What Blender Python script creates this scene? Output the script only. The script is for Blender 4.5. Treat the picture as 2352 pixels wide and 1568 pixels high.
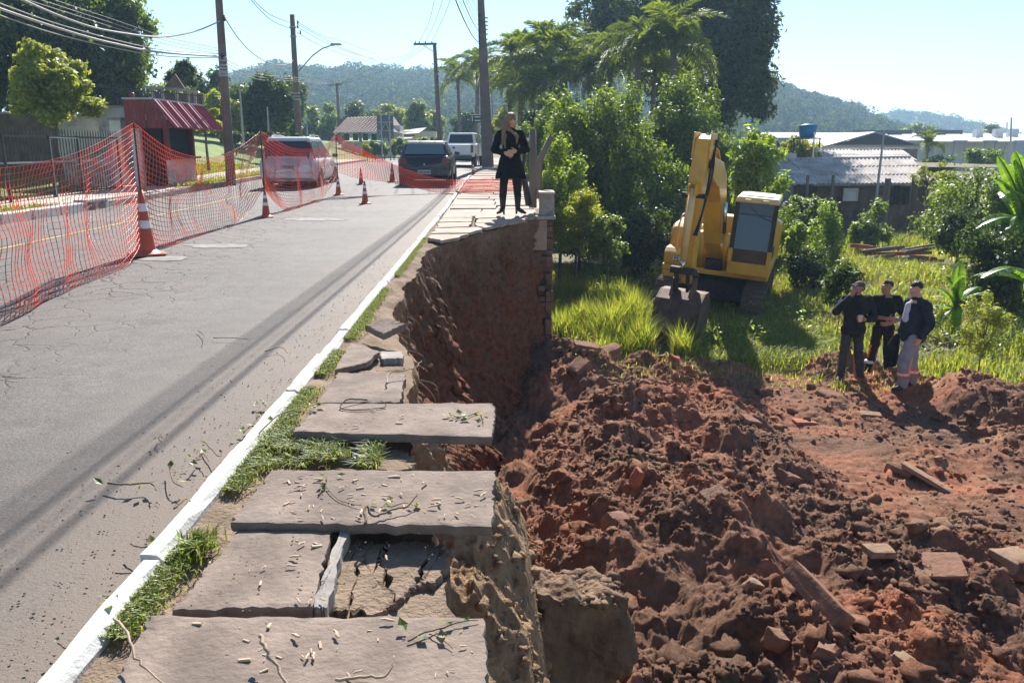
import bpy, math, random
import numpy as np
from mathutils import Vector, Matrix
for o in list(bpy.data.objects): bpy.data.objects.remove(o)
SC = bpy.context.scene
COL = SC.collection
R = math.radians
# ------------------------------------------------------------------ camera
PITCH, CAMH, FPX = R(13.2), 1.28, 1900.0
cam = bpy.data.cameras.new('camera'); camo = bpy.data.objects.new('camera', cam); COL.objects.link(camo)
cam.sensor_width = 36; cam.lens = 36*FPX/2352; cam.clip_end = 4000; cam.clip_start = .05
camo.location = (0, 0, CAMH); camo.rotation_euler = (R(90)-PITCH, 0, 0)
SC.camera = camo
# ------------------------------------------------------------------ light
SUN_EL, SUN_AZ = R(38), R(3)
wd = bpy.data.worlds.new('World'); SC.world = wd; wd.use_nodes = True
nt = wd.node_tree; nt.nodes.clear()
sky = nt.nodes.new('ShaderNodeTexSky'); sky.sky_type = 'NISHITA'; sky.sun_disc = False
sky.sun_elevation = SUN_EL; sky.sun_rotation = SUN_AZ; sky.air_density = 1.0; sky.dust_density = .05; sky.ozone_density = 3.0; sky.altitude = 100
bg = nt.nodes.new('ShaderNodeBackground'); bg.inputs[1].default_value = .066
wo = nt.nodes.new('ShaderNodeOutputWorld')
nt.links.new(sky.outputs[0], bg.inputs[0]); nt.links.new(bg.outputs[0], wo.inputs[0])
sl = bpy.data.lights.new('sun', 'SUN'); sl.energy = 5.0; sl.angle = R(.5); sl.color = (1, .955, .88)
so = bpy.data.objects.new('sun', sl); COL.objects.link(so)
sdir = Vector((math.sin(SUN_AZ)*math.cos(SUN_EL), math.cos(SUN_AZ)*math.cos(SUN_EL), math.sin(SUN_EL)))
so.rotation_euler = (-sdir).to_track_quat('-Z', 'Y').to_euler(); so.location = (0, 0, 60)
SC.view_settings.view_transform = 'Standard'; SC.view_settings.look = 'None'; SC.view_settings.gamma = 1
SC.view_settings.exposure = 1.22
SC.view_settings.use_curve_mapping = False

# ------------------------------------------------------------------ helpers
_c, _s = math.cos(PITCH), math.sin(PITCH)
def ray(u, v):
    a = (784-v)/FPX
    return Vector(((u-1176)/FPX, _c+a*_s, -_s+a*_c))
def G(u, v, z=0.0):
    d = ray(u, v); t = (z-CAMH)/d.z
    return Vector((d.x*t, d.y*t, z))
def W(u, v, Y):
    d = ray(u, v); t = Y/d.y
    return Vector((d.x*t, Y, CAMH+d.z*t))
def sm(a, b, x):
    t = np.clip((np.asarray(x, float)-a)/(b-a), 0, 1); return t*t*(3-2*t)
def road_z(y): return .32*sm(14, 46, y)
def kerb_x(y):
    y = np.asarray(y, float); return -1.10-.0185*y+np.where(y > 26, .0016*(y-26)**2, 0)

def _h(i, j, k, s):
    n = (i*374761393+j*668265263+k*2147483647*3+s*974711) & 0xffffffff
    n = ((n ^ (n >> 13))*1274126177) & 0xffffffff
    n = ((n ^ (n >> 15))*2246822519) & 0xffffffff
    return ((n ^ (n >> 16)) & 0xffff)/32767.5-1
def noise3(p, seed=0):
    p = np.asarray(p, float); f = np.floor(p).astype(np.int64); t = p-f; t = t*t*t*(t*(t*6-15)+10)
    r = 0
    for a in (0, 1):
        wa = t[:, 0] if a else 1-t[:, 0]
        for b in (0, 1):
            wb = t[:, 1] if b else 1-t[:, 1]
            for c in (0, 1):
                wc = t[:, 2] if c else 1-t[:, 2]
                r = r+wa*wb*wc*_h(f[:, 0]+a, f[:, 1]+b, f[:, 2]+c, seed)
    return r
def fbm(p, oct=4, seed=0, gain=.5):
    p = np.asarray(p, float); r = 0; a = 1.0
    for o in range(oct):
        r = r+a*noise3(p*2**o+o*17.3, seed+o); a *= gain
    return r

def link(name, me, mat=None, parent=None, smooth=False):
    if mat is not None: me.materials.append(M[mat] if isinstance(mat, str) else mat)
    if smooth: me.polygons.foreach_set('use_smooth', np.ones(len(me.polygons), bool))
    o = bpy.data.objects.new(name, me); COL.objects.link(o)
    if parent is not None: o.parent = parent
    return o
def npmesh(name, V, Fc):
    """V (N,3), Fc (M,k) all the same size"""
    V = np.asarray(V, np.float32); Fc = np.asarray(Fc, np.int32)
    me = bpy.data.meshes.new(name); k = Fc.shape[1]
    me.vertices.add(len(V)); me.vertices.foreach_set('co', V.ravel())
    me.loops.add(Fc.size); me.loops.foreach_set('vertex_index', Fc.ravel())
    me.polygons.add(len(Fc)); me.polygons.foreach_set('loop_start', np.arange(0, Fc.size, k, dtype=np.int32))
    me.update(calc_edges=True); return me
def gridfaces(nu, nv, closed_u=False):
    i = np.arange(nu if closed_u else nu-1)[:, None]; j = np.arange(nv-1)[None, :]
    i2 = (i+1) % nu
    return np.stack([i*nv+j, i2*nv+j, i2*nv+j+1, i*nv+j+1], -1).reshape(-1, 4)
def tag(o, label=None, cat=None, group=None, kind=None):
    if label: o['label'] = label
    if cat: o['category'] = cat
    if group: o['group'] = group
    if kind: o['kind'] = kind
    return o
def thing(name, label, cat, loc=(0, 0, 0), rz=0, group=None):
    o = bpy.data.objects.new(name, None); COL.objects.link(o); o.empty_display_size = .1
    o.location = loc; o.rotation_euler = (0, 0, rz)
    return tag(o, label, cat, group)
def copy_tree(o, parent=None, loc=None, rz=None, label=None):
    c = o.copy(); COL.objects.link(c); c.parent = parent
    if loc is not None: c.location = loc
    if rz is not None: c.rotation_euler = (c.rotation_euler[0], c.rotation_euler[1], rz)
    if label: c['label'] = label
    for ch in [k for k in o.children]: copy_tree(ch, c)
    return c

class MB:
    def __init__(s): s.v = []; s.f = []
    def add(s, V, Fc):
        b = len(s.v); s.v += [tuple(x) for x in V]; s.f += [tuple(i+b for i in f) for f in Fc]; return s
    def box(s, c, d, rot=None, taper=(1, 1)):
        x, y, z = d[0]/2, d[1]/2, d[2]/2; tx, ty = taper
        V = [Vector(p) for p in ((-x, -y, -z), (x, -y, -z), (x, y, -z), (-x, y, -z), (-x*tx, -y*ty, z), (x*tx, -y*ty, z), (x*tx, y*ty, z), (-x*tx, y*ty, z))]
        if rot is not None:
            m = rot if isinstance(rot, Matrix) else Matrix.Rotation(rot, 3, 'Z')
            V = [m @ p for p in V]
        c = Vector(c); V = [p+c for p in V]
        return s.add(V, [(0, 3, 2, 1), (4, 5, 6, 7), (0, 1, 5, 4), (1, 2, 6, 5), (2, 3, 7, 6), (3, 0, 4, 7)])
    def bar(s, a, b, w, h=None, up=(0, 0, 1)):
        a, b = Vector(a), Vector(b); h = h or w; d = (b-a).normalized(); upv = Vector(up)
        if abs(d.dot(upv)) > .98: upv = Vector((0, 1, 0))
        r = d.cross(upv).normalized(); q = r.cross(d)
        V = []
        for p in (a, b):
            for sx, sy in ((-1, -1), (1, -1), (1, 1), (-1, 1)): V.append(p+r*(sx*w/2)+q*(sy*h/2))
        return s.add(V, [(0, 1, 2, 3), (7, 6, 5, 4), (0, 4, 5, 1), (1, 5, 6, 2), (2, 6, 7, 3), (3, 7, 4, 0)])
    def tube(s, pts, rad, n=8, cap=True):
        pts = [Vector(p) for p in pts]; N = len(pts)
        rad = [rad]*N if isinstance(rad, (int, float)) else list(rad)
        V = []; prev = None
        for i, p in enumerate(pts):
            d = (pts[min(i+1, N-1)]-pts[max(i-1, 0)])
            d = d.normalized() if d.length > 1e-9 else Vector((0, 0, 1))
            if prev is None:
                ref = Vector((0, 0, 1)) if abs(d.z) < .9 else Vector((1, 0, 0)); r = d.cross(ref).normalized()
            else:
                r = prev-d*prev.dot(d); r = r.normalized() if r.length > 1e-6 else d.orthogonal().normalized()
            prev = r; q = d.cross(r)
            for k in range(n):
                a = 2*math.pi*k/n; V.append(p+(r*math.cos(a)+q*math.sin(a))*rad[i])
        Fc = [(i*n+k, i*n+(k+1) % n, (i+1)*n+(k+1) % n, (i+1)*n+k) for i in range(N-1) for k in range(n)]
        if cap: Fc += [tuple(range(n-1, -1, -1)), tuple((N-1)*n+k for k in range(n))]
        return s.add(V, Fc)
    def lathe(s, prof, n=20, c=(0, 0, 0), axis='Z', cap=True):
        V = []; N = len(prof); c = Vector(c)
        for (r, z) in prof:
            for k in range(n):
                a = 2*math.pi*k/n; p = (r*math.cos(a), r*math.sin(a), z)
                if axis == 'X': p = (p[2], p[0], p[1])
                elif axis == 'Y': p = (p[1], p[2], p[0])
                V.append(c+Vector(p))
        Fc = [(i*n+k, i*n+(k+1) % n, (i+1)*n+(k+1) % n, (i+1)*n+k) for i in range(N-1) for k in range(n)]
        if cap: Fc += [tuple(range(n-1, -1, -1)), tuple((N-1)*n+k for k in range(n))]
        return s.add(V, Fc)
    def prism(s, poly, z0, z1, frame=None):
        """poly of 2D points extruded from z0 to z1; frame maps (x,y,z)->3D"""
        n = len(poly); fr = frame or (lambda x, y, z: (x, y, z))
        V = [fr(x, y, z0) for x, y in poly]+[fr(x, y, z1) for x, y in poly]
        return s.add(V, [tuple(range(n-1, -1, -1)), tuple(range(n, 2*n))]+[(i, (i+1) % n, n+(i+1) % n, n+i) for i in range(n)])
    def quad(s, a, b, c, d): return s.add([a, b, c, d], [(0, 1, 2, 3)])
    def ball(s, c, r, n=10, m=7):
        r = (r, r, r) if isinstance(r, (int, float)) else r; c = Vector(c); V = []; Fc = []
        for i in range(m+1):
            t = math.pi*i/m
            for k in range(n):
                a = 2*math.pi*k/n
                V.append(c+Vector((r[0]*math.sin(t)*math.cos(a), r[1]*math.sin(t)*math.sin(a), r[2]*math.cos(t))))
        Fc = [(i*n+k, (i+1)*n+k, (i+1)*n+(k+1) % n, i*n+(k+1) % n) for i in range(m) for k in range(n)]
        return s.add(V, Fc)
    def build(s, name, mat, parent=None, bevel=0, smooth=False, seg=2, sub=0):
        me = bpy.data.meshes.new(name); me.from_pydata([tuple(v) for v in s.v], [], s.f); me.update()
        import bmesh
        bm = bmesh.new(); bm.from_mesh(me); bmesh.ops.recalc_face_normals(bm, faces=bm.faces); bm.to_mesh(me); bm.free()
        o = link(name, me, mat, parent, smooth)
        if bevel:
            b = o.modifiers.new('bevel', 'BEVEL'); b.width = bevel; b.segments = seg; b.limit_method = 'ANGLE'; b.angle_limit = R(35)
        if sub:
            m = o.modifiers.new('sub', 'SUBSURF'); m.levels = sub; m.render_levels = sub
        return o
def part(name, mat, parent, fn, **k):
    m = MB(); fn(m); return m.build(name, mat, parent, **k)

def spl(P, n=8):
    P = [Vector(p) for p in P]; P = [P[0]]+P+[P[-1]]; out = []
    for i in range(1, len(P)-2):
        for k in range(n):
            t = k/n; a, b, c, d = P[i-1:i+3]; out.append(.5*((2*b)+(c-a)*t+(2*a-5*b+4*c-d)*t*t+(3*b-a-3*c+d)*t**3))
    return out+[P[-2]]
# ------------------------------------------------------------------ materials
M = {}
def nodes(name):
    m = bpy.data.materials.new(name); m.use_nodes = True; t = m.node_tree; t.nodes.clear(); M[name] = m
    return m, t, t.nodes.new, t.links.new
def ramp(N, stops):
    r = N('ShaderNodeValToRGB'); e = r.color_ramp.elements
    while len(e) < len(stops): e.new(.5)
    for i, (p, c) in enumerate(stops):
        e[i].position = p; e[i].color = (*c, 1) if len(c) == 3 else c
    return r
def texn(N, L, co, scale, detail=5, rough=.6, dist=0):
    n = N('ShaderNodeTexNoise'); n.inputs['Scale'].default_value = scale; n.inputs['Detail'].default_value = detail
    n.inputs['Roughness'].default_value = rough; n.inputs['Distortion'].default_value = dist
    L(co, n.inputs['Vector']); return n
def mixc(N, L, fac, a, b, mode='MIX'):
    m = N('ShaderNodeMix'); m.data_type = 'RGBA'; m.blend_type = mode
    for s, x in ((0, fac), (6, a), (7, b)):
        if hasattr(x, 'links') or isinstance(x, bpy.types.NodeSocket): L(x, m.inputs[s])
        elif isinstance(x, (int, float)): m.inputs[s].default_value = x
        else: m.inputs[s].default_value = (*x, 1)
    return m.outputs[2]
def mat(name, col, rough=.75, var=.25, scale=6., bump=.15, bscale=40., col2=None, metal=0, spec=.3, world=False, patch=None, patchcol=None, stretch=None, bdist=.01):
    m, t, N, L = nodes(name)
    tc = N('ShaderNodeTexCoord'); co = tc.outputs['Object']
    if world: co = N('ShaderNodeNewGeometry').outputs['Position']
    if stretch:
        mp = N('ShaderNodeMapping'); mp.inputs['Scale'].default_value = stretch; L(co, mp.inputs['Vector']); co = mp.outputs[0]
    n = texn(N, L, co, scale)
    c2 = col2 or tuple(min(1, x*(1+var)) for x in col); c1 = tuple(x*(1-var) for x in col) if not col2 else col
    rp = ramp(N, [(.32, c1), (.68, c2)]); L(n.outputs[0], rp.inputs[0]); out = rp.outputs[0]
    if patch:
        n3 = texn(N, L, co, patch, 6, .65); r3 = ramp(N, [(.52, (0, 0, 0)), (.66, (1, 1, 1))]); L(n3.outputs[0], r3.inputs[0])
        out = mixc(N, L, r3.outputs[0], out, patchcol)
    p = N('ShaderNodeBsdfPrincipled'); L(out, p.inputs['Base Color'])
    p.inputs['Roughness'].default_value = rough; p.inputs['Metallic'].default_value = metal; p.inputs['Specular IOR Level'].default_value = spec
    if bump:
        n2 = texn(N, L, co, bscale, 4); b = N('ShaderNodeBump'); b.inputs['Strength'].default_value = bump; b.inputs['Distance'].default_value = bdist
        L(n2.outputs[0], b.inputs['Height']); L(b.outputs[0], p.inputs['Normal'])
    o = N('ShaderNodeOutputMaterial'); L(p.outputs[0], o.inputs[0]); return m
def leafmat(name, c1, c2, trans=.45, gloss=.12, rough=.35, tcol=None, dead=None):
    m, t, N, L = nodes(name)
    g = N('ShaderNodeNewGeometry'); stops = [(0, c1), (.8 if dead else 1, c2)]
    if dead: stops += [(.93, dead)]
    rp = ramp(N, stops); L(g.outputs['Random Per Island'], rp.inputs[0])
    d = N('ShaderNodeBsdfDiffuse'); L(rp.outputs[0], d.inputs[0])
    tr = N('ShaderNodeBsdfTranslucent')
    tm = mixc(N, L, 1.0, rp.outputs[0], tcol or (1.6, 1.55, .45), 'MULTIPLY'); L(tm, tr.inputs[0])
    m1 = N('ShaderNodeMixShader'); m1.inputs[0].default_value = trans; L(d.outputs[0], m1.inputs[1]); L(tr.outputs[0], m1.inputs[2])
    gl = N('ShaderNodeBsdfGlossy'); gl.inputs['Roughness'].default_value = rough; gl.inputs[0].default_value = (.8, .85, .8, 1)
    fr = N('ShaderNodeFresnel'); fr.inputs[0].default_value = 1.35
    mt = N('ShaderNodeMath'); mt.operation = 'MULTIPLY_ADD'; L(fr.outputs[0], mt.inputs[0]); mt.inputs[1].default_value = gloss*.9; mt.inputs[2].default_value = gloss*.15
    m2 = N('ShaderNodeMixShader'); L(mt.outputs[0], m2.inputs[0]); L(m1.outputs[0], m2.inputs[1]); L(gl.outputs[0], m2.inputs[2])
    o = N('ShaderNodeOutputMaterial'); L(m2.outputs[0], o.inputs[0]); return m
def glassmat(name, col, rough=.06, spec=.7, alpha=1):
    m, t, N, L = nodes(name); p = N('ShaderNodeBsdfPrincipled'); p.inputs['Base Color'].default_value = (*col, 1)
    p.inputs['Roughness'].default_value = rough; p.inputs['Specular IOR Level'].default_value = spec; p.inputs['Alpha'].default_value = alpha
    o = N('ShaderNodeOutputMaterial'); L(p.outputs[0], o.inputs[0])
def paintmat(name, col, rough=.3, coat=.5, metal=0, dirt=.3, dcol=(.16, .11, .07)):
    m, t, N, L = nodes(name); tc = N('ShaderNodeTexCoord')
    n = texn(N, L, tc.outputs['Object'], 2.5, 8, .7); r = ramp(N, [(.45, (0, 0, 0)), (.8, (dirt,)*3)]); L(n.outputs[0], r.inputs[0])
    p = N('ShaderNodeBsdfPrincipled'); L(mixc(N, L, r.outputs[0], col, dcol), p.inputs['Base Color'])
    p.inputs['Roughness'].default_value = rough; p.inputs['Coat Weight'].default_value = coat; p.inputs['Coat Roughness'].default_value = .12; p.inputs['Metallic'].default_value = metal
    o = N('ShaderNodeOutputMaterial'); L(p.outputs[0], o.inputs[0])

mat('kerb_paint', (.50, .50, .48), .75, .08, 7, .5, 60, patch=9, patchcol=(.42, .39, .35), world=True)
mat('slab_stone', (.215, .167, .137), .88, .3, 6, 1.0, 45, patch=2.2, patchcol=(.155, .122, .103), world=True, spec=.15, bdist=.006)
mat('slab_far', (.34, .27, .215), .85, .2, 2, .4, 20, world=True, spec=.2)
mat('crust_soil', (.235, .175, .128), .95, .25, 4, .8, 45, world=True, spec=.05, bdist=.02)
mat('rubble_stone', (.23, .13, .092), .93, .3, 5, .8, 22, spec=.05, patch=5, patchcol=(.20, .105, .068), bdist=.02)
mat('rubble_pale', (.28, .185, .125), .93, .25, 5, .7, 22, spec=.05, patch=5, patchcol=(.17, .09, .055), bdist=.02)
mat('brick', (.36, .14, .085), .9, .25, 12, .5, 50, spec=.1)
mat('old_brick', (.17, .105, .085), .92, .35, 5, .6, 30, spec=.1, patch=4, patchcol=(.22, .18, .155))
mat('concrete', (.33, .30, .27), .9, .25, 4, .4, 30, spec=.1, patch=3, patchcol=(.2, .18, .165))
mat('concrete_pole', (.17, .135, .12), .9, .2, 3, .4, 30, spec=.15)
mat('dark_plaster', (.15, .105, .08), .93, .35, 3, .8, 22, spec=.05, patch=2.5, patchcol=(.09, .068, .055), world=True, bdist=.02)
mat('stub_earth', (.17, .112, .078), .95, .35, 3, .9, 26, spec=.05, patch=2.2, patchcol=(.25, .175, .115), world=True, bdist=.03)
mat('wood', (.24, .16, .10), .85, .3, 5, .4, 40, stretch=(1, 1, .15))
mat('patch_grey', (.24, .235, .225), .9, .3, 5, .6, 40, world=True, patch=4, patchcol=(.16, .15, .14))
mat('grey_wood', (.17, .145, .125), .9, .3, 4, .4, 40, stretch=(1, 1, .12))
mat('root', (.20, .13, .08), .9, .3, 10, .3, 40)
mat('bark', (.13, .10, .075), .95, .35, 5, .8, 18, stretch=(1, 1, .3), bdist=.03)
mat('palm_trunk', (.22, .185, .15), .95, .3, 4, .6, 18, stretch=(1, 1, 3))
mat('twig', (.15, .10, .065), .85, .35, 30, .2, 80)
mat('twig_pale', (.36, .27, .19), .8, .2, 30, .2, 80)
mat('chip', (.52, .39, .27), .75, .15, 30, .2, 90)
mat('vine', (.06, .045, .03), .7, .3, 20, .2, 60)
mat('wire', (.05, .05, .05), .6, .2, 2, 0)
mat('wire_pale', (.45, .44, .42), .6, .1, 2, 0)
mat('galv', (.36, .37, .38), .5, .15, 6, .1, 40, metal=.4)
mat('steel_dark', (.06, .06, .062), .55, .25, 6, .15, 40, metal=.4)
mat('black_rubber', (.025, .025, .026), .8, .2, 10, .1, 50)
mat('cone_red', (.46, .085, .04), .5, .12, 8, .08, 50, spec=.4)
mat('cone_white', (.74, .74, .74), .4, .06, 10, .05, 50)
mat('red_metal', (.19, .024, .028), .55, .25, 2, .1, 30, spec=.4)
mat('red_awning', (.24, .03, .05), .4, .3, 1.3, .1, 30, spec=.5, col2=(.36, .05, .07))
mat('white_wall', (.62, .60, .59), .9, .12, 2, .2, 20, patch=1.6, patchcol=(.36, .33, .33))
mat('lilac_wall', (.52, .48, .58), .9, .15, 2, .2, 20, patch=1.2, patchcol=(.14, .13, .15))
mat('stained_wall', (.40, .38, .36), .92, .3, 1.4, .3, 18, patch=1.0, patchcol=(.10, .095, .09))
mat('cream_wall', (.62, .56, .44), .9, .1, 1, .1, 15)
mat('dark_interior', (.02, .02, .022), .9, .2, 3, 0)
mat('tile_roof', (.33, .225, .175), .9, .3, 4, .3, 30, patch=2, patchcol=(.22, .17, .15))
mat('dark_tile', (.17, .115, .10), .9, .35, 3, .3, 30)
mat('fibre_roof', (.50, .45, .41), .92, .25, 1.5, .25, 25, patch=.9, patchcol=(.36, .31, .28))
mat('white_roof', (.66, .67, .68), .6, .1, .4, .05, 10)
mat('grey_roof', (.36, .38, .40), .6, .15, .4, .05, 10)
mat('black_cladding', (.035, .03, .03), .8, .3, 1, .1, 10)
mat('tank_blue', (.03, .20, .42), .5, .1, 4, .05, 30)
mat('sign_back', (.13, .16, .18), .6, .15, 3, .1, 20, metal=.3)
mat('sign_green', (.015, .13, .075), .5, .1, 3, 0)
mat('white_paint', (.8, .8, .8), .5, .04, 4, 0)
mat('yellow_line', (.36, .27, .11), .8, .25, 6, .2, 40, world=True, patch=2, patchcol=(.16, .14, .12))
mat('sand_path', (.52, .44, .36), .95, .2, 1.5, .4, 20, world=True, patch=.8, patchcol=(.33, .29, .24))
mat('dirt_ground', (.15, .12, .07), .95, .3, 1, .5, 14, world=True, patch=.35, patchcol=(.13, .16, .05))
mat('lawn_ground', (.14, .20, .05), .95, .3, 1, .5, 25, world=True, patch=.6, patchcol=(.22, .24, .09))
mat('hill_ground', (.04, .055, .02), .95, .3, .05, 0, world=True)
paintmat('exc_yellow', (.66, .36, .03), .42, .15, dirt=.55, dcol=(.22, .13, .06))
paintmat('exc_pale', (.70, .50, .22), .5, .1, dirt=.5, dcol=(.30, .2, .1))
mat('exc_steel', (.115, .075, .055), .75, .4, 4, .4, 25, metal=.25, patch=3, patchcol=(.20, .12, .075))
mat('exc_dark', (.035, .032, .03), .7, .35, 5, .2, 30)
mat('exc_brown', (.10, .055, .035), .6, .4, 4, .2, 30)
mat('track_steel', (.14, .10, .08), .8, .35, 6, .4, 30, metal=.2)
mat('chrome', (.6, .6, .62), .2, .05, 5, 0, metal=1)
glassmat('cab_glass', (.035, .06, .10), .12, .6)
glassmat('car_glass', (.03, .035, .04), .07, .6)
glassmat('rear_glass', (.10, .15, .16), .1, .8)
paintmat('car_silver', (.60, .57, .55), .35, .6, .2, .15)
paintmat('car_black', (.008, .009, .012), .3, .25, 0, .06)
paintmat('car_white', (.78, .79, .80), .35, .5, 0, .1)
mat('bumper_grey', (.08, .08, .085), .6, .15, 5, 0)
mat('tail_red', (.10, .008, .01), .25, .15, 10, 0, spec=.6)
mat('tyre', (.03, .03, .03), .85, .2, 10, .1, 40)
mat('skin', (.52, .30, .215), .55, .08, 12, .05, 80)
mat('skin_tan', (.36, .19, .125), .55, .08, 12, .05, 80)
mat('coat_black', (.009, .009, .011), .95, .3, 14, .3, 60, spec=.1)
mat('leggings', (.018, .016, .016), .9, .3, 14, .3, 60, spec=.15)
mat('boot', (.014, .013, .013), .55, .3, 14, .2, 60)
mat('hair_blond', (.22, .14, .08), .55, .4, 10, .6, 50, stretch=(3, 3, .25))
mat('hair_dark', (.02, .014, .011), .6, .3, 30, .5, 90)
mat('jacket_black', (.022, .021, .023), .9, .3, 9, .3, 50, spec=.15)
mat('trousers_dark', (.055, .055, .065), .9, .25, 9, .3, 50, spec=.1)
mat('shirt_black', (.014, .014, .016), .9, .3, 9, .3, 50, spec=.1)
mat('jacket_navy', (.022, .026, .042), .85, .25, 9, .3, 50, spec=.15)
mat('trousers_grey', (.26, .26, .29), .9, .15, 9, .3, 50, spec=.1)
mat('shirt_pale', (.45, .5, .6), .85, .1, 9, .1, 50)
mat('orange_strip', (.72, .14, .04), .6, .1, 9, 0)
mat('silver_strip', (.6, .6, .62), .35, .1, 9, 0)
mat('cap_grey', (.07, .065, .065), .85, .2, 9, .1, 50)
mat('shoe', (.035, .03, .03), .7, .3, 9, .1, 50)
mat('straw', (.48, .36, .2), .9, .2, 20, 0)
mat('moss', (.14, .19, .05), .95, .3, 20, .5, 60, world=True)
def netmat():
    m, t, N, L = nodes('net_orange')
    p = N('ShaderNodeBsdfPrincipled'); p.inputs['Base Color'].default_value = (.80, .115, .045, 1); p.inputs['Roughness'].default_value = .28
    p.inputs['Specular IOR Level'].default_value = 1.0
    tr = N('ShaderNodeBsdfTranslucent'); tr.inputs[0].default_value = (1, .22, .08, 1)
    mx = N('ShaderNodeMixShader'); mx.inputs[0].default_value = .42; L(p.outputs[0], mx.inputs[1]); L(tr.outputs[0], mx.inputs[2])
    o = N('ShaderNodeOutputMaterial'); L(mx.outputs[0], o.inputs[0])
netmat()
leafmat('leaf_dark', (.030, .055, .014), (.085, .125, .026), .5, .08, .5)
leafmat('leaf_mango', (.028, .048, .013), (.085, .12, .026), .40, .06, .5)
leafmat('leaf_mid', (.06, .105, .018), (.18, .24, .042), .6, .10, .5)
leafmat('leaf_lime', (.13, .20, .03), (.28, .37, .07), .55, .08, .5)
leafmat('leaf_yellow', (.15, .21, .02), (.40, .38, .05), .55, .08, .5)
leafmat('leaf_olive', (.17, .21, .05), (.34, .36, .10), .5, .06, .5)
leafmat('leaf_palm', (.07, .11, .02), (.23, .28, .055), .55, .14, .42)
leafmat('leaf_banana', (.08, .16, .02), (.15, .26, .035), .6, .15, .4)
leafmat('leaf_hill', (.016, .034, .012), (.10, .13, .035), .3, .0, .6)
leafmat('grass_tall', (.12, .17, .035), (.29, .33, .085), .55, .05, .5, dead=(.42, .36, .18))
leafmat('grass_verge', (.10, .15, .025), (.22, .26, .055), .45, .06, .5, dead=(.34, .28, .14))
leafmat('grass_dry', (.22, .20, .09), (.36, .31, .16), .4, .05, .5)

def road_material():
    m, t, N, L = nodes('asphalt'); g = N('ShaderNodeNewGeometry'); co = g.outputs['Position']
    sep = N('ShaderNodeSeparateXYZ'); L(co, sep.inputs[0])
    n1 = texn(N, L, co, .55, 6, .6); r1 = ramp(N, [(.3, (.105, .094, .087)), (.7, (.155, .139, .128))]); L(n1.outputs[0], r1.inputs[0])
    n2 = texn(N, L, co, 95, 4, .75); r2 = ramp(N, [(.36, (.5,)*3), (.64, (1.35,)*3)]); L(n2.outputs[0], r2.inputs[0])
    c = mixc(N, L, 1.0, r1.outputs[0], r2.outputs[0], 'MULTIPLY')
    n5 = texn(N, L, co, 5.5, 6, .7); r5 = ramp(N, [(.3, (.82,)*3), (.7, (1.14,)*3)]); L(n5.outputs[0], r5.inputs[0]); c = mixc(N, L, 1.0, c, r5.outputs[0], 'MULTIPLY')
    # dusty band beside the right-hand kerb
    n3 = texn(N, L, co, 1.3, 6, .65)
    def math_(op, a, b):
        q = N('ShaderNodeMath'); q.operation = op
        for i, x in enumerate((a, b)):
            if isinstance(x, (int, float)): q.inputs[i].default_value = x
            else: L(x, q.inputs[i])
        return q.outputs[0]
    kx = math_('MULTIPLY', sep.outputs[1], .0185); dx = math_('ADD', sep.outputs[0], kx)       # -1.1 at kerb
    dd = math_('ADD', dx, math_('MULTIPLY', math_('SUBTRACT', n3.outputs[0], .5), 1.0))
    rd = ramp(N, [(0, (0, 0, 0)), (1, (.8, .8, .8))]); L(math_('MULTIPLY', math_('ADD', dd, 1.95), 1.2), rd.inputs[0])
    c = mixc(N, L, rd.outputs[0], c, (.19, .147, .115))
    # crocodile cracks between the net and the lane centre
    ds = N('ShaderNodeVectorMath'); ds.operation = 'MULTIPLY_ADD'; nn = texn(N, L, co, 3, 3); L(nn.outputs[1], ds.inputs[0]); ds.inputs[1].default_value = (.35,)*3; L(co, ds.inputs[2])
    mp = N('ShaderNodeMapping'); mp.inputs['Scale'].default_value = (1.0, .75, .02); L(ds.outputs[0], mp.inputs['Vector'])
    vo = N('ShaderNodeTexVoronoi'); vo.feature = 'DISTANCE_TO_EDGE'; vo.inputs['Scale'].default_value = 3.4; L(mp.outputs[0], vo.inputs['Vector'])
    vr = ramp(N, [(0, (1,)*3), (.035, (0,)*3)]); L(vo.outputs[0], vr.inputs[0])
    cx = math_('ABSOLUTE', math_('ADD', math_('ADD', sep.outputs[0], math_('MULTIPLY', sep.outputs[1], .03)), 3.9), 0)
    cm = ramp(N, [(.05, (1,)*3), (.75, (0,)*3)]); L(math_('ADD', math_('MULTIPLY', cx, .45), math_('MULTIPLY', math_('SUBTRACT', n3.outputs[0], .5), 1.3)), cm.inputs[0])
    ck = math_('MULTIPLY', vr.outputs[0], cm.outputs[0])
    c = mixc(N, L, ck, c, (.035, .03, .028))
    p = N('ShaderNodeBsdfPrincipled'); L(c, p.inputs['Base Color']); p.inputs['Roughness'].default_value = .8; p.inputs['Specular IOR Level'].default_value = .3
    hb = math_('SUBTRACT', n2.outputs[0], math_('MULTIPLY', ck, 3.0))
    b = N('ShaderNodeBump'); b.inputs['Strength'].default_value = .55; b.inputs['Distance'].default_value = .008; L(hb, b.inputs['Height']); L(b.outputs[0], p.inputs['Normal'])
    o = N('ShaderNodeOutputMaterial'); L(p.outputs[0], o.inputs[0])
road_material()
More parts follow.
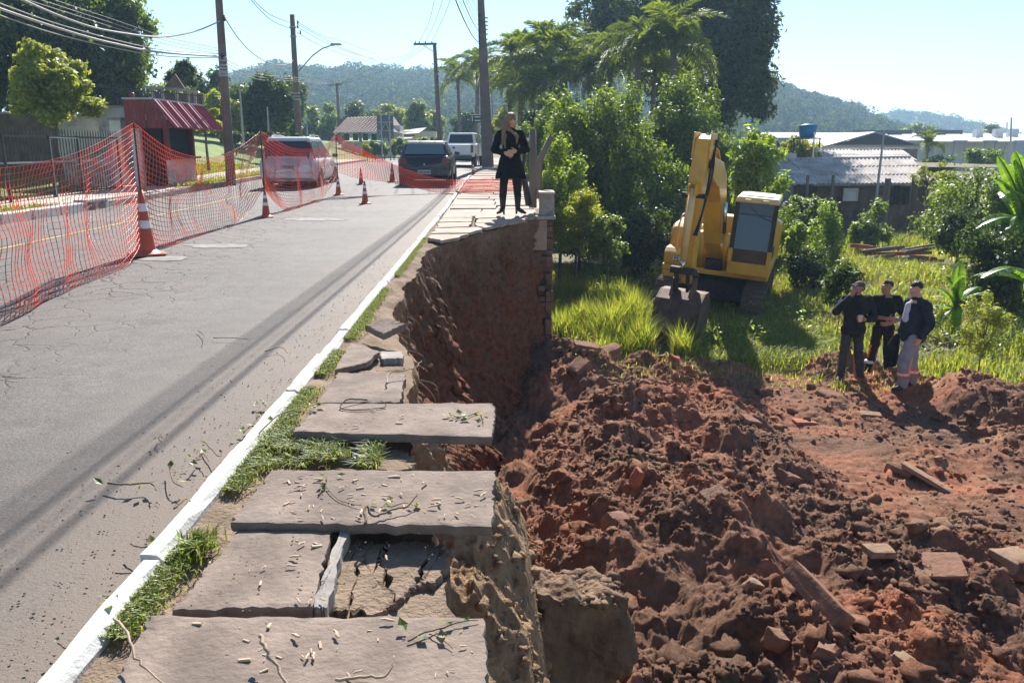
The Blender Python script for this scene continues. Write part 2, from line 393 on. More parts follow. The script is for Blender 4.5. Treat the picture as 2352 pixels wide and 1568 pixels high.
def soil_material():
    m, t, N, L = nodes('red_soil'); co = N('ShaderNodeNewGeometry').outputs['Position']
    n1 = texn(N, L, co, .55, 6, .62, .6); r1 = ramp(N, [(.34, (.195, .12, .083)), (.47, (.265, .142, .094)), (.57, (.34, .158, .098)), (.68, (.42, .16, .09))]); L(n1.outputs[0], r1.inputs[0])
    n2 = texn(N, L, co, 9, 6, .7); r2 = ramp(N, [(.3, (.6,)*3), (.7, (1.35,)*3)]); L(n2.outputs[0], r2.inputs[0])
    c = mixc(N, L, 1.0, r1.outputs[0], r2.outputs[0], 'MULTIPLY')
    n4 = texn(N, L, co, 1.1, 4, .6); r4 = ramp(N, [(.56, (0, 0, 0)), (.7, (.6,)*3)]); L(n4.outputs[0], r4.inputs[0])
    c = mixc(N, L, r4.outputs[0], c, (.42, .27, .17))
    p = N('ShaderNodeBsdfPrincipled'); L(c, p.inputs['Base Color']); p.inputs['Roughness'].default_value = .95; p.inputs['Specular IOR Level'].default_value = .05
    n3 = texn(N, L, co, 38, 7, .78); b = N('ShaderNodeBump'); b.inputs['Strength'].default_value = 1.0; b.inputs['Distance'].default_value = .035; L(n3.outputs[0], b.inputs['Height']); L(b.outputs[0], p.inputs['Normal'])
    o = N('ShaderNodeOutputMaterial'); L(p.outputs[0], o.inputs[0])
soil_material()

def bank_material():
    m, t, N, L = nodes('bank_soil'); co = N('ShaderNodeNewGeometry').outputs['Position']; sep = N('ShaderNodeSeparateXYZ'); L(co, sep.inputs[0])
    mp = N('ShaderNodeMapping'); mp.inputs['Scale'].default_value = (1, 1, .45); L(co, mp.inputs['Vector'])
    n1 = texn(N, L, mp.outputs[0], 1.4, 6, .65); n2 = texn(N, L, co, 11, 6, .7)
    h = N('ShaderNodeMath'); h.operation = 'MULTIPLY_ADD'; L(sep.outputs[2], h.inputs[0]); h.inputs[1].default_value = -.34; L(n1.outputs[0], h.inputs[2])
    r1 = ramp(N, [(.42, (.20, .14, .098)), (.62, (.165, .103, .07)), (.85, (.16, .082, .052)), (1.0, (.175, .075, .044))]); L(h.outputs[0], r1.inputs[0])
    r2 = ramp(N, [(.3, (.55,)*3), (.7, (1.4,)*3)]); L(n2.outputs[0], r2.inputs[0])
    # drier sandy soil in the near part of the bank
    yk = N('ShaderNodeMath'); yk.operation = 'MULTIPLY_ADD'; L(sep.outputs[1], yk.inputs[0]); yk.inputs[1].default_value = -.2; yk.inputs[2].default_value = 1.55
    ya = N('ShaderNodeMath'); ya.operation = 'MULTIPLY_ADD'; L(n1.outputs[0], ya.inputs[0]); ya.inputs[1].default_value = 1.4; L(yk.outputs[0], ya.inputs[2])
    ry = ramp(N, [(.75, (0,)*3), (1.0, (1,)*3)]); L(ya.outputs[0], ry.inputs[0]); cb = mixc(N, L, ry.outputs[0], r1.outputs[0], (.30, .20, .125))
    p = N('ShaderNodeBsdfPrincipled'); L(mixc(N, L, 1.0, cb, r2.outputs[0], 'MULTIPLY'), p.inputs['Base Color']); p.inputs['Roughness'].default_value = .95; p.inputs['Specular IOR Level'].default_value = .05
    n3 = texn(N, L, co, 30, 5, .7); b = N('ShaderNodeBump'); b.inputs['Strength'].default_value = .9; b.inputs['Distance'].default_value = .03; L(n3.outputs[0], b.inputs['Height']); L(b.outputs[0], p.inputs['Normal'])
    o = N('ShaderNodeOutputMaterial'); L(p.outputs[0], o.inputs[0])
bank_material()
# ================================================================== STRUCTURE
def sheet(name, fn, xs, ys, mt, smooth=True, kind='structure'):
    X, Y = np.meshgrid(xs, ys, indexing='ij'); Z = fn(X, Y)
    me = npmesh(name, np.stack([X, Y, Z], -1).reshape(-1, 3), gridfaces(len(xs), len(ys)))
    o = link(name, me, mt, None, smooth); o['kind'] = kind; return o
# lower yard and valley, out to the horizon
def low_z(X, Y): return -2.72+.25*sm(14, 24, Y)+.35*sm(30, 120, Y)+.06*np.sin(X*.7+Y*.3)-.6*(1-sm(6.6, 7.6, X-.35*(13-Y)))*(1-sm(13.9, 15.0, Y))
xs = np.concatenate([np.linspace(-900, -20, 12), np.linspace(-10, 60, 71), np.linspace(80, 1100, 14)])
ys = np.concatenate([np.linspace(-60, 0, 5), np.linspace(2, 70, 69), np.linspace(80, 1440, 20)])
sheet('ground', low_z, xs, ys, 'dirt_ground')
# upper ground left of and beyond the road
def up_z(X, Y):
    z = road_z(Y)-.06+.6*sm(24, 34, Y)*sm(-11, -17, X)*1.6+sm(-13, -26, X)*1.5
    return z
sheet('upper_ground', up_z, np.concatenate([np.linspace(-120, -32, 12), np.linspace(-30, -8.4, 40)]), np.concatenate([np.linspace(-25, 10, 6), np.linspace(12, 60, 49), np.linspace(64, 140, 12)]), 'lawn_ground')
sheet('verge_ground', lambda X, Y: road_z(Y)-.09+0*X, np.linspace(-9, 30, 30), np.linspace(46, 140, 20), 'dirt_ground')

# road: from behind the camera to the bend
ry = np.concatenate([np.linspace(-12, 26, 77), np.linspace(27, 74, 48)])
def road_sheet():
    n = 40; V = []
    for y in ry:
        xr = float(kerb_x(y))-.0; xl = -8.42-.02*y-.0008*max(0, y-30)**2
        if y > 46: xr = float(kerb_x(46))+ (y-46)*.5
        for i in range(n):
            f = i/(n-1); x = xl+(xr-xl)*f
            V.append((x, y, float(road_z(y))+.03*math.sin(math.pi*f)-.03*max(0, (x+1.6)/.5 if x > -1.6 else 0)*.5))
    me = npmesh('road', np.array(V), gridfaces(len(ry), n)); o = link('road', me, 'asphalt', None, True); o['kind'] = 'structure'; return o
road = road_sheet()
def strip(name, pts, mt, dz=.0, kind='structure', parent=None):
    """flat strip from left/right point pairs, draped on the road"""
    V = []
    for (a, b) in pts: V += [a, b]
    m = MB(); m.add(V, [(2*i, 2*i+1, 2*i+3, 2*i+2) for i in range(len(pts)-1)])
    o = m.build(name, mt, parent);
    if parent is None: o['kind'] = kind
    return o
def rz(x, y):
    xr = float(kerb_x(y)); xl = -8.42-.02*y-.0008*max(0, y-30)**2; f = min(1, max(0, (x-xl)/(xr-xl)))
    return float(road_z(y))+.03*math.sin(math.pi*f)
yl = lambda y: -6.05-.041*y+.0004*max(0, y-30)**2
strip('yellow_line', [((yl(y)-.045, y, rz(yl(y), y)+.005), (yl(y)+.045, y, rz(yl(y), y)+.005)) for y in np.linspace(4, 60, 57)], 'yellow_line')
strip('stop_line', [((x, 49.0, rz(x, 49)+.012), (x, 49.7, rz(x, 49.7)+.012)) for x in np.linspace(-7.2, -3.0, 9)], 'white_paint')

for (u, v, ru, rv) in ((722, 507, .62, .34), (372, 600, .30, .22), (505, 570, .45, .22)):
    c_ = G(u, v); m = MB(); q_ = random.Random(int(u)); pts_ = [(c_.x+ru*math.cos(a)*q_.uniform(.75, 1.15), c_.y+rv*math.sin(a)*q_.uniform(.7, 1.2)) for a in np.linspace(0, 6.0, 17)]
    m.add([(x, y, rz(x, y)+.005) for x, y in pts_], [tuple(range(17))]); m.build('road_patch', 'patch_grey')['kind'] = 'structure'
# right-hand kerb, one stone after another
kerb = MB(); 
kerb.add([(float(kerb_x(y))+dx, y, float(road_z(y))+z) for y in np.linspace(-6, 46, 53) for dx, z in ((.01, -.3), (.065, -.3), (.065, -.01), (.01, -.01))],
         [(4*i+k, 4*i+(k+1) % 4, 4*i+4+(k+1) % 4, 4*i+4+k) for i in range(52) for k in range(4)])
kerb = kerb.build('kerb', 'concrete'); kerb['kind'] = 'structure'
rk = random.Random(4)
stones_y = [-1.0, .55, 1.30, 2.33, 3.36, 4.12, 4.9, 5.62, 6.7, 7.75, 8.6, 9.6]+[10.4+i*.98 for i in range(36)]
for i in range(len(stones_y)-1):
    y0, y1 = stones_y[i]+.008, stones_y[i+1]-.008
    off = rk.uniform(-.008, .008); zt = .05+rk.uniform(-.006, .008); m = MB()
    nseg = 8; w = .074
    prof = [(0, -.12), (.004, .045), (.02, 0), (w-.02, 0), (w-.003, -.02), (w, -.12)]
    V = []
    for k in range(nseg+1):
        y = y0+(y1-y0)*k/nseg; x = float(kerb_x(y))+off
        for (px, pz) in prof:
            V.append((x+px+rk.uniform(-.004, .004)*(pz > -.1), y+rk.uniform(-.004, .004)*(k in (0, nseg)), float(road_z(y))+zt+min(pz, 0)+rk.uniform(-.003, .003)))
    n = len(prof)
    m.add(V, [(k*n+j, k*n+j+1, (k+1)*n+j+1, (k+1)*n+j) for k in range(nseg) for j in range(n-1)]+[tuple(range(n)), tuple(nseg*n+j for j in range(n-1, -1, -1))])
    m.build('kerb_stone', 'kerb_paint', kerb, smooth=False)

# left-hand pavement and kerb
lp = lambda y: -8.42-.02*y-.0008*max(0, y-30)**2
strip('left_pavement', [((lp(y)-2.4, y, float(road_z(y))+.11), (lp(y)-.14, y, float(road_z(y))+.11)) for y in np.linspace(-4, 60, 65)], 'sand_path')
lk = MB(); ys_ = np.linspace(-4, 60, 65)
lk.add([(lp(y)+dx, y, float(road_z(y))+z) for y in ys_ for dx, z in ((0, -.1), (-.01, .12), (-.14, .13), (-.14, -.1))], [(4*i+k, 4*i+(k+1) % 4, 4*i+4+(k+1) % 4, 4*i+4+k) for i in range(64) for k in range(4)])
lk = lk.build('left_kerb', 'concrete'); lk['kind'] = 'structure'
for y in (13.6, 14.6, 15.6, 16.6):
    part('kerb_stone', 'kerb_paint', lk, lambda m: m.box((lp(y)-.06, y, .05), (.22, .96, .26), rot=.02), bevel=.02)
part('drain_inlet', 'kerb_paint', lk, lambda m: (m.box((lp(17.6)-.06, 17.15, .07), (.24, .10, .3)), m.box((lp(17.6)-.06, 17.55, .07), (.24, .12, .3)), m.box((lp(17.6)-.06, 18.0, .07), (.24, .16, .3)), m.box((lp(17.6)-.06, 17.58, .2), (.26, .98, .07))), bevel=.015)

# -------- soil bank: the cut face below the broken pavement
TOP = [(.02, .3, .0), (-.02, 1.2, .0), (-.1, 1.95, -.02), (-.19, 2.2, -.03), (-.2, 2.5, -.03), (-.4, 3.0, -.04), (-.46, 3.4, -.05), (-.5, 3.8, -.02), (-.52, 4.4, -.02), (-.62, 5.0, -.04), (-.8, 5.7, -.06), (-.93, 6.3, -.05), (-.985, 7.0, -.03), (-1.03, 8.0, -.02), (-1.02, 9.0, -.02), (-1.08, 10.3, .02), (-.98, 10.8, .02), (-.78, 11.3, .03), (-.42, 12.5, .04), (.0, 13.5, .05), (.42, 14.55, .05), (.60, 15.0, .04)]
BOT = [(.45, .3, -2.2), (.45, 1.2, -2.2), (.42, 1.9, -2.2), (.40, 2.3, -2.2), (.36, 2.8, -2.2), (.30, 3.4, -2.1), (.27, 4.0, -2.1), (.22, 4.7, -2.1), (.18, 5.5, -2.1), (.12, 6.3, -2.2), (.05, 7.1, -2.3), (-.05, 7.8, -2.3), (-.18, 8.4, -2.4), (-.30, 8.9, -2.4), (-.40, 9.5, -2.5), (-.45, 10.2, -2.6), (-.35, 10.8, -2.6), (-.2, 11.4, -2.6), (.1, 12.5, -2.6), (.38, 13.5, -2.6), (.52, 14.45, -2.6), (.66, 14.9, -2.6)]
def resample(P, n):
    P = np.array(P, float); d = np.r_[0, np.cumsum(np.linalg.norm(np.diff(P[:, :2], axis=0), axis=1))]
    return P, d/d[-1]
def bank():
    n, mrows = 900, 130
    T = np.array(TOP); B = np.array(BOT); d = np.r_[0, np.cumsum(np.linalg.norm(np.diff(T[:, :2], axis=0), axis=1))]; d /= d[-1]
    s = np.linspace(0, 1, n)
    Ti = np.stack([np.interp(s, d, T[:, k]) for k in range(3)], -1); Bi = np.stack([np.interp(s, d, B[:, k]) for k in range(3)], -1)
    nz = fbm(np.stack([s*60, s*0, s*0], -1), 4, 3); Ti[:, 0] += .035*nz*(Ti[:, 1] > 1.5); Ti[:, 2] += -.015*np.abs(nz)
    f = np.linspace(0, 1, mrows)
    g = f**1.0
    P = Ti[:, None, :]*(1-g[None, :, None])+Bi[:, None, :]*g[None, :, None]
    # steep first, spreading out towards the foot
    sp = (f**1.9)[None, :, None]
    P[:, :, :2] = (Ti[:, None, :2]*(1-sp)+Bi[:, None, :2]*sp)
    nx = np.gradient(Ti[:, 1]); ny = -np.gradient(Ti[:, 0]); L_ = np.hypot(nx, ny); nx /= L_; ny /= L_
    Q = P.reshape(-1, 3)
    arc = np.repeat(s*18, mrows); dep = np.tile(f*2.4, n)
    rib = fbm(np.stack([arc*1.6+dep*.25, dep*.35, arc*0], -1), 4, 21)
    rough = fbm(Q*3.2, 5, 8, .55); fine = fbm(Q*17, 3, 5, .6)
    shade = np.repeat(sm(10.2, 11.2, Ti[:, 1]), mrows)
    off = (rib*.13+rough*.10)*(1-.2*shade)+fine*.034
    w = np.tile(np.minimum(1, f*5+.08), n)
    # a deep rib that catches the light where the face turns
    yy = np.repeat(Ti[:, 1], mrows); rb = np.exp(-((yy-9.3+.2*dep)/.35)**2)*.16*np.tile(sm(.02, .5, f), n)
    off = off*w+rb
    Q = Q+np.stack([np.repeat(nx, mrows)*off, np.repeat(ny, mrows)*off, -.25*np.abs(fine)*.05*w], -1)
    me = npmesh('soil_bank', Q, gridfaces(n, mrows)); o = link('soil_bank', me, 'bank_soil', None, True); o['kind'] = 'structure'
    # top of the bank between kerb and the broken edge (soil that carries the slabs)
    k = 24; V = []
    for i in range(0, n, 3):
        e = Q[i*mrows]; y = e[1]
        if y > 12.2: pass
        x0 = float(kerb_x(y))+.06
        for j in range(k):
            t = j/(k-1); V.append((x0+(e[0]-x0)*t, y, e[2] if j == k-1 else (.02+float(road_z(y)))*(1-t)+e[2]*t))
    V = np.array(V); m_ = V[:, 1] > -5
    V[:, 2] += .018*fbm(V*6, 4, 33)
    na = len(range(0, n, 3)); V = V.reshape(na, k, 3)
    V[:, -1, :] = Q.reshape(n, mrows, 3)[::3, 0, :]
    o2 = link('bank_top', npmesh('bank_top', V.reshape(-1, 3), gridfaces(na, k)), 'crust_soil', None, True); o2['kind'] = 'structure'
    return o
bank()

# -------- the excavated soil
rs = np.random.RandomState(7)
def seg_d(X, Y, a, b):
    ax, ay = a; bx, by = b; t = np.clip(((X-ax)*(bx-ax)+(Y-ay)*(by-ay))/((bx-ax)**2+(by-ay)**2), 0, 1)
    return np.hypot(X-ax-t*(bx-ax), Y-ay-t*(by-ay))
def track_mask(X, Y): return np.clip(np.exp(-(seg_d(X, Y, (4.6, 13.8), (4.3, 8.3))/.85)**2)*1.1+np.exp(-(seg_d(X, Y, (6.3, 12.6), (5.6, 8.2))/.7)**2)+.9*np.exp(-(seg_d(X, Y, (4.6, 5.2), (5.8, 4.2))/.6)**2), 0, 1)
def g2(X, Y, cx, cy, rx, ry_, h): return h*np.exp(-((X-cx)/rx)**2-((Y-cy)/ry_)**2)
def worley(p, seed):
    """distance to the nearest scattered point and that point's own random number"""
    f = np.floor(p[:, :2]).astype(np.int64); best = np.full(len(p), 9.0); rn = np.zeros(len(p))
    for i in (-1, 0, 1):
        for j in (-1, 0, 1):
            a, b = f[:, 0]+i, f[:, 1]+j; z0 = a*0
            px = a+.5+.45*_h(a, b, z0, seed); py = b+.5+.45*_h(a, b, z0, seed+1); d = np.hypot(p[:, 0]-px, p[:, 1]-py); k = d < best
            best = np.where(k, d, best); rn = np.where(k, _h(a, b, z0, seed+2)*.5+.5, rn)
    return best, rn
def clodz(p, sc, seed):
    w = p*sc+.22*np.stack([noise3(p*sc*1.7, seed+5), noise3(p*sc*1.7+7, seed+6), 0*p[:, 0]], -1)
    d, r = worley(w, seed); return (r**1.6)*np.sqrt(np.maximum(0, 1-(d/.72)**2))
def soil_base(X, Y):
    z = -2.42+.0*X
    z = z+.42*sm(10, 4, Y)
    z = z+g2(X, Y, 1.7, 9.6, 1.3, 2.6, .42)+g2(X, Y, 1.2, 6.6, .9, 1.6, .38)+g2(X, Y, 2.7, 6.4, 1.0, .8, .30)+g2(X, Y, 2.5, 4.6, .8, .8, .26)+g2(X, Y, 4.6, 4.0, 1.2, .8, .25)
    z = z+.42*np.exp(-(seg_d(X, Y, (7.0, 12.4), (8.1, 8.8))/.5)**2)*(.75+.5*np.sin(X*5+Y*3.1)*np.sin(Y*2.3))+g2(X, Y, 2.6, 13.6, 1.6, .8, .25)+g2(X, Y, 1.0, 13.9, .8, .7, .35)
    z = z-g2(X, Y, .3, 11.5, .9, 1.6, .25)-g2(X, Y, 3.6, 5.2, .5, .6, .18)-.1*track_mask(X, Y)
    z = z-.55*sm(14.1, 15.4, Y-.0+.35*np.sin(X*1.7))-.4*sm(6.9, 8.2, X-.35*(13-Y))
    for (mx, my, mz) in ((5.75, 13.65, -2.56), (6.35, 14.1, -2.6), (6.25, 12.75, -2.5)):
        w_ = np.exp(-(((X-mx)/.42)**2+((Y-my)/.42)**2)**2); z = z*(1-w_)+mz*w_
    return z
def soil_z(X, Y, full=True):
    sh = X.shape; p = np.stack([X.ravel(), Y.ravel(), 0*X.ravel()], -1); tm = 1-.72*track_mask(X, Y).ravel()
    z = soil_base(X, Y).ravel()+(.19*fbm(p*1.0, 2, 50))*(.35+.65*tm)
    b1 = fbm(p*2.6, 3, 60); rg = 0; am = 1.0
    for o_ in range(4): rg = rg+am*(.5-np.abs(noise3(p*6.5*1.9**o_+o_*9.1, 70+o_))); am *= .68
    b2 = noise3(p*14, 75); lump_ = np.maximum(0, b2-.15)
    cl = .105*clodz(p, 4.6, 11)*sm(-.25, .35, noise3(p*1.3, 77))+.060*clodz(p, 9.5, 21)+.034*clodz(p, 19, 31)+.016*clodz(p, 38, 41)
    z = z+tm*(.10*b1+.030*rg+cl*(.55+.45*sm(-.4, .4, b1)))-.09
    if full: z = z+.010*noise3(p*60, 95)
    # cleat marks of the crawler track
    tm2 = (1-tm)/.72; z = z+tm2*.006*np.sign(np.sin(p[:, 1]*2*math.pi/.19+.5*p[:, 0]))*(fbm(p*2, 2, 4) > -.1)
    return z.reshape(sh)
def soil_patch(name, xs, ys):
    X, Y = np.meshgrid(xs, ys, indexing='ij'); Z = soil_z(X, Y)
    me = npmesh(name, np.stack([X, Y, Z], -1).reshape(-1, 3), gridfaces(len(xs), len(ys))); return link(name, me, 'red_soil', None, True)
o = soil_patch('excavated_soil', np.arange(-.3, 8.9, .0165), np.concatenate([np.arange(2.6, 8, .0150), np.arange(8, 16.4, .028)])); o['kind'] = 'structure'
def ico():
    t = (1+5**.5)/2
    V = np.array([(-1, t, 0), (1, t, 0), (-1, -t, 0), (1, -t, 0), (0, -1, t), (0, 1, t), (0, -1, -t), (0, 1, -t), (t, 0, -1), (t, 0, 1), (-t, 0, -1), (-t, 0, 1)], float)
    Fc = [(0, 11, 5), (0, 5, 1), (0, 1, 7), (0, 7, 10), (0, 10, 11), (1, 5, 9), (5, 11, 4), (11, 10, 2), (10, 7, 6), (7, 1, 8), (3, 9, 4), (3, 4, 2), (3, 2, 6), (3, 6, 8), (3, 8, 9), (4, 9, 5), (2, 4, 11), (6, 2, 10), (8, 6, 7), (9, 8, 1)]
    V = [v/np.linalg.norm(v) for v in V]; c = {}; F2 = []
    def mid(a, b):
        k = (min(a, b), max(a, b))
        if k not in c:
            m_ = V[a]+V[b]; V.append(m_/np.linalg.norm(m_)); c[k] = len(V)-1
        return c[k]
    for a, b, d in Fc:
        x, y, z = mid(a, b), mid(b, d), mid(d, a); F2 += [(a, x, z), (b, y, x), (d, z, y), (x, y, z)]
    return np.array(V), np.array(F2)
IV, IF = ico()
def clods(name, X, Y, r, mt, zf, seed=1, sink=.45, amp=.6, kind='stuff', flat=.75):
    n = len(X); q = np.random.RandomState(seed); sc = r[:, None]*q.uniform(.7, 1.3, (n, 3)); sc[:, 2] *= flat
    an = q.uniform(0, 6.28, n); ca, sa = np.cos(an), np.sin(an)
    P = IV[None]*(1+amp*(q.rand(n, len(IV), 1)-.5)*1.4)*sc[:, None]
    P = np.stack([P[..., 0]*ca[:, None]-P[..., 1]*sa[:, None], P[..., 0]*sa[:, None]+P[..., 1]*ca[:, None], P[..., 2]], -1)
    z = zf(X, Y); P += np.stack([X, Y, z+r*flat*(1-2*sink)*.6], -1)[:, None]
    Fc = (IF[None]+(np.arange(n)*len(IV))[:, None, None]).reshape(-1, 3)
    o = link(name, npmesh(name, P.reshape(-1, 3), Fc), mt, None, True); o['kind'] = kind; return o
def scatter_soil(n, seed, keep=1.0):
    q = np.random.RandomState(seed); Y = 3.2+12.2*q.rand(n)**1.35; X = q.uniform(-.1, 1, n)*0+q.uniform(.15, .62, n)*0
    X = q.uniform(0, 1, n)*(Y*.66)+.05
    k = (soil_base(X, Y) > -2.9) & (q.rand(n) > .8*track_mask(X, Y)) & (fbm(np.stack([X*.9, Y*.9, 0*X], -1), 2, 31) > -.35) & (X > .1+.02*Y)
    return X[k], Y[k], q
X, Y, q = scatter_soil(26000, 3); r = .006+.010*q.rand(len(X))**2+.040*q.rand(len(X))**14; clods('soil_crumbs', X, Y, r*np.clip(Y/6, .8, 1.6), 'red_soil', lambda a, b: soil_z(a, b), 5)
X, Y, q = scatter_soil(1300, 9); r = .02+.10*q.rand(len(X))**4.5; clods('soil_clods', X, Y, r, 'red_soil', lambda a, b: soil_z(a, b), 6, .55, .75)
# crumbs that rolled down the bank
q = np.random.RandomState(12); n = 1500; Y = q.uniform(2.0, 7.5, n); X = np.interp(Y, [b[1] for b in BOT], [b[0] for b in BOT])-.02+q.normal(0, .10, n)
clods('bank_crumbs', X, Y, .008+.022*q.rand(n)**2, 'bank_soil', lambda a, b: soil_z(a, b)+.03, 8)

# -------- pavement slabs
pav = MB(); pav.box((-.25, 30, -.02), (1.36, 31.0, .10)); pav = pav.build('pavement', 'slab_far'); pav['kind'] = 'structure'
pav.rotation_euler = (0, 0, 0)
# real sheet follows the road instead of a box
me = bpy.data.meshes.new('pavement'); pav.data = me
V = []; PY = np.linspace(14.7, 46, 60)
for y in PY:
    xk = float(kerb_x(y))+.1; V += [(xk, y, float(road_z(y))+.03), (.62+.0*y, y, float(road_z(y))+.03), (.62, y, -.5), (xk, y, -.5)]
me.from_pydata(V, [], [(4*i+k, 4*i+(k+1) % 4, 4*i+4+(k+1) % 4, 4*i+4+k) for i in range(59) for k in range(4)]+[(3, 2, 1, 0)]); me.update(); me.materials.append(M['slab_far'])
def slab(pts, th, mt='slab_stone', name='slab', parent=pav, jit=.0045, seed=0, n=12, zn=.002):
    """pts: corner points (3D, any order round) of the top face; rough broken edges"""
    q = random.Random(seed); ring = []
    for i in range(len(pts)):
        a, b = Vector(pts[i]), Vector(pts[(i+1) % len(pts)]); d = (b-a); nrm = Vector((-d.y, d.x, 0)).normalized()
        for k in range(n):
            t = k/n; w = 0 if k == 0 else 1
            ring.append(a.lerp(b, t)+nrm*(q.gauss(0, jit)*w+.8*jit*math.sin(5*t+i*2+seed)*w*(jit > .008)))
    c = sum(ring, Vector())/len(ring); m = MB(); N_ = len(ring)
    V = []
    for lv, (ins, dz) in enumerate(((.93, 0), (1.0-.006, -.002), (1.0, -.012), (.995, -th+.008), (.985, -th))):
        for p in ring:
            pp = c+(p-c)*ins; V.append(pp+Vector((q.uniform(-.5, .5)*jit*(lv in (2, 3)), q.uniform(-.5, .5)*jit*(lv in (2, 3)), dz+(q.uniform(-zn, zn)*.5 if lv in (1, 2, 3) else 0))))
    V.append(c); ci = len(V)-1; V.append(c-Vector((0, 0, th))); cb = len(V)-1
    Fc = [(ci, k, (k+1) % N_) for k in range(N_)]+[(cb, 4*N_+(k+1) % N_, 4*N_+k) for k in range(N_)]
    Fc += [(l*N_+k, (l+1)*N_+k, (l+1)*N_+(k+1) % N_, l*N_+(k+1) % N_) for l in range(4) for k in range(N_)]
    m.add(V, Fc); o = m.build(name, mt, parent); return o
def pxs(z, *uv): return [G(u, v, z if not isinstance(z, (tuple, list)) else z[i]) for i, (u, v) in enumerate(uv)]
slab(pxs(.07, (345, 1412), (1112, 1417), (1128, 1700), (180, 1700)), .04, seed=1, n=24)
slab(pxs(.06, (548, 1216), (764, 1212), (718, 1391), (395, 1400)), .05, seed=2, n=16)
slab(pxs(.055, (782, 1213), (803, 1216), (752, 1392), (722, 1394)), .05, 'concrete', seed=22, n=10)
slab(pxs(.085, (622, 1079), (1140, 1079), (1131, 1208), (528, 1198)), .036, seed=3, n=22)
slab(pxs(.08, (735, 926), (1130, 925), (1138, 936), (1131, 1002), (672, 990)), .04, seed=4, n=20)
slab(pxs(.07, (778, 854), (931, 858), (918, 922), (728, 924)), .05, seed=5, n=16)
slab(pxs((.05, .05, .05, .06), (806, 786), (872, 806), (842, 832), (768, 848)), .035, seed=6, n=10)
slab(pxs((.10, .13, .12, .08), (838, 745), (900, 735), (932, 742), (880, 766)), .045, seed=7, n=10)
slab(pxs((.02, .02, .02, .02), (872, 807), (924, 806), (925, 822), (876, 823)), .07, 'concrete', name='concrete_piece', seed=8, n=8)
# overhanging broken slabs at the far end
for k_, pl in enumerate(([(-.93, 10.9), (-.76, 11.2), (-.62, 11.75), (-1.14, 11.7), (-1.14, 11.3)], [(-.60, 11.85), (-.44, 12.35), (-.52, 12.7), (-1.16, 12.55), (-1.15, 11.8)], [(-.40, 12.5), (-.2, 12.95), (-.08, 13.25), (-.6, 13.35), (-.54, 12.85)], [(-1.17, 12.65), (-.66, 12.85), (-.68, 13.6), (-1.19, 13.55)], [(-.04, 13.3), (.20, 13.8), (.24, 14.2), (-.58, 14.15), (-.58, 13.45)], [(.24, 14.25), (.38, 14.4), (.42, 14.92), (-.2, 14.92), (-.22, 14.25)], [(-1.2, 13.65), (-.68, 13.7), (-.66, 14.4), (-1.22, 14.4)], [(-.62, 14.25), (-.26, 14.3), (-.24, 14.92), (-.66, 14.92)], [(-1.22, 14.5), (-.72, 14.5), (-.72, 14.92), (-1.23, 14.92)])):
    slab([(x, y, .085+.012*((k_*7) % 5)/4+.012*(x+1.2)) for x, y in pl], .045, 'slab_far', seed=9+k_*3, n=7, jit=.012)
rk = random.Random(8); y = 15.0; i = 0
while y < 40:
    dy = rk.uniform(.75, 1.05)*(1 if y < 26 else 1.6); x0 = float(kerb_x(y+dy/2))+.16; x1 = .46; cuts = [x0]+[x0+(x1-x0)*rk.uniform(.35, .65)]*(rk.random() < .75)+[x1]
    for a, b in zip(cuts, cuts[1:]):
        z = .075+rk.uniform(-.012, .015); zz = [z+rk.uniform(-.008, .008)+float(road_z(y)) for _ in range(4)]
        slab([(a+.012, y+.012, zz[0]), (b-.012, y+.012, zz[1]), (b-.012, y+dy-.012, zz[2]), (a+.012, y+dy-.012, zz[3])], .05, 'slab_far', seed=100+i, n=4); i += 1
    y += dy
# cracked lump of ground between the slabs, split in wedges
for k, pl in enumerate((((768, 1252), (828, 1240), (818, 1300), (800, 1402), (738, 1400)), ((830, 1240), (884, 1243), (870, 1296), (905, 1380), (880, 1406), (803, 1402), (820, 1302)), ((886, 1243), (978, 1244), (966, 1305), (952, 1345), (908, 1378), (874, 1296)), ((980, 1244), (1012, 1248), (1034, 1270), (1028, 1306), (1000, 1330), (956, 1344), (969, 1306)))):
    slab(pxs(.005-.006*k, *pl), .22 if k > 1 else .12, 'crust_soil', name='cracked_soil_lump', parent=pav, jit=.009, seed=40+k, n=7, zn=.014)
slab(pxs(.0, (868, 1036), (925, 1034), (942, 1052), (952, 1078), (862, 1080)), .12, 'crust_soil', name='soil_lump', parent=pav, jit=.012, seed=50, n=8, zn=.02)
slab(pxs(-.02, (800, 852), (920, 822), (928, 850), (778, 856)), .10, 'crust_soil', name='soil_lump', parent=pav, jit=.012, seed=51, n=8, zn=.02)

# -------- hills with forest, far away
def px_hill(pts, Y):       # ridge line in pixels -> (x, z)
    P = [W(u, v, Y) for u, v in pts]; return np.array([p.x for p in P]), np.array([p.z for p in P])
def leafquads(P, Nn, size, q, asp=.5, fold=.12):
    n = len(P); t = q.normal(size=(n, 3)); t -= (t*Nn).sum(1, keepdims=True)*Nn; t /= np.linalg.norm(t, axis=1, keepdims=True)+1e-9; b = np.cross(Nn, t)
    L_ = (size*q.uniform(.65, 1.35, n))[:, None]; Wd = L_*asp
    A = P-t*L_*.5; Cc = P+t*L_*.5; B = P+b*Wd*.5+Nn*L_*fold; D = P-b*Wd*.5+Nn*L_*fold
    return np.stack([A, B, Cc, D], 1).reshape(-1, 3)
def quadmesh(name, V): return npmesh(name, V, np.arange(len(V)).reshape(-1, 4))
def unit(v): return v/(np.linalg.norm(v, axis=1, keepdims=True)+1e-9)
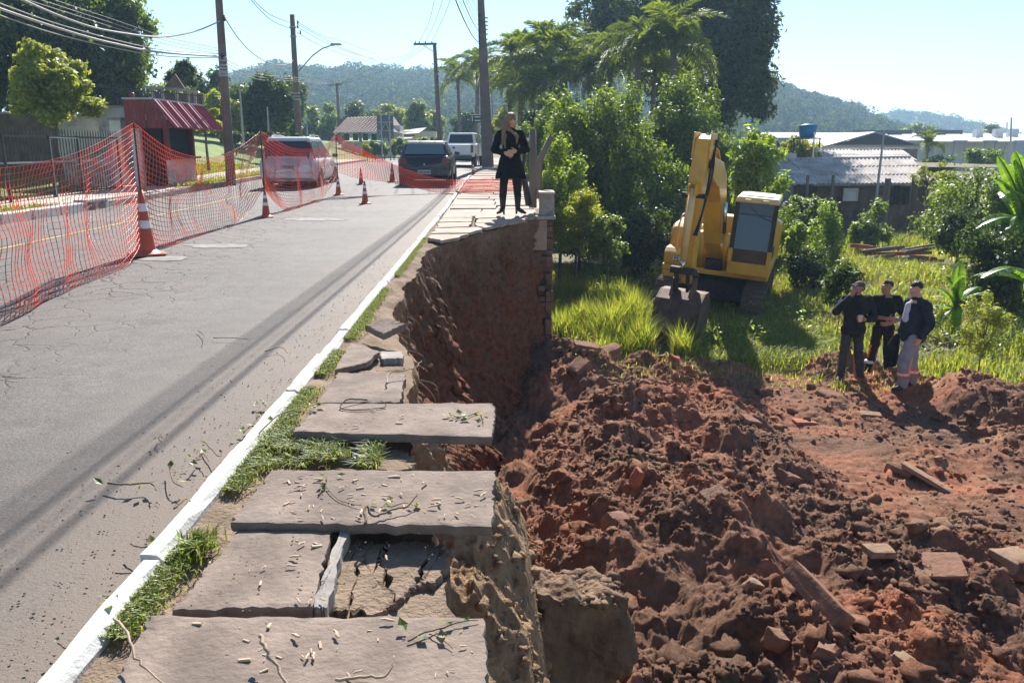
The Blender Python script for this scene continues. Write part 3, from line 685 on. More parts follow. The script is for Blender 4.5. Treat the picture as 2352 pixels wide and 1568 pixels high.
def hill(name, ridge, Y, depth, base, n, seed, label):
    q = np.random.RandomState(seed); hx, hz = px_hill(ridge, Y)
    def ysp(t): return Y-depth+depth*t
    def zf(x, t):           # x at the ridge; the slope rises evenly from the foot to the ridge line
        k = ysp(t)/Y; top = (np.interp(x, hx, hz)-7.0-CAMH)*k+CAMH
        return base+(top-base)*np.clip(np.where(t <= 1, np.sin(np.clip(t, 0, 1)*math.pi/2)**.9, 1-(t-1)*1.2), 0, 1)
    X, T = np.meshgrid(np.linspace(hx[0], hx[-1], 60), np.linspace(0, 1.5, 30), indexing='ij'); Zz = zf(X, T)
    me = npmesh(name, np.stack([X*ysp(T)/Y, ysp(T), Zz], -1).reshape(-1, 3), gridfaces(60, 30)); o = link(name, me, 'hill_ground', None, True); o['kind'] = 'structure'
    xr = q.uniform(hx[0], hx[-1], n); t = q.uniform(0, 1.04, n)**.85; cy = ysp(t); cx = xr*cy/Y; cz = zf(xr, t)
    r = q.uniform(2.2, 5.6, n)*(1+.4*(q.rand(n) > .93)); hgt = q.uniform(.2, 1.0, n)*3+1.5*(q.rand(n) > .9)
    k = 130; idx = np.repeat(np.arange(n), k); d = unit(q.normal(size=(n*k, 3))); d[:, 2] = np.abs(d[:, 2])*.95-.12
    lump = 1+.25*fbm(d*2.2+idx[:, None]*3.1, 2, 9)
    P = np.stack([cx, cy, cz+hgt], -1)[idx]+d*(r[idx]*lump)[:, None]*np.array([1, 1, .85])
    Nn = unit(d+q.normal(size=d.shape)*.45)
    o = link('hill_forest', quadmesh('hill_forest', leafquads(P, Nn, 1.15, q, .75)), 'leaf_hill'); tag(o, label, 'forest', kind='stuff')
hill('hill', [(380, 230), (470, 195), (520, 170), (580, 152), (640, 138), (680, 140), (740, 150), (800, 147), (860, 143), (900, 146), (960, 152), (1010, 152), (1060, 150), (1120, 130), (1180, 118), (1300, 110), (1450, 130), (1640, 200), (1720, 260)], 430, 240, -2, 1500, 2, 'hazy forested ridge rising behind the road and the roofs')
hill('far_hill', [(1500, 120), (1640, 140), (1740, 165), (1790, 182), (1850, 198), (1920, 222), (1990, 248), (2060, 276), (2120, 300), (2200, 330), (2300, 345)], 380, 160, -2, 700, 3, 'forested hill slope descending to the right behind the white warehouse')
hill('distant_hill', [(1900, 300), (1990, 262), (2040, 250), (2090, 246), (2140, 252), (2200, 264), (2260, 280), (2320, 298), (2420, 318), (2560, 335)], 640, 150, -2, 420, 4, 'low bluish forested hill farthest away on the right')
hz = MB(); hz.box((100, 700, 32), (2060, 1560, 74)); hz = hz.build('haze', None); tag(hz, 'thin bluish haze in the air over the valley', 'haze', kind='stuff')
m_, t_, N_, L_ = nodes('haze_air'); vv = N_('ShaderNodeVolumePrincipled'); vv.inputs['Color'].default_value = (.48, .74, 1, 1); vv.inputs['Density'].default_value = .0007
vv.inputs['Anisotropy'].default_value = .3
oo = N_('ShaderNodeOutputMaterial'); L_(vv.outputs[0], oo.inputs['Volume']); hz.data.materials.append(m_)
# ================================================================== VEGETATION
def clump_set(q, C, Rr, k, rc=(.28, .45), shell=(.35, .85), zmin=-.75):
    d = unit(q.normal(size=(k*3, 3))); d = d[d[:, 2] > zmin][:k]
    f = q.uniform(shell[0], shell[1], len(d))[:, None]
    cc = np.array(C)+d*np.array(Rr)*f
    rr = q.uniform(rc[0], rc[1], (len(d), 1))*np.array(Rr)*np.array([1, 1, .85])
    return cc, rr
def crown_leaves(q, cc, rr, n, size, asp=.5, up=.35, hang=0, inner=.55):
    w = (rr.prod(1))**(2/3); idx = q.choice(len(cc), n, p=w/w.sum()); d = unit(q.normal(size=(n, 3)))
    f = np.clip(q.normal(.74, .26, n), .08, 1.45)
    P = cc[idx]+d*rr[idx]*f[:, None]
    Nn = unit(d*.7+q.normal(size=d.shape)*.55+np.array([0, 0, up]))
    if hang: Nn[:, 2] *= (1-hang); Nn = unit(Nn)
    return leafquads(P, Nn, size, q, asp)
def limbs(m, q, base, fork, cc, r0, nl=7):
    base, fork = Vector(base), Vector(fork); mid = base.lerp(fork, .5)+Vector((q.normal()*r0*.8, q.normal()*r0*.8, 0))
    m.tube([base-Vector((0, 0, .3)), base+Vector((0, 0, .05)), mid, fork], [r0*1.35, r0*1.1, r0*.9, r0*.72], 9)
    for i in q.permutation(len(cc))[:nl]:
        e = Vector(cc[i]); a = fork.lerp(e, .5)+Vector((q.normal()*.1, q.normal()*.1, .12))*(e-fork).length*.5
        m.tube([fork-(fork-mid)*.08, a, e], [r0*.5, r0*.32, r0*.09], 6)
def tree(name, label, cat, base, C, Rr, n, size, lm, seed, k=22, r0=.2, asp=.5, rc=(.28, .45), group=None, fork=None, up=.35, extra=None, nl=7, shell=(.35, .85), bark='bark', zmin=-1.0):
    q = np.random.RandomState(seed); t = thing(name, label, cat, base, 0, group); b = np.array(base)
    cc, rr = clump_set(q, C, Rr, k, rc, shell, zmin)
    if extra is not None:
        for (C2, R2, k2) in extra:
            c2, r2 = clump_set(q, C2, R2, k2, rc, shell, zmin); cc = np.vstack([cc, c2]); rr = np.vstack([rr, r2])
    m = MB(); f = fork if fork is not None else (base[0]*.7+C[0]*.3, base[1]*.7+C[1]*.3, C[2]-Rr[2]*.55)
    limbs(m, q, (0, 0, 0), Vector(f)-Vector(base), cc-b, r0, nl); m.build('trunk', bark, t, smooth=True)
    link('crown', quadmesh('crown', crown_leaves(q, cc-b, rr, n, size, asp, up)), lm, t)
    return t
zfull = True
def pxc(u0, v0, u1, v1, Y):
    c = W((u0+u1)/2, (v0+v1)/2, Y); a = W(u0, (v0+v1)/2, Y); b = W((u0+u1)/2, v0, Y)
    return c, abs(c.x-a.x), abs(b.z-c.z)
def ptree(name, label, cat, box, Y, zb, n, size, lm, seed, depth=None, **kw):
    c, rx, rzz = pxc(*box, Y); bx = kw.pop('bx', c.x)
    return tree(name, label, cat, (bx, Y, zb), c, (rx, depth or rx, rzz), n, size, lm, seed, **kw)

# left of the road
ptree('shade_tree', 'large dark leafy tree towering at the top left behind the overhead wires', 'tree', (-190, -150, 320, 300), 37, 1.3, 34000, .26, 'leaf_dark', 1, k=46, r0=.35, depth=5, group=None)
ptree('shade_tree', 'loose lighter green tree beside the big dark one, above the balcony', 'tree', (180, -70, 392, 265), 39, 1.3, 15000, .24, 'leaf_mid', 2, k=30, r0=.25, rc=(.2, .34))
ptree('round_tree', 'pale yellow green rounded small tree above the left metal fence', 'tree', (4, 92, 232, 305), 24.5, .2, 17000, .15, 'leaf_olive', 3, k=60, r0=.09, rc=(.15, .27))
ptree('shrub', 'dark green shrub right of the balcony, left of the first pole', 'shrub', (378, 135, 455, 235), 42, 1.2, 4500, .2, 'leaf_dark', 4, k=16, r0=.1)
for i, (bx, Y, n, lb, mt_) in enumerate((((425, 150, 575, 345), 58, 14000, 'dark dense evergreen tree directly behind the first pole', 'leaf_dark'), ((540, 168, 690, 345), 52, 14000, 'dark rounded tree between the two nearest left poles', 'leaf_dark'), ((590, 160, 712, 340), 64, 11000, 'dark tree top showing left of the street lamp pole', 'leaf_dark'), ((455, 205, 560, 330), 50, 6000, 'greyish green tree in front of the dark evergreen behind the first pole', 'leaf_olive'))):
    ptree('evergreen_tree', lb, 'tree', bx, Y, .8, n, .3, mt_, 20+i, k=26, r0=.22)
ptree('terrace_bush', 'dark leafy bush behind the terrace fence above the kiosk', 'bush', (228, 175, 340, 268), 38, 1.0, 5500, .16, 'leaf_dark', 31, k=26, r0=.05)
ptree('terrace_bush', 'green bush behind the veranda posts left of the first pole', 'bush', (330, 190, 470, 280), 40, 1.0, 5500, .16, 'leaf_mid', 32, k=26, r0=.05)
ptree('yellow_shrub', 'yellow leaved shrub behind the right end of the red kiosk roof', 'shrub', (428, 232, 512, 318), 33, .7, 3500, .13, 'leaf_yellow', 30, k=14, r0=.05, rc=(.18, .32))
# hedge on the left beyond the lawn
q0 = np.random.RandomState(5)
for i in range(5):
    u = 520+i*36; ptree('hedge_bush', 'one of the clipped dark bushes in the hedge behind the green lawn', 'bush', (u, 300, u+40, 335), 44, .6, 1500, .13, 'leaf_dark', 40+i, k=10, r0=.03, rc=(.3, .45), group='clipped hedge bushes')
# middle distance trees behind the house
names = [((690, 236, 790, 330), 'bushy tree left of the tile roofed house, right of the street lamp pole'), ((780, 232, 870, 320), 'tree rising right behind the tile roof ridge'), ((850, 232, 935, 320), 'tree behind the back of the road sign'), ((925, 222, 985, 315), 'tree in the gap right of the road sign back'), ((740, 285, 800, 335), 'low bush at the left end of the tile roofed house'), ((960, 248, 1030, 330), 'grey green tree behind the pole with the crossarm'), ((640, 255, 720, 335), 'dark bush showing behind the silver car'), ((1030, 258, 1110, 330), 'bushy growth under the two far palms')]
for i, (b, lb) in enumerate(names):
    ptree('far_tree', lb, 'tree', b, 92+3*(i % 3), .3, 4200, .38, ('leaf_mid', 'leaf_dark', 'leaf_olive')[i % 3], 50+i, k=18, r0=.2, rc=(.25, .4))
# garden plants in front of the house
for i in range(9):
    u = 845+i*19+q0.uniform(-4, 4); ptree('garden_plant', 'one of the leafy garden plants along the fence before the tile roofed house', 'plant', (u-13, 318+q0.uniform(-4, 6), u+13, 362), 66, .3, 420, .42, ('leaf_yellow', 'leaf_mid', 'leaf_lime')[i % 3], 70+i, k=7, r0=.04, asp=.35, group='garden plants by the house', nl=3)
# the huge mango tree
mc, mrx, mrz = pxc(1330, -250, 1800, 330, 56)
tree('mango_tree', 'huge dark dense broad crowned tree behind the palms', 'tree', (mc.x, 56, -2.3), W(1620, 10, 56), (5.2, 5, 7.2), 60000, .42, 'leaf_mango', 90, k=60, r0=.55, asp=.36, rc=(.2, .34), extra=[(W(1370, 60, 58), (2.4, 2.5, 3.2), 18), (W(1450, 10, 58), (3.2, 3, 3.6), 22), (W(1690, 190, 55), (3.0, 3, 4.0), 34), (W(1400, 50, 57), (2.3, 2.5, 2.6), 18), (W(1560, 110, 55), (3.6, 3, 4.6), 30), (W(1700, 110, 55), (2.9, 3, 4.4), 26)])
# mid broadleaf trees by the pavement
ptree('broadleaf_tree', 'glossy leaved tree with open crown and visible trunk left of the excavator', 'tree', (1240, 140, 1505, 590), 27, -2.5, 19000, .135, 'leaf_mid', 101, k=52, r0=.085, rc=(.16, .28), asp=.42, bx=W(1395, 400, 27).x, depth=1.8, fork=W(1394, 300, 27), nl=14)
ptree('broadleaf_tree', 'glossy leaved tree directly behind the excavator arm, below the palm crowns', 'tree', (1465, 122, 1695, 560), 30, -2.5, 16000, .14, 'leaf_mid', 102, k=44, r0=.09, rc=(.16, .28), asp=.42, depth=1.6, nl=10)
ptree('broadleaf_tree', 'darker bushy tree filling the gap low behind the excavator counterweight', 'tree', (1370, 330, 1620, 600), 25.5, -2.5, 9500, .135, 'leaf_mid', 103, k=36, r0=.07, rc=(.2, .34), asp=.42, depth=1.2)
ptree('broadleaf_tree', 'leafy small tree just right of the coat wearing person head', 'tree', (1195, 210, 1340, 520), 30, -1.5, 8500, .14, 'leaf_mid', 104, k=26, r0=.07, rc=(.18, .32), asp=.42)
ptree('roadside_bush', 'bright green bush right of the leaning timber posts', 'bush', (1225, 305, 1350, 570), 22.5, -2.4, 9500, .1, 'leaf_lime', 105, k=46, r0=.05, rc=(.18, .3), asp=.42, depth=.55)
ptree('roadside_bush', 'yellowish bush growing against the end of the retaining wall', 'bush', (1258, 410, 1390, 600), 20.5, -2.5, 6500, .09, 'leaf_yellow', 106, k=46, r0=.04, rc=(.18, .3), asp=.42, depth=.6)
ptree('roadside_bush', 'green bush low between the wall and the tall grass', 'bush', (1340, 480, 1452, 625), 19.6, -2.5, 3800, .085, 'leaf_mid', 107, k=18, r0=.03, rc=(.2, .32), depth=.6)
ptree('roadside_bush', 'dark shaded bush just left of the excavator bucket cylinder', 'bush', (1400, 440, 1560, 640), 22.5, -2.5, 4500, .11, 'leaf_dark', 108, k=20, r0=.04, rc=(.22, .36), depth=.8)
ptree('long_leaf_tree', 'tree with long drooping pale green leaves right of the excavator arm', 'tree', (1665, 275, 1812, 520), 23.5, -2.5, 4400, .26, 'leaf_lime', 109, k=46, r0=.07, rc=(.18, .3), asp=.22, depth=.9)
# by the yard house
ptree('yard_shrub', 'upright leafy shrub just right of the excavator cab', 'shrub', (1838, 438, 1955, 690), 25, -2.4, 5200, .12, 'leaf_lime', 110, k=46, r0=.06, rc=(.16, .28), asp=.45, depth=.7)
ptree('yard_shrub', 'low broad leaved shrub in front of the house posts', 'shrub', (1955, 466, 2050, 580), 30, -2.4, 2600, .15, 'leaf_mid', 111, k=14, r0=.03)
ptree('yard_shrub', 'small shrub left of the upright shrub at the cab', 'shrub', (1795, 500, 1850, 600), 22.5, -2.4, 1700, .11, 'leaf_lime', 112, k=12, r0=.03)
ptree('yard_shrub', 'dark weedy bush right of the excavator track', 'bush', (1800, 560, 1915, 690), 22, -2.5, 4600, .10, 'leaf_dark', 113, k=20, r0=.03, depth=.7)
ptree('bare_tree', 'thin greyish tree leaning over the corrugated roof', 'tree', (2085, 360, 2180, 440), 33, -2.3, 1300, .10, 'leaf_olive', 114, k=18, r0=.06, rc=(.16, .28), nl=14)
ptree('hedge_tree', 'broad vine covered hedge tree at the right edge behind the bananas', 'tree', (2110, 345, 2440, 620), 27, -2.4, 20000, .13, 'leaf_mid', 115, k=48, r0=.12, rc=(.2, .32), depth=1.6)
ptree('hedge_tree', 'dark shrub mass under the banana leaves at the right edge', 'bush', (2190, 480, 2460, 800), 19, -2.5, 9000, .12, 'leaf_dark', 116, k=34, r0=.08, rc=(.2, .34), depth=1.0)
ptree('hedge_tree', 'olive bush left of the vine covered hedge, beside the far palm', 'bush', (2130, 395, 2210, 470), 36, -2.3, 2400, .16, 'leaf_olive', 117, k=14, r0=.06)
ptree('far_bush', 'olive bush behind the blue water tank', 'bush', (1785, 308, 1900, 375), 52, -2.2, 3500, .2, 'leaf_yellow', 118, k=16, r0=.08)
for i, (b, Y, lb) in enumerate((((2078, 276, 2158, 318), 170, 'flat topped tree behind the warehouse roof vents'), ((2245, 288, 2300, 320), 175, 'small dark tree at the right end of the warehouse roof'), ((2115, 350, 2200, 400), 60, 'grey green bush in front of the warehouse wall'), ((2210, 338, 2300, 390), 58, 'bush before the cream wall of the warehouse'))):
    ptree('far_bush', lb, 'tree', b, Y, -2, 2600, .45 if Y > 100 else .22, 'leaf_mid', 120+i, k=16, r0=.12)
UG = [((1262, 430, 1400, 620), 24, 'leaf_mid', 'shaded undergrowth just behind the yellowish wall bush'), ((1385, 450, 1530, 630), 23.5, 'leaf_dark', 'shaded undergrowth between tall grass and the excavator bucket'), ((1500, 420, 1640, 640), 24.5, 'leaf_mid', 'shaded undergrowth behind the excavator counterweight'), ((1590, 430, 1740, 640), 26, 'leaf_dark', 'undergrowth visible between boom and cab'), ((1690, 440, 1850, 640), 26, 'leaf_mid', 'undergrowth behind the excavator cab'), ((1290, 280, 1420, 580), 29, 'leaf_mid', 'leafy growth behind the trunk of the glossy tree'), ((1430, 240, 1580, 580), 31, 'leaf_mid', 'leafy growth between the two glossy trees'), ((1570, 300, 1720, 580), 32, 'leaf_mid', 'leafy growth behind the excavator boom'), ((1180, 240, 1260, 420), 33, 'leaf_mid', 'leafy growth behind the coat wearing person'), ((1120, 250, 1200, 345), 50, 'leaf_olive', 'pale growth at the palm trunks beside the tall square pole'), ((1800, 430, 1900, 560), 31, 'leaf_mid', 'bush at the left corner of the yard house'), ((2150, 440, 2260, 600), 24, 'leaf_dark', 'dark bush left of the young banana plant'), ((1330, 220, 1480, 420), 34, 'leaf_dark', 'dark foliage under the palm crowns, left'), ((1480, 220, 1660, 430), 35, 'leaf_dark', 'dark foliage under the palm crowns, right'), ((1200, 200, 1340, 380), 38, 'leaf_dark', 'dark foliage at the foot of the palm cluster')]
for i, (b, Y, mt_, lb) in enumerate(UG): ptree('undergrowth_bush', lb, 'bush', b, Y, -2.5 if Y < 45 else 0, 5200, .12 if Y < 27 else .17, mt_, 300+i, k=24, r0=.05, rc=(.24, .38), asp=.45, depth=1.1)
# spiky weed shrub standing by the men
ptree('weed_shrub', 'thin stemmed weedy shrub in the sunlit grass right of the standing men', 'shrub', (2195, 655, 2325, 860), 13.6, -2.55, 2600, .085, 'leaf_olive', 130, k=26, r0=.014, rc=(.14, .26), asp=.24, depth=.5, nl=14)
ptree('fern_plant', 'drooping dark leaved plant behind the man with the cap', 'plant', (1880, 600, 1985, 715), 16.6, -2.5, 900, .16, 'leaf_dark', 131, k=12, r0=.008, asp=.25, depth=.5)

# ---- palms
def frond_mesh(q, Ln, nl=46, leaf=.55):
    V = []; pts = []
    for i in range(nl):
        t = (i+1)/nl; x = Ln*(t-.18*t**3); z = Ln*(.42*t-.85*t**2.3); pts.append((x, z))
    for i, (x, z) in enumerate(pts):
        t = (i+1)/nl
        if t < .12: continue
        ll = leaf*(math.sin(math.pi*min(1, t*.85+.12))**.6)
        for s in (-1, 1):
            for r in range(2):
                a = q.uniform(-.5, .9); fw = q.uniform(.25, .7); dr = q.uniform(.35, 1.0)
                d = Vector((fw, s*math.cos(a), math.sin(a)*.8)).normalized(); p0 = Vector((x, 0, z)); L1 = ll*q.uniform(.8, 1.15)
                p1 = p0+d*L1*.5; p2 = p0+d*L1+Vector((0, 0, -dr*L1*.6)); w = Vector((d.y, -d.x, .3)).normalized()*.022*Ln/2.2
                V += [p0-w*.5, p0+w*.5, p1+w, p1-w, p1-w, p1+w, p2+w*.15, p2-w*.15]
    m = MB(); m.tube([(0, 0, 0)]+[(x, 0, z) for x, z in pts[::5]]+[(pts[-1][0], 0, pts[-1][1])], [.035*Ln/2.4]+[.03*Ln/2.4*(1-.85*k/len(pts[::5])) for k in range(len(pts[::5]))]+[.003], 5, False)
    b = len(m.v); m.v += [tuple(v) for v in V]; m.f += [tuple(b+4*i+k for k in range(4)) for i in range(len(V)//4)]
    me = bpy.data.meshes.new('frond'); me.from_pydata(m.v, [], m.f); me.update(); me.materials.append(M['leaf_palm']); return me
qp = random.Random(3)
class _Q:
    def uniform(s, a, b): return qp.uniform(a, b)
FR = [frond_mesh(_Q(), 2.4) for _ in range(4)]
def palm(label, u, v, Y, zb, scale, seed, nf=19, lean=0):
    q = random.Random(seed); top = W(u, v, Y); t = thing('palm_tree', label, 'palm', (top.x+lean, Y, zb), 0)
    h = top.z-zb; m = MB()
    m.tube([(0, 0, -.2), (-lean*.3, 0, h*.4), (-lean, 0, h)], [.2*scale, .15*scale, .12*scale], 10)
    for k in range(5): m.tube([(-lean+q.uniform(-.1, .1), q.uniform(-.1, .1), h-.15), (-lean+q.uniform(-.3, .3)*scale, q.uniform(-.3, .3)*scale, h-.7*scale)], [.04, .02], 5)
    m.build('trunk', 'palm_trunk', t, smooth=True)
    for i in range(nf):
        f = bpy.data.objects.new('frond', FR[i % 4]); COL.objects.link(f); f.parent = t; f.location = (-lean, 0, h)
        f.rotation_euler = (q.uniform(-.25, .25), -R(q.uniform(-28, 62) if i > 3 else q.uniform(55, 80)), 2*math.pi*i/nf*2.38+q.uniform(-.2, .2)); s = scale*q.uniform(.85, 1.12); f.scale = (s, s, s)
PALMS = [('short palm farthest left beside the tall utility pole', 1052, 172, 70, .2, 1.05), ('palm touching the left side of the tall utility pole', 1098, 152, 66, .2, 1.15), ('palm just right of the tall utility pole', 1168, 165, 50, -.5, 1.0), ('tall palm left in the dense palm cluster', 1192, 105, 46, -1, 1.05), ('palm in the middle of the dense palm cluster', 1252, 100, 44, -1, 1.2), ('palm on the right of the dense palm cluster', 1298, 120, 46, -1, 1.1), ('lower palm of the dense cluster with hanging dead fronds', 1226, 175, 42, -1, 1.0), ('palm standing before the left edge of the huge dark tree', 1352, 140, 42, -1.5, .9), ('narrow palm with upright bright fronds before the huge dark tree', 1402, 110, 41, -1.5, .9), ('tall palm left of the pair before the huge dark tree', 1468, 78, 38, -2, 1.05), ('tallest bright palm right of the pair before the huge dark tree', 1548, 72, 37, -2, 1.1), ('lower palm in the shade between the two tall ones', 1505, 130, 40, -2, .9)]
PALMS = [(lb, u, v+(38 if i > 1 else 12), Y, zb, sc_*.92) for i, (lb, u, v, Y, zb, sc_) in enumerate(PALMS)]
for i, (lb, u, v, Y, zb, sc_) in enumerate(PALMS): palm(lb, u, v, Y, zb, sc_*1.05, 200+i, 20, lean=[.1, -.2, .3, .15, -.1][i % 5])
palm('small distant palm with drooping crown beside the corrugated roof', 2132, 335, 62, -2.3, .62, 240, 14)

# ---- banana plants
def banana_leaf(q, Ln, wd, curve, tear):
    n = 26; V = []; Fc = []
    def mid(t): return Vector((Ln*(t-.22*curve*t*t), 0, Ln*(.5*t-.72*curve*t*t)))
    for s in (-1, 1):
        for i in range(n):
            t0, t1 = i/n, (i+1)/n; gap = .35*q.random()*tear
            b = len(V)
            for t in (t0, t1-gap/n):
                p = mid(t); w = wd*(math.sin(math.pi*min(.985, t*.93+.05))**.55)
                V += [p, p+Vector((0, s*w*.55, .10*w)), p+Vector((-.02, s*w, -.12*w*(1+2*tear*q.random())))]
            Fc += [(b, b+1, b+4, b+3), (b+1, b+2, b+5, b+4)]
    m = MB(); m.add(V, Fc); m.tube([mid(i/8) for i in range(9)], [.03*(1-.1*i) for i in range(9)], 6, False)
    me = bpy.data.meshes.new('banana_leaf'); me.from_pydata(m.v, [], m.f); me.update(); me.materials.append(M['leaf_banana']); return me
qb = random.Random(9); BL = [banana_leaf(qb, 1.5, .23, c, tr) for c, tr in ((.35, .35), (.7, .7), (1.0, 1.0), (.55, .5))]
def banana(label, base, h, leaves, seed):
    q = random.Random(seed); t = thing('banana_plant', label, 'banana plant', base)
    part('stem', 'leaf_banana', t, lambda m: m.tube([(0, 0, -.2), (.03, 0, h*.5), (0, 0, h)], [.12, .10, .06], 10), smooth=True)
    for (az, el, s, k) in leaves:
        f = bpy.data.objects.new('leaf', BL[k]); COL.objects.link(f); f.parent = t; f.location = (0, 0, h-q.uniform(0, .25)); f.rotation_euler = (q.uniform(-.3, .3), -R(el), R(az)); f.scale = (s, s, s)
b1 = W(2345, 600, 19.5); banana('tall banana plant with big upright leaves at the right picture edge', (b1.x, 19.5, -2.5), 2.15, [(195, 64, 1.25, 3), (140, 60, 1.2, 0), (265, 62, 1.2, 3), (180, 48, 1.25, 0), (250, 30, 1.1, 1), (215, 40, 1.1, 1), (190, 12, 1.1, 2), (170, 45, 1.0, 3), (320, 40, 1, 1), (20, 50, 1, 0), (230, -5, 1.0, 2), (100, 40, 1, 1)], 1)
b2 = W(2205, 640, 17.5); banana('young banana plant with one bright upright leaf left of the tall one', (b2.x, 17.5, -2.5), .62, [(185, 5, .62, 2), (70, 76, .62, 3), (175, 40, .55, 1), (20, 30, .6, 1), (300, -10, .6, 2), (140, 60, .5, 3), (330, 20, .55, 1), (250, 60, .6, 3), (210, -15, .6, 2), (280, 10, .5, 1)], 2)
b3 = W(2390, 640, 15.5); banana('banana plant reaching in from the right with a torn drooping leaf', (b3.x, 15.5, -2.5), 1.25, [(185, 25, 1.0, 2), (160, 10, .9, 1), (230, 50, .8, 3), (120, 60, .9, 0)], 3)

# ---- grass
def blades(name, X, Y, Z, h, mt, label, seed, w=.006, lean=.45, kind='stuff', wind=(0, 0)):
    q = np.random.RandomState(seed); n = len(X); a = q.uniform(0, 2*np.pi, n); ln = lean*q.uniform(.3, 1.3, n); d = np.stack([np.cos(a)+wind[0], np.sin(a)+wind[1], 0*a], -1); d = unit(d)
    s = np.stack([-d[:, 1], d[:, 0], 0*a], -1)*(w*q.uniform(.7, 1.4, n))[:, None]; B = np.stack([X, Y, Z], -1); hh = (h*q.uniform(.55, 1.25, n))[:, None]
    up = np.array([0, 0, 1.0]); lnn = ln[:, None]
    p1 = B+up*hh*.55+d*hh*lnn*.25; p2 = B+up*hh*(.95-.25*lnn)+d*hh*lnn*.95
    V = np.stack([B-s, B+s, p1+s*.9, p1-s*.9, p1-s*.9, p1+s*.9, p2+s*.1, p2-s*.1], 1).reshape(-1, 3)
    # weld the two quads of each blade so a blade is one island
    V = np.stack([B-s, B+s, p1+s*.9, p1-s*.9, p2+s*.1, p2-s*.1], 1).reshape(-1, 3)
    b = (np.arange(n)*6)[:, None]; Fc = np.concatenate([b+np.array([[0, 1, 2, 3]]), b+np.array([[3, 2, 4, 5]])], 0)
    o = link(name, npmesh(name, V, Fc), mt); tag(o, label, 'grass', kind=kind); return o
def rnd(seed): return np.random.RandomState(seed)
def lowz(X, Y): return low_z(np.asarray(X), np.asarray(Y))
q = rnd(1); n = 34000; X = q.uniform(.85, 3.3, n); Y = q.uniform(14.3, 19.5, n); k = (fbm(np.stack([X*1.4, Y*1.4, 0*X], -1), 2, 3) > -.45) & (Y > 14.7+.35*np.sin(X*3)) & ~((X > 2.7) & (Y > 15.0)); X, Y = X[k], Y[k]
hh = .55+.35*fbm(np.stack([X*.9, Y*.9, 0*X], -1), 2, 8); blades('tall_grass', X, Y, lowz(X, Y), np.clip(hh, .3, 1.1)*1.35, 'grass_tall', 'tall bright backlit grass between the wall and the excavator bucket', 2, .008)
q = rnd(2); n = 17000; X = q.uniform(3.1, 6.6, n); Y = q.uniform(13.9, 19.5, n); k = (Y > 14.0+.2*np.sin(X*4)) & ~((X > 4.2) & (Y > 19)); X, Y = X[k], Y[k]
blades('trampled_grass', X, Y, lowz(X, Y), .26, 'grass_tall', 'trampled grass in front of the excavator tracks', 3, .007, .9)
q = rnd(4); n = 60000; Y = 10+27*q.rand(n)**.8; X = 5.4+q.rand(n)*(Y*.42+1.2)+ .12*(Y-12); k = (fbm(np.stack([X*.5, Y*.5, 0*X], -1), 2, 13) > -.5) & (X > 6.4+1.5*(Y < 14)) & ~((np.abs(X-6.6) < .5) & (Y < 15.2)) & (X-.35*(13-Y) > 6.5); X, Y = X[k], Y[k]
hh = np.clip(.3+.25*fbm(np.stack([X*.6, Y*.6, 0*X], -1), 2, 18), .12, .7); blades('meadow_grass', X, Y, lowz(X, Y), hh, 'grass_tall', 'sunlit meadow grass spreading around and behind the standing men', 5, .009, .6)
q = rnd(6); n = 9000; X = q.uniform(6, 14, n); Y = q.uniform(17, 30, n); blades('dry_grass', X, Y, lowz(X, Y), .35, 'grass_dry', 'dry straw coloured grass among the green meadow', 7, .008, .6)
q = rnd(20); n = 24000; X = q.uniform(.9, 9, n); Y = q.uniform(17, 26, n); blades('shade_grass', X, Y, lowz(X, Y), .3, 'grass_tall', 'rough grass under the bushes around the excavator', 21, .010, .7)
q = rnd(22); n = 9000; Y = 13.9+12*q.rand(n); X = 1+q.rand(n)*(Y*.62); k = (fbm(np.stack([X*.8, Y*.8, 0*X], -1), 2, 41) > .12); X, Y = X[k], Y[k]; n = len(X)
o = link('meadow_weeds', quadmesh('meadow_weeds', leafquads(np.stack([X, Y, lowz(X, Y)+q.uniform(.04, .5, n)], -1), unit(q.normal(size=(n, 3))*.6+np.array([0, 0, 1])), .10, q, .45)), 'leaf_lime'); tag(o, 'broad leaved weeds mixed into the meadow grass', 'weeds', kind='stuff')
q = rnd(24); n = 1300; X = 1+6.5*q.rand(n); Y = 12.9+q.rand(n)*1.9; k = soil_base(X, Y) > -3.2; X, Y = X[k], Y[k]; blades('edge_tufts', X, Y, np.maximum(soil_z(X, Y, False), lowz(X, Y)), .13, 'grass_tall', 'sparse tufts where the soil runs into the grass', 25, .006, .9)
# verge along the kerb
q = rnd(8); n = 24000; Y = 1.5+10.2*q.rand(n)**1.3; X = kerb_x(Y)+.07+np.abs(q.normal(0, .036, n))*np.where(Y < 6.2, 1.2, .8); k = (fbm(np.stack([X*0, Y*2.3, 0*X], -1), 3, 3) > -.5) & ~((Y > 7.4) & (Y < 8.2)) & ~(Y < 1.75); X, Y = X[k], Y[k]
blades('kerb_grass', X, Y, .03+0*X, .022, 'grass_verge', 'short grass growing between the white kerb and the slabs', 9, .0022, 1.1)
q = rnd(10); n = 5200; u = q.uniform(600, 872, n); v = q.uniform(1000, 1080, n); P = np.array([G(a, b, .02) for a, b in zip(u, v)]); k = (fbm(P*9, 2, 5) > -.15) & (P[:, 0] > kerb_x(P[:, 1])+.08); P = P[k]
blades('slab_gap_grass', P[:, 0], P[:, 1], .02+0*P[:, 0], .055, 'grass_verge', 'grass patch filling the gap between two overhanging slabs', 11, .0022, 1.2)
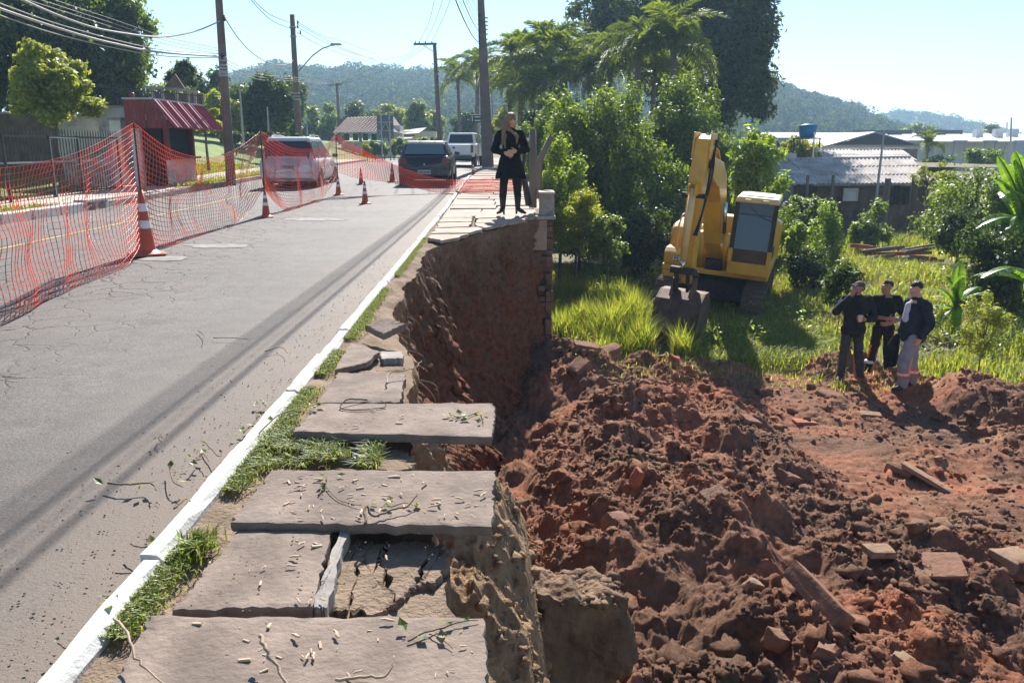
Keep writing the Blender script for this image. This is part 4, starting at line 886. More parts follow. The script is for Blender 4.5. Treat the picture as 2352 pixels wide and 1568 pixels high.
q = rnd(12); n = 260; X = -1.0+q.normal(0, .025, n); Y = 2.42+q.normal(0, .04, n); o = blades('grass_tuft', X, Y, .03+0*X, .06, 'grass_verge', 'longer grass tuft at the corner of the chip covered slab', 13, .0025, 1.1)
q = rnd(14); n = 8000; X = q.uniform(-13.5, -11.2, n)-.0; Y = q.uniform(28, 40, n); blades('lawn_grass', X, Y, up_z(X, Y), .12, 'grass_tall', 'mown green lawn behind the first pole', 15, .012, .6)
q = rnd(16); n = 5000; Y = q.uniform(24, 34, n); X = np.array([lp(y) for y in Y])-.15-np.abs(q.normal(0, .35, n)); blades('left_verge_grass', X, Y, road_z(Y)+.1, .14, 'grass_tall', 'dry verge grass along the left kerb near the silver car', 17, .01, .8)
q = rnd(18); n = 3000; Y = q.uniform(12, 17, n); X = np.array([lp(y) for y in Y])-.2-np.abs(q.normal(0, .5, n)); blades('left_corner_grass', X, Y, road_z(Y)+.1, .10, 'grass_verge', 'patchy grass behind the drain inlet on the left', 19, .008, .9)
# ================================================================== BUILDINGS AND WALLS
def corr(m, a, b, c, d, pitch, amp, along=12):
    """corrugated sheet a-b (ridge) to d-c (eave); waves run from ridge to eave"""
    a, b, c, d = map(Vector, (a, b, c, d)); n = (b-a).cross(d-a).normalized()
    if n.z < 0: n = -n
    w = (b-a).length; k = max(4, int(w/pitch*4)); V = []; Fc = []
    for i in range(k+1):
        t = i/k; s = n*amp*math.sin(2*math.pi*w*t/pitch)
        V += [a.lerp(b, t)+s, d.lerp(c, t)+s]
    Fc = [(2*i, 2*i+1, 2*i+3, 2*i+2) for i in range(k)]; m.add(V, Fc)
def roof_sheets(parent, a, b, c, d, mt, nu, nv, pitch, amp, seed=0, name='roof_sheet'):
    """rows of separate corrugated sheets overlapping down the slope"""
    q = random.Random(seed); a, b, c, d = map(Vector, (a, b, c, d)); up = Vector((0, 0, 1))
    for j in range(nv):
        t0, t1 = j/nv, (j+1)/nv+.03
        for i in range(nu):
            s0, s1 = i/nu, (i+1)/nu+.002; f = lambda s, t: a.lerp(b, s).lerp(d.lerp(c, s), t)
            dz = up*(.02*(nv-j)*.0+.012*(i % 2)+q.uniform(0, .012)+.05*(1-j/nv)*0)
            lift = up*.022
            m = MB(); corr(m, f(s0, t0)+dz, f(s1, t0)+dz, f(s1, t1)+dz+lift, f(s0, t1)+dz+lift, pitch, amp)
            o = m.build(name, mt, parent); o.modifiers.new('s', 'SOLIDIFY').thickness = .012
# retaining wall that still carries the far pavement: bricks at its broken end
wall = MB(); wall.box((.60, 30.6, -1.27), (.26, 31.2, 2.62)); wall = wall.build('retaining_wall', 'old_brick'); tag(wall, 'retaining wall under the far pavement with a broken toothed brick end', 'wall')
q = random.Random(3); me_b = None
for r in range(25):
    z = .01-.105*r-.05
    for c in range(2):
        if q.random() < .12: continue
        b = MB(); L_ = q.uniform(.10, .27); b.box((.535+.132*c+q.uniform(-.006, .006), 15.0-L_/2, z), (.122, L_, .092), rot=q.uniform(-.03, .03)); b.build('brick', 'old_brick', wall, bevel=.006)
part('cap_slab', 'concrete', wall, lambda m: m.box((.60, 14.95, .07), (.34, .62, .06)), bevel=.01)
gp = thing('gate_post_block', 'square concrete block post standing on the wall end beside the boots', 'post', (.62, 14.95, .10))
part('block', 'concrete', gp, lambda m: m.box((0, 0, .19), (.27, .3, .38), taper=(.96, .96)), bevel=.015)
part('cap', 'sand_path', gp, lambda m: m.box((0, .2, .395), (.28, .75, .035)), bevel=.01)
# near wall remnant
def lump(name, mt, c, d, seed, amp=.03, n=26, parent=None, rot=0, grooves=0, jag=2.0):
    q = np.random.RandomState(seed); V = []; Fc = []; me = MB(); me.box((0, 0, 0), d)
    import bmesh
    bm = bmesh.new(); bmesh.ops.create_cube(bm, size=1); bmesh.ops.subdivide_edges(bm, edges=bm.edges, cuts=n, use_grid_fill=True)
    P = np.array([v.co for v in bm.verts]); nn = P/np.max(np.abs(P), axis=1, keepdims=True); P = P*np.array(d)
    o_ = fbm(P*4+seed, 4, seed)*amp+fbm(P*22+seed, 2, seed)*amp*.22
    topm = sm(.35, .5, P[:, 2]/d[2]); dirn = unit(nn**5*np.sign(nn)*np.sign(nn)); P = P+dirn*o_[:, None]
    P[:, 2] += topm*fbm(np.stack([P[:, 0]*9, P[:, 1]*3, 0*o_], -1), 3, seed+1)*amp*jag
    if grooves:
        g = np.exp(-((((P[:, 2]-grooves[1]) % grooves[0])-grooves[0]/2)/.006)**2); P[:, 1] += np.sign(P[:, 1])*-.010*g
    for v, p in zip(bm.verts, P): v.co = p
    me = bpy.data.meshes.new(name); bm.to_mesh(me); bm.free(); o = link(name, me, mt, parent, True); o.location = c; o.rotation_euler = (0, 0, rot); return o
wr = lump('wall_remnant', 'stub_earth', W(1322, 1560, 3.55)+Vector((0, .13, -.12)), (.43, .30, 1.05), 5, .06, 60, grooves=(.33, .1), jag=.9); wr.rotation_euler = (R(-4), R(3), R(9)); tag(wr, 'stub of rendered retaining wall standing in shade at the bottom of the bank', 'wall')
def slope_z(X, Y):
    p = np.stack([X.ravel(), Y.ravel(), 0*X.ravel()], -1); z = -.12-1.3*np.maximum(0, X+.14).ravel()-5*np.maximum(0, X-.06).ravel()-.28*np.maximum(0, 3.3-Y).ravel()-.5*np.maximum(0, Y-3.5).ravel()
    z = z+.09*fbm(p*4, 2, 3)+.022*(1-2*np.abs(noise3(p*11, 5)))+.016*(1-2*np.abs(noise3(p*24, 6)))+.010*(1-2*np.abs(noise3(p*50, 7)))-.05
    return z.reshape(X.shape)
sheet('bank_slope', slope_z, np.arange(-.35, .55, .0075), np.arange(1.9, 4.3, .0085), 'bank_soil')
qq = np.random.RandomState(2); n = 420; X = qq.uniform(-.12, .42, n); Y = qq.uniform(2.3, 3.9, n); clods('slope_crumbs', X, Y, .006+.022*qq.rand(n)**3, 'bank_soil', slope_z, 14)

# roots hanging out of the cut face
q = random.Random(77)
for i in range(16):
    k = q.uniform(9, len(TOP)-2); i0 = int(k); a = Vector(TOP[i0]).lerp(Vector(TOP[i0+1]), k-i0); b = Vector(BOT[i0]).lerp(Vector(BOT[i0+1]), k-i0); p = a.lerp(b, q.uniform(.03, .3)); out = Vector((.93, -.36, 0)) if a.y > 10.3 else Vector((1, 0, 0)); L_ = q.uniform(.15, .5)
    m = MB(); m.tube(spl([p-out*.05, p+out*.10+Vector((0, q.uniform(-.05, .05), -L_*.3)), p+out*q.uniform(.08, .18)+Vector((0, q.uniform(-.1, .1), -L_))], 5), [.009-.0007*j for j in range(11)], 5); tag(m.build('root', 'root', None, smooth=True), 'one of the thin roots hanging from the cut soil face', 'root', 'roots in the cut face')
qq = np.random.RandomState(6); n = 260; X = wr.location.x+qq.uniform(-.22, .22, n); Y = wr.location.y+qq.uniform(-.14, .14, n); clods('stub_crumbs', X, Y, .008+.030*qq.rand(n)**2.5, 'stub_earth', lambda a, b: wr.location.z+.525+0*a, 15, .3)
# yard house with corrugated roofs
H = thing('yard_house', 'low house with grey corrugated roofs beyond the excavator', 'house', (15.8, 38, -2.3))
h0 = Vector(H.location); P = lambda u, v, Y: W(u, v, Y)-h0
roof_sheets(H, P(1813, 366, 39.5), P(2090, 362, 39.5), P(2142, 419, 36), P(1868, 421, 36), 'fibre_roof', 6, 3, .18, .028, 1)
roof_sheets(H, P(1876, 344, 44), P(2072, 344, 44), P(2105, 368, 41), P(1896, 368, 41), 'fibre_roof', 5, 2, .18, .028, 2)
roof_sheets(H, P(1790, 378, 38.5), P(1818, 376, 38.5), P(1874, 423, 35.6), P(1785, 424, 35.6), 'fibre_roof', 2, 2, .18, .028, 3)
part('ridge_cap', 'fibre_roof', H, lambda m: m.tube([P(1811, 366, 39.5), P(2092, 361, 39.5)], .07, 8))
part('ridge_cap', 'fibre_roof', H, lambda m: m.tube([P(1874, 344, 44), P(2074, 343, 44)], .07, 8))
part('fascia', 'concrete', H, lambda m: m.bar(P(1868, 424, 36), P(2140, 422, 36), .05, .12))
part('wall', 'dark_plaster', H, lambda m: m.box((-.1, 0, .95), (4.9, 3.0, 1.9)))
part('veranda_wall', 'concrete', H, lambda m: m.box(P(1985, 452, 36.6)+Vector((0, .3, -.75)), (2.1, .12, 1.5)))
part('back_wall', 'stained_wall', H, lambda m: m.box((.8, 4.6, 1.1), (4.6, 2.4, 2.3)))
for (u, w_, mt_) in ((1856, .13, 'grey_wood'), (1914, .13, 'grey_wood'), (2040, .26, 'grey_wood'), (2103, .3, 'bark')):
    a = P(u, 402 if w_ < .2 else 410, 34.6); part('post', mt_, H, lambda m: m.tube([(a.x, a.y, 0), (a.x+.02, a.y, a.z*.5), a], [w_*.55, w_*.5, w_*.48], 8))
for (u0, v0, u1, v1, mt_) in ((1935, 432, 1972, 462, 'white_wall'), (2050, 425, 2068, 470, 'dark_interior'), (2075, 432, 2096, 470, 'dark_interior')):
    c = P((u0+u1)/2, (v0+v1)/2, 36.35); s0 = (P(u1, v0, 36.35)-P(u0, v1, 36.35)); part('window' if mt_ == 'white_wall' else 'doorway', mt_, H, lambda m: m.box(c, (abs(s0.x), .08, abs(s0.z))), bevel=.01)
# dark tile roof at the foot of the huge tree
T = thing('tiled_shed', 'shed with dark clay tile roof left of the blue tank', 'shed', W(1770, 400, 41)); t0 = Vector(T.location); P2 = lambda u, v, Y: W(u, v, Y)-t0
for r in range(9):
    a0 = P2(1735, 313+r*5.2, 43-r*.32); b0 = P2(1780+r*2.6, 313+r*5.2, 43-r*.32); a1 = P2(1735, 313+(r+1)*5.2+1.2, 43-(r+1)*.32); b1 = P2(1780+(r+1)*2.6, 313+(r+1)*5.2+1.2, 43-(r+1)*.32)
    m = MB(); up = Vector((0, 0, .06)); corr(m, a0, b0, b1+up, a1+up, .22, .045); m.build('tile_course', 'dark_tile', T).modifiers.new('s', 'SOLIDIFY').thickness = .02
part('wall', 'white_wall', T, lambda m: m.box(P2(1775, 385, 41.5)+Vector((0, 0, -.6)), (1.6, 2, 2.6)))
part('bargeboard', 'white_wall', T, lambda m: m.bar(P2(1783, 356, 40.2), P2(1812, 372, 39.9), .06, .12))
# blue tank on a stand
tk = W(1854, 316, 50); TK = thing('water_tank', 'round blue water tank on a tall thin stand', 'water tank', (tk.x, 50, -2.2)); hh = tk.z+2.2
part('tank', 'tank_blue', TK, lambda m: m.lathe([(0, hh), (.43, hh), (.47, hh+.2), (.5, hh+.55), (.51, hh+.62), (.53, hh+.63), (.53, hh+.68), (.2, hh+.76), (.0, hh+.78)], 22), smooth=True)
part('platform', 'grey_wood', TK, lambda m: m.box((0, 0, hh-.05), (1.25, 1.1, .08)))
for sx in (-1, 1):
    for sy in (-1, 1): part('leg', 'steel_dark', TK, lambda m: m.bar((sx*.58, sy*.5, 0), (sx*.58, sy*.5, hh-.06), .07))
part('pipe', 'white_paint', TK, lambda m: m.tube([(.2, -.56, hh+.3), (.22, -.57, hh-.2), (.22, -.57, .3)], .05, 8))
# black gabled shed, white warehouse
g = W(2010, 340, 85); BG = thing('gabled_barn', 'dark gabled barn front before the white warehouse', 'barn', (g.x, 85, -2)); b0 = Vector(BG.location); P3 = lambda u, v, Y: W(u, v, Y)-b0
part('gable', 'black_cladding', BG, lambda m: m.prism([(P3(1912, 333, 85).x, P3(1912, 333, 85).z), (P3(2110, 333, 85).x, P3(2110, 333, 85).z), (0, P3(2011, 308, 85).z)], 0, .3, lambda x, y, z: (x, z, y)))
part('wall', 'old_brick', BG, lambda m: m.box((0, 4, 1.55), (8.6, 8, 3.1)))
for s, uu in ((-1, 1898), (1, 2120)):
    e = P3(uu, 337, 85); r_ = P3(2011, 305.5, 85); m = MB(); m.add([e, r_, r_+Vector((0, 12, 0)), e+Vector((0, 12, 0))], [(0, 1, 2, 3)]); o = m.build('roof_slope', 'grey_roof', BG); o.modifiers.new('s', 'SOLIDIFY').thickness = .12
WH = thing('warehouse', 'long white roofed warehouse in front of the right hand hills', 'warehouse', (W(2090, 345, 130).x, 130, -2)); w0 = Vector(WH.location); P4 = lambda u, v, Y: W(u, v, Y)-w0
for i in range(14):
    f0, f1 = i/14, (i+1)/14-.002; ua, ub = 1868+(2338-1868)*f0, 1868+(2338-1868)*f1; ud, uc = 1878+(2362-1878)*f0, 1878+(2362-1878)*f1
    m = MB(); m.add([P4(ua, 308, 150), P4(ub, 308, 150), P4(uc, 324.5, 128), P4(ud, 324.5, 128)], [(0, 1, 2, 3)]); m.build('roof_panel', 'white_roof', WH).modifiers.new('s', 'SOLIDIFY').thickness = .15
e0 = P4(1878, 325.5, 128.5); e1 = P4(2352, 325.5, 128.5)
part('wall', 'cream_wall', WH, lambda m: m.box(((e0.x+e1.x)/2, 11, e0.z/2), (e1.x-e0.x, 20, e0.z)))
for i in range(9): part('wall_rib', 'grey_roof', WH, lambda m: m.box((P4(2160+i*24, 330, 128.3).x, .35, e0.z/2), (.12, .2, e0.z)))
for (ua, ub) in ((1965, 2090), (2105, 2205)):
    a = P4(ua, 309, 148); b = P4(ub, 309, 148); part('roof_vent', 'black_cladding', WH, lambda m: m.box(((a.x+b.x)/2, a.y, a.z+.35), (b.x-a.x, 1.6, .75)))
for u in (2245, 2290, 2325): part('chimney_stub', 'white_wall', WH, lambda m: m.box(P4(u, 318, 138)+Vector((0, 0, .5)), (1.2, 1.2, 2)))
WB = thing('back_shed', 'long grey roofed shed behind the white warehouse', 'warehouse', (W(2060, 340, 190).x, 190, -2)); P5 = lambda u, v, Y: W(u, v, Y)-Vector(WB.location)
part('roof', 'grey_roof', WB, lambda m: m.add([P5(1740, 304, 200), P5(2420, 308, 200), P5(2420, 318, 186), P5(1740, 316, 186)], [(0, 1, 2, 3)]))
part('wall', 'grey_roof', WB, lambda m: m.box((0, 3, 2.4), (66, 8, 4.4)))
# house by the bend
HB = thing('bend_house', 'white house with tiled hip roof beyond the road bend', 'house', (W(830, 340, 78).x, 78, .3)); c0 = Vector(HB.location); P6 = lambda u, v, Y: W(u, v, Y)-c0
for r in range(12):
    f0, f1 = r/12, (r+1)/12+.02; a = P6(798, 270, 80).lerp(P6(764, 305, 76), f0); b = P6(868, 267, 80).lerp(P6(900, 302, 76), f0); a1 = P6(798, 270, 80).lerp(P6(764, 305, 76), f1); b1 = P6(868, 267, 80).lerp(P6(900, 302, 76), f1)
    m = MB(); up = Vector((0, 0, .05)); corr(m, a, b, b1+up, a1+up, .3, .045); m.build('tile_course', 'tile_roof', HB).modifiers.new('s', 'SOLIDIFY').thickness = .02
for (p, q_, r_, s_) in (((868, 267, 80), (904, 268, 83), (934, 308, 80), (900, 302, 76)),): part('roof_side', 'dark_tile', HB, lambda m: m.add([P6(*p), P6(*q_), P6(*r_), P6(*s_)], [(0, 1, 2, 3)]))
part('wall', 'white_wall', HB, lambda m: m.box(((P6(780, 310, 77).x+P6(895, 310, 77).x)/2, 1.2, .75), (P6(895, 310, 77).x-P6(780, 310, 77).x, 3, 1.5)))
part('gable_wall', 'white_wall', HB, lambda m: m.box(P6(911, 312, 80)+Vector((0, 0, -.3)), (1.0, 2.5, 2.4)))
for u in (795, 815, 838, 858): part('window', 'dark_interior', HB, lambda m: m.box(P6(u, 315, 76.5)+Vector((0, .35, 0)), (.45, .12, .6)), bevel=.01)
HC = thing('low_house', 'low roofs and pale wall right of the tile roofed house', 'house', (W(960, 340, 85).x, 85, .2)); P7 = lambda u, v, Y: W(u, v, Y)-Vector(HC.location)
part('roof', 'fibre_roof', HC, lambda m: m.add([P7(922, 299, 88), P7(980, 293, 88), P7(962, 306, 84), P7(925, 308, 84)], [(0, 1, 2, 3)]))
part('lower_roof', 'fibre_roof', HC, lambda m: m.add([P7(915, 312, 86), P7(955, 310, 86), P7(945, 318, 82), P7(918, 319, 82)], [(0, 1, 2, 3)]))
part('wall', 'cream_wall', HC, lambda m: m.box(P7(968, 322, 87), (3.2, 2.5, 1.7)))
hb = W(795, 226, 285); HH = thing('hillside_house', 'tiny white building half hidden on the forested hillside', 'house', (hb.x, 285, hb.z-1.5)); part('wall', 'white_wall', HH, lambda m: m.box((0, 0, .8), (4.6, 4, 2.6))); part('roof', 'grey_roof', HH, lambda m: m.box((0, 0, 2.3), (5.4, 5, .3)))

# ---- left side: red kiosk
KX, KY = -10.42, 25.6
K = thing('red_kiosk', 'red kiosk with slanted corrugated metal awning by the left pavement', 'kiosk', (KX, KY, .1))
part('front_wall', 'white_wall', K, lambda m: (m.box((.55, -.35, .42), (.12, 1.9, .84)),))
part('back_wall', 'white_wall', K, lambda m: m.box((-.4, 0, 1.0), (.1, 2.6, 2.0)))
part('far_wall', 'red_metal', K, lambda m: m.box((0, .7, 1.0), (1.15, .08, 2.0)))
part('pillar', 'white_wall', K, lambda m: m.box((-.28, -1.25, .9), (.26, .3, 1.8)), bevel=.02)
for y in (-1.28, .6): part('red_post', 'red_metal', K, lambda m: m.box((.56, y, 1.28), (.12, .13, .92)))
part('counter', 'red_metal', K, lambda m: m.box((.62, -.35, .88), (.35, 2.0, .06)))
part('shutter', 'dark_interior', K, lambda m: m.box((.50, -.35, 1.35), (.05, 1.75, .8)))
part('door_opening', 'dark_interior', K, lambda m: m.box((.1, -1.22, .9), (.62, .06, 1.8)))
part('inside', 'dark_interior', K, lambda m: m.box((-.1, -.1, 1.0), (.7, 1.3, 1.9)))
def side_panel(m):
    n = 9
    for i in range(n):
        f0, f1 = i/n, (i+.9)/n; x0, x1 = -.42+1.34*f0, -.42+1.34*f1
        zb = lambda x: 1.70; zt = lambda x: 2.46 if x < .35 else 2.46-(x-.35)*.76/.57
        m.add([(x0, -1.62-.02*(i % 2), zb(x0)), (x1, -1.62-.02*(i % 2), zb(x1)), (x1, -1.62-.02*(i % 2), max(zb(x1), zt(x1))), (x0, -1.62-.02*(i % 2), max(zb(x0), zt(x0)))], [(0, 1, 2, 3)])
part('side_panel', 'red_metal', K, side_panel).modifiers.new('s', 'SOLIDIFY').thickness = .015
for i in range(5):
    y0, y1 = -1.62+i*.82, -1.62+(i+1)*.82
    m = MB(); corr(m, (.35, y0, 2.48), (.35, y1, 2.48), (.95, y1, 1.72), (.95, y0, 1.72), .205, .035); m.build('awning_sheet', 'red_awning', K).modifiers.new('s', 'SOLIDIFY').thickness = .012
part('roof', 'grey_roof', K, lambda m: m.box((-.03, .4, 2.5), (.8, 4.2, .05)))
part('pot', 'red_metal', K, lambda m: (m.lathe([(.0, 2.53), (.05, 2.53), (.08, 2.62), (.05, 2.68), (0, 2.68)], 12, (-.3, -1.3, 0))), smooth=True)
# lilac and stained walls left of the kiosk
def wallthing(name, label, u0, u1, v0, Y, mt_, th=.2, zb=.05):
    a, b = W(u0, v0, Y), W(u1, v0, Y); t = thing(name, label, 'wall', ((a.x+b.x)/2, Y, zb)); part('panel', mt_, t, lambda m: m.box((0, 0, (a.z-zb)/2), (b.x-a.x, th, a.z-zb))); part('coping', 'concrete', t, lambda m: m.box((0, -.02, a.z-zb+.03), (b.x-a.x+.06, th+.08, .06))); return t
wallthing('garden_wall', 'pale lilac painted wall just left of the red kiosk', 226, 306, 248, 25.4, 'lilac_wall')
wallthing('garden_wall', 'stained grey wall behind the metal fence left of the lilac wall', 130, 232, 268, 26.5, 'stained_wall')
wallthing('garden_wall', 'low house wall coloured dark for the yard shadow at far left behind the metal fence', -160, 150, 262, 27.5, 'dark_plaster')  # dark wall colour paints in the shadow of the yard behind the fence
t = thing('wall_post', 'white plastered gate post between lilac wall and kiosk', 'post', W(283, 420, 24.9).to_tuple()[:2]+(.05,)); part('shaft', 'white_wall', t, lambda m: m.box((0, 0, 1.0), (.34, .3, 2.0)), bevel=.02); part('cap', 'concrete', t, lambda m: m.box((0, 0, 2.03), (.4, .36, .07)))
# metal fence with spikes
FN = thing('metal_fence', 'dark spiked metal bar fence along the left pavement', 'fence', (-10.75, 19.5, .1)); FL = 7.6
for i in range(64):
    y = -FL/2-1.2+(FL+2.4)*i/63*.86; part('bar', 'steel_dark', FN, lambda m: m.tube([(0, y, 0), (0, y, 1.52), (0, y, 1.62)], [.011, .011, .002], 5))
for z in (.12, .85, 1.42): part('rail', 'galv' if z == .85 else 'steel_dark', FN, lambda m: m.bar((.0, -FL/2-1.2, z), (0, FL/2-.15, z), .03, .04))
for y in (-3.9, -1.6, .2, 1.5, 3.6): part('post', 'steel_dark', FN, lambda m: m.bar((.03, y, 0), (.03, y, 1.45), .05))
part('gate_frame', 'galv', FN, lambda m: (m.bar((.05, .2, 1.4), (.05, 1.5, 1.4), .025), m.bar((.05, .2, .1), (.05, .2, 1.4), .025), m.bar((.05, 1.5, .1), (.05, 1.5, 1.4), .025)))
# raised terrace with upper fence and veranda
TE = thing('terrace_house', 'raised veranda with white posts behind the red kiosk', 'house', (-15.2, 36, .8)); e0 = Vector(TE.location); P8 = lambda u, v, Y: W(u, v, Y)-e0
part('terrace_wall', 'stained_wall', TE, lambda m: m.box((-2.2, 0, .5), (5.5, 4, 2.5)))
part('house_wall', 'dark_plaster', TE, lambda m: m.box((-.6, 2.4, 2.2), (4.0, .2, 1.2)))
for u in (349, 372, 405, 432, 447): a = P8(u, 202, 34.2); part('veranda_post', 'concrete', TE, lambda m: m.bar((a.x, a.y, 1.5), a, .09))
part('beam', 'concrete', TE, lambda m: m.bar(P8(330, 199, 34.2), P8(452, 210, 34.2), .08, .09))
part('red_gable', 'dark_tile', TE, lambda m: m.add([P8(372, 205, 39), P8(430, 212, 39), P8(402, 170, 39)], [(0, 1, 2)])).modifiers.new('s', 'SOLIDIFY').thickness = .1
UF = thing('terrace_fence', 'upper spiked bar fence on the terrace above the kiosk', 'fence', W(350, 255, 31)); f0 = Vector(UF.location); P9 = lambda u, v, Y: W(u, v, Y)-f0
for i in range(44):
    u = 236+i*5.3; v = 190+i*.52; a = P9(u, v, 31); b = P9(u, 254, 31); part('bar', 'steel_dark', UF, lambda m: m.tube([b, a.lerp(b, .1), a], [.011, .011, .002], 5))
for dv in (10, 52): part('rail', 'steel_dark', UF, lambda m: m.bar(P9(232, 190+dv, 31), P9(462, 213+dv*.8, 31), .03))
# ================================================================== POLES, WIRES, SIGNS
def pole(label, base, top, r0, r1, name='utility_pole', sides=10, mt_='concrete_pole', group=None):
    t = thing(name, label, 'pole', base, 0, group); d = Vector(top)-Vector(base)
    m = MB(); m.tube([(0, 0, -.3), d*.33, d*.66, d], [r0, r0+(r1-r0)*.33, r0+(r1-r0)*.66, r1], sides); m.build('shaft', mt_, t, smooth=sides > 8); return t
def bands(t, base, top, fr, r):
    d = Vector(top)-Vector(base)
    for f in fr:
        p = d*f; part('steel_band', 'galv', t, lambda m: m.lathe([(r*1.12, -.03), (r*1.12, .03)], 12, p), smooth=True)
def insul(t, p, mt_='steel_dark'): part('insulator', mt_, t, lambda m: m.lathe([(.02, -.08), (.05, -.05), (.03, -.02), (.055, .02), (.03, .05), (.02, .1)], 8, p))
b = G(531, 425, .12); tp = W(492, -160, b.y); P1 = pole('brown concrete pole nearest on the left pavement', b, tp, .155, .09); bands(P1, b, tp, (.445, .455, .462, .474, .486, .505, .515), .12)
for v in (43, 130): insul(P1, W(515 if v < 60 else 510, v, b.y-.2)-b)
b2 = W(686, 318, 45); b2.z = .3; t2 = W(671, 34, 45); P2_ = pole('second concrete pole on the left with the curved lamp arm', b2, t2, .19, .12); bands(P2_, b2, t2, (.45, .47, .49, .92, .86), .16)
la = [W(u, v, 45)-b2 for u, v in ((686, 164), (700, 148), (718, 128), (740, 112), (760, 105), (768, 104))]
part('lamp_arm', 'galv', P2_, lambda m: m.tube(la, .035, 7), smooth=True)
lh = W(772, 102, 45)-b2; o = part('lamp_head', 'galv', P2_, lambda m: m.box(lh, (.6, .22, .1), taper=(.85, .7)), bevel=.03)
for u, v in ((684, 52), (684, 62), (690, 75)): insul(P2_, W(u, v, 45)-b2)
b3 = W(1121, 386, 41); b3.z = .30; t3 = W(1102, -60, 41); P3_ = thing('utility_pole', 'tall square section concrete pole standing on the right pavement', 'pole', b3); d3 = t3-b3
def tpole(m):
    for k, (w, dx) in enumerate(((1.0, 0),)): m.add([(sx*.24, sy*.18, 0) for sx, sy in ((-1, -1), (1, -1), (1, 1), (-1, 1))]+[tuple(d3+Vector((sx*.105, sy*.09, 0))) for sx, sy in ((-1, -1), (1, -1), (1, 1), (-1, 1))], [(0, 3, 2, 1), (4, 5, 6, 7), (0, 1, 5, 4), (1, 2, 6, 5), (2, 3, 7, 6), (3, 0, 4, 7)])
part('shaft', 'concrete_pole', P3_, tpole)
for s in (-1, 1): part('flange', 'concrete_pole', P3_, lambda m: m.add([(s*.24-.05, -.2, 0), (s*.24+.05, -.2, 0), (s*.24+.05, -.17, 0), (s*.24-.05, -.17, 0)]+[tuple(d3+Vector(p)) for p in ((s*.105-.03, -.11, 0), (s*.105+.03, -.11, 0), (s*.105+.03, -.08, 0), (s*.105-.03, -.08, 0))], [(0, 3, 2, 1), (4, 5, 6, 7), (0, 1, 5, 4), (1, 2, 6, 5), (2, 3, 7, 6), (3, 0, 4, 7)]))
ins3 = []
for v in (36, 45, 54, 63, 74, 86, 98): 
    p = W(1101-(v-36)*.0, v, 40.85)-b3; insul(P3_, p); ins3.append(p+b3); part('steel_band', 'galv', P3_, lambda m: m.box((p.x+.18, .15, p.z-.06), (.42, .3, .03)))
b4 = W(1012, 322, 62); b4.z = .3; t4 = W(998, 100, 62); P4_ = pole('slim pole with a one sided crossarm left of the tall square pole', b4, t4, .2, .13); 
part('crossarm', 'concrete_pole', P4_, lambda m: m.bar(W(950, 102, 61.8)-b4, W(1003, 101, 61.8)-b4, .16, .14)); part('brace', 'galv', P4_, lambda m: m.bar(W(972, 104, 61.7)-b4, W(998, 121, 61.7)-b4, .05))
for u in (954, 963, 977, 992): insul(P4_, W(u, 98, 61.8)-b4)
part('insulator_row', 'steel_dark', P4_, lambda m: [m.lathe([(.05, -.04), (.08, 0), (.05, .04)], 8, W(1006, v, 61.7)-b4) for v in (165, 175, 185, 192, 200, 210)])
b5 = W(781, 310, 84); b5.z = .3; t5 = W(774, 192, 84); P5_ = pole('far pole with a T shaped crossarm before the hillside', b5, t5, .2, .12); part('crossarm', 'concrete_pole', P5_, lambda m: m.bar(W(752, 196, 84)-b5, W(786, 194, 84)-b5, .14)); part('bracket', 'steel_dark', P5_, lambda m: m.box(W(782, 290, 83.7)-b5, (.5, .3, 1.4)))
for lb, u0, v0, u1, v1, Y in (('thin grey post left of the dark rounded tree', 559, 325, 550, 192, 40), ('short thin lamp post in front of the dark rounded tree', 618, 322, 614, 246, 48), ('short white post just right of the second left pole', 706, 318, 705, 282, 60), ('slim post between the tall square pole and the palms', 1131, 300, 1129, 190, 52), ('far thin mast right of the warehouse, the taller one', 2321, 345, 2323, 270, 120), ('far thin mast right of the warehouse, the shorter one', 2312, 335, 2313, 281, 140), ('leaning thin antenna pole in front of the corrugated roof', 2012, 460, 2031, 300, 34)):
    pole(lb, W(u0, v0, Y), W(u1, v1, Y), .06 if Y < 100 else .14, .04 if Y < 100 else .1, 'thin_post', 8, 'galv')
def wire(label, pts, r, group, mt_='wire', sag=None):
    if sag is not None:
        a, b = Vector(pts[0]), Vector(pts[1]); pts = [a.lerp(b, t)-Vector((0, 0, sag*4*t*(1-t))) for t in np.linspace(0, 1, 22)]
    m = MB(); m.tube(pts, r, 5); o = m.build('overhead_wire', mt_, None, smooth=True); return tag(o, label, 'wire', group)
def pw(pts): return spl([W(u, v, Y) for u, v, Y in pts])
wire('thick pale twisted cable swooping from the first pole to the top left, the upper one', pw([(516, 44, 26.9), (450, 72, 24.5), (372, 85, 22.3), (280, 76, 19.8), (190, 56, 17.8), (53, 0, 15.4), (-150, -110, 12)]), .022, 'left wires', 'wire_pale')
wire('thick pale cable bundle along the left, the lowest one', pw([(504, 130, 26.9), (366, 120, 22.5), (270, 102, 20.1), (176, 78, 18.2), (0, 20, 15.6), (-250, -80, 12)]), .026, 'left wires', 'wire_pale')
for i, dv in enumerate((-7, 9)): wire('thin wire running just %s the lowest pale cable bundle' % ('above' if i == 0 else 'below'), pw([(504, 128+dv*.6, 27), (366, 120+dv*.9, 22.6), (176, 78+dv*1.4, 18.3), (0, 20+dv*1.7, 15.7), (-250, -80+dv*2, 12)]), .011, 'left wires', 'wire_pale')
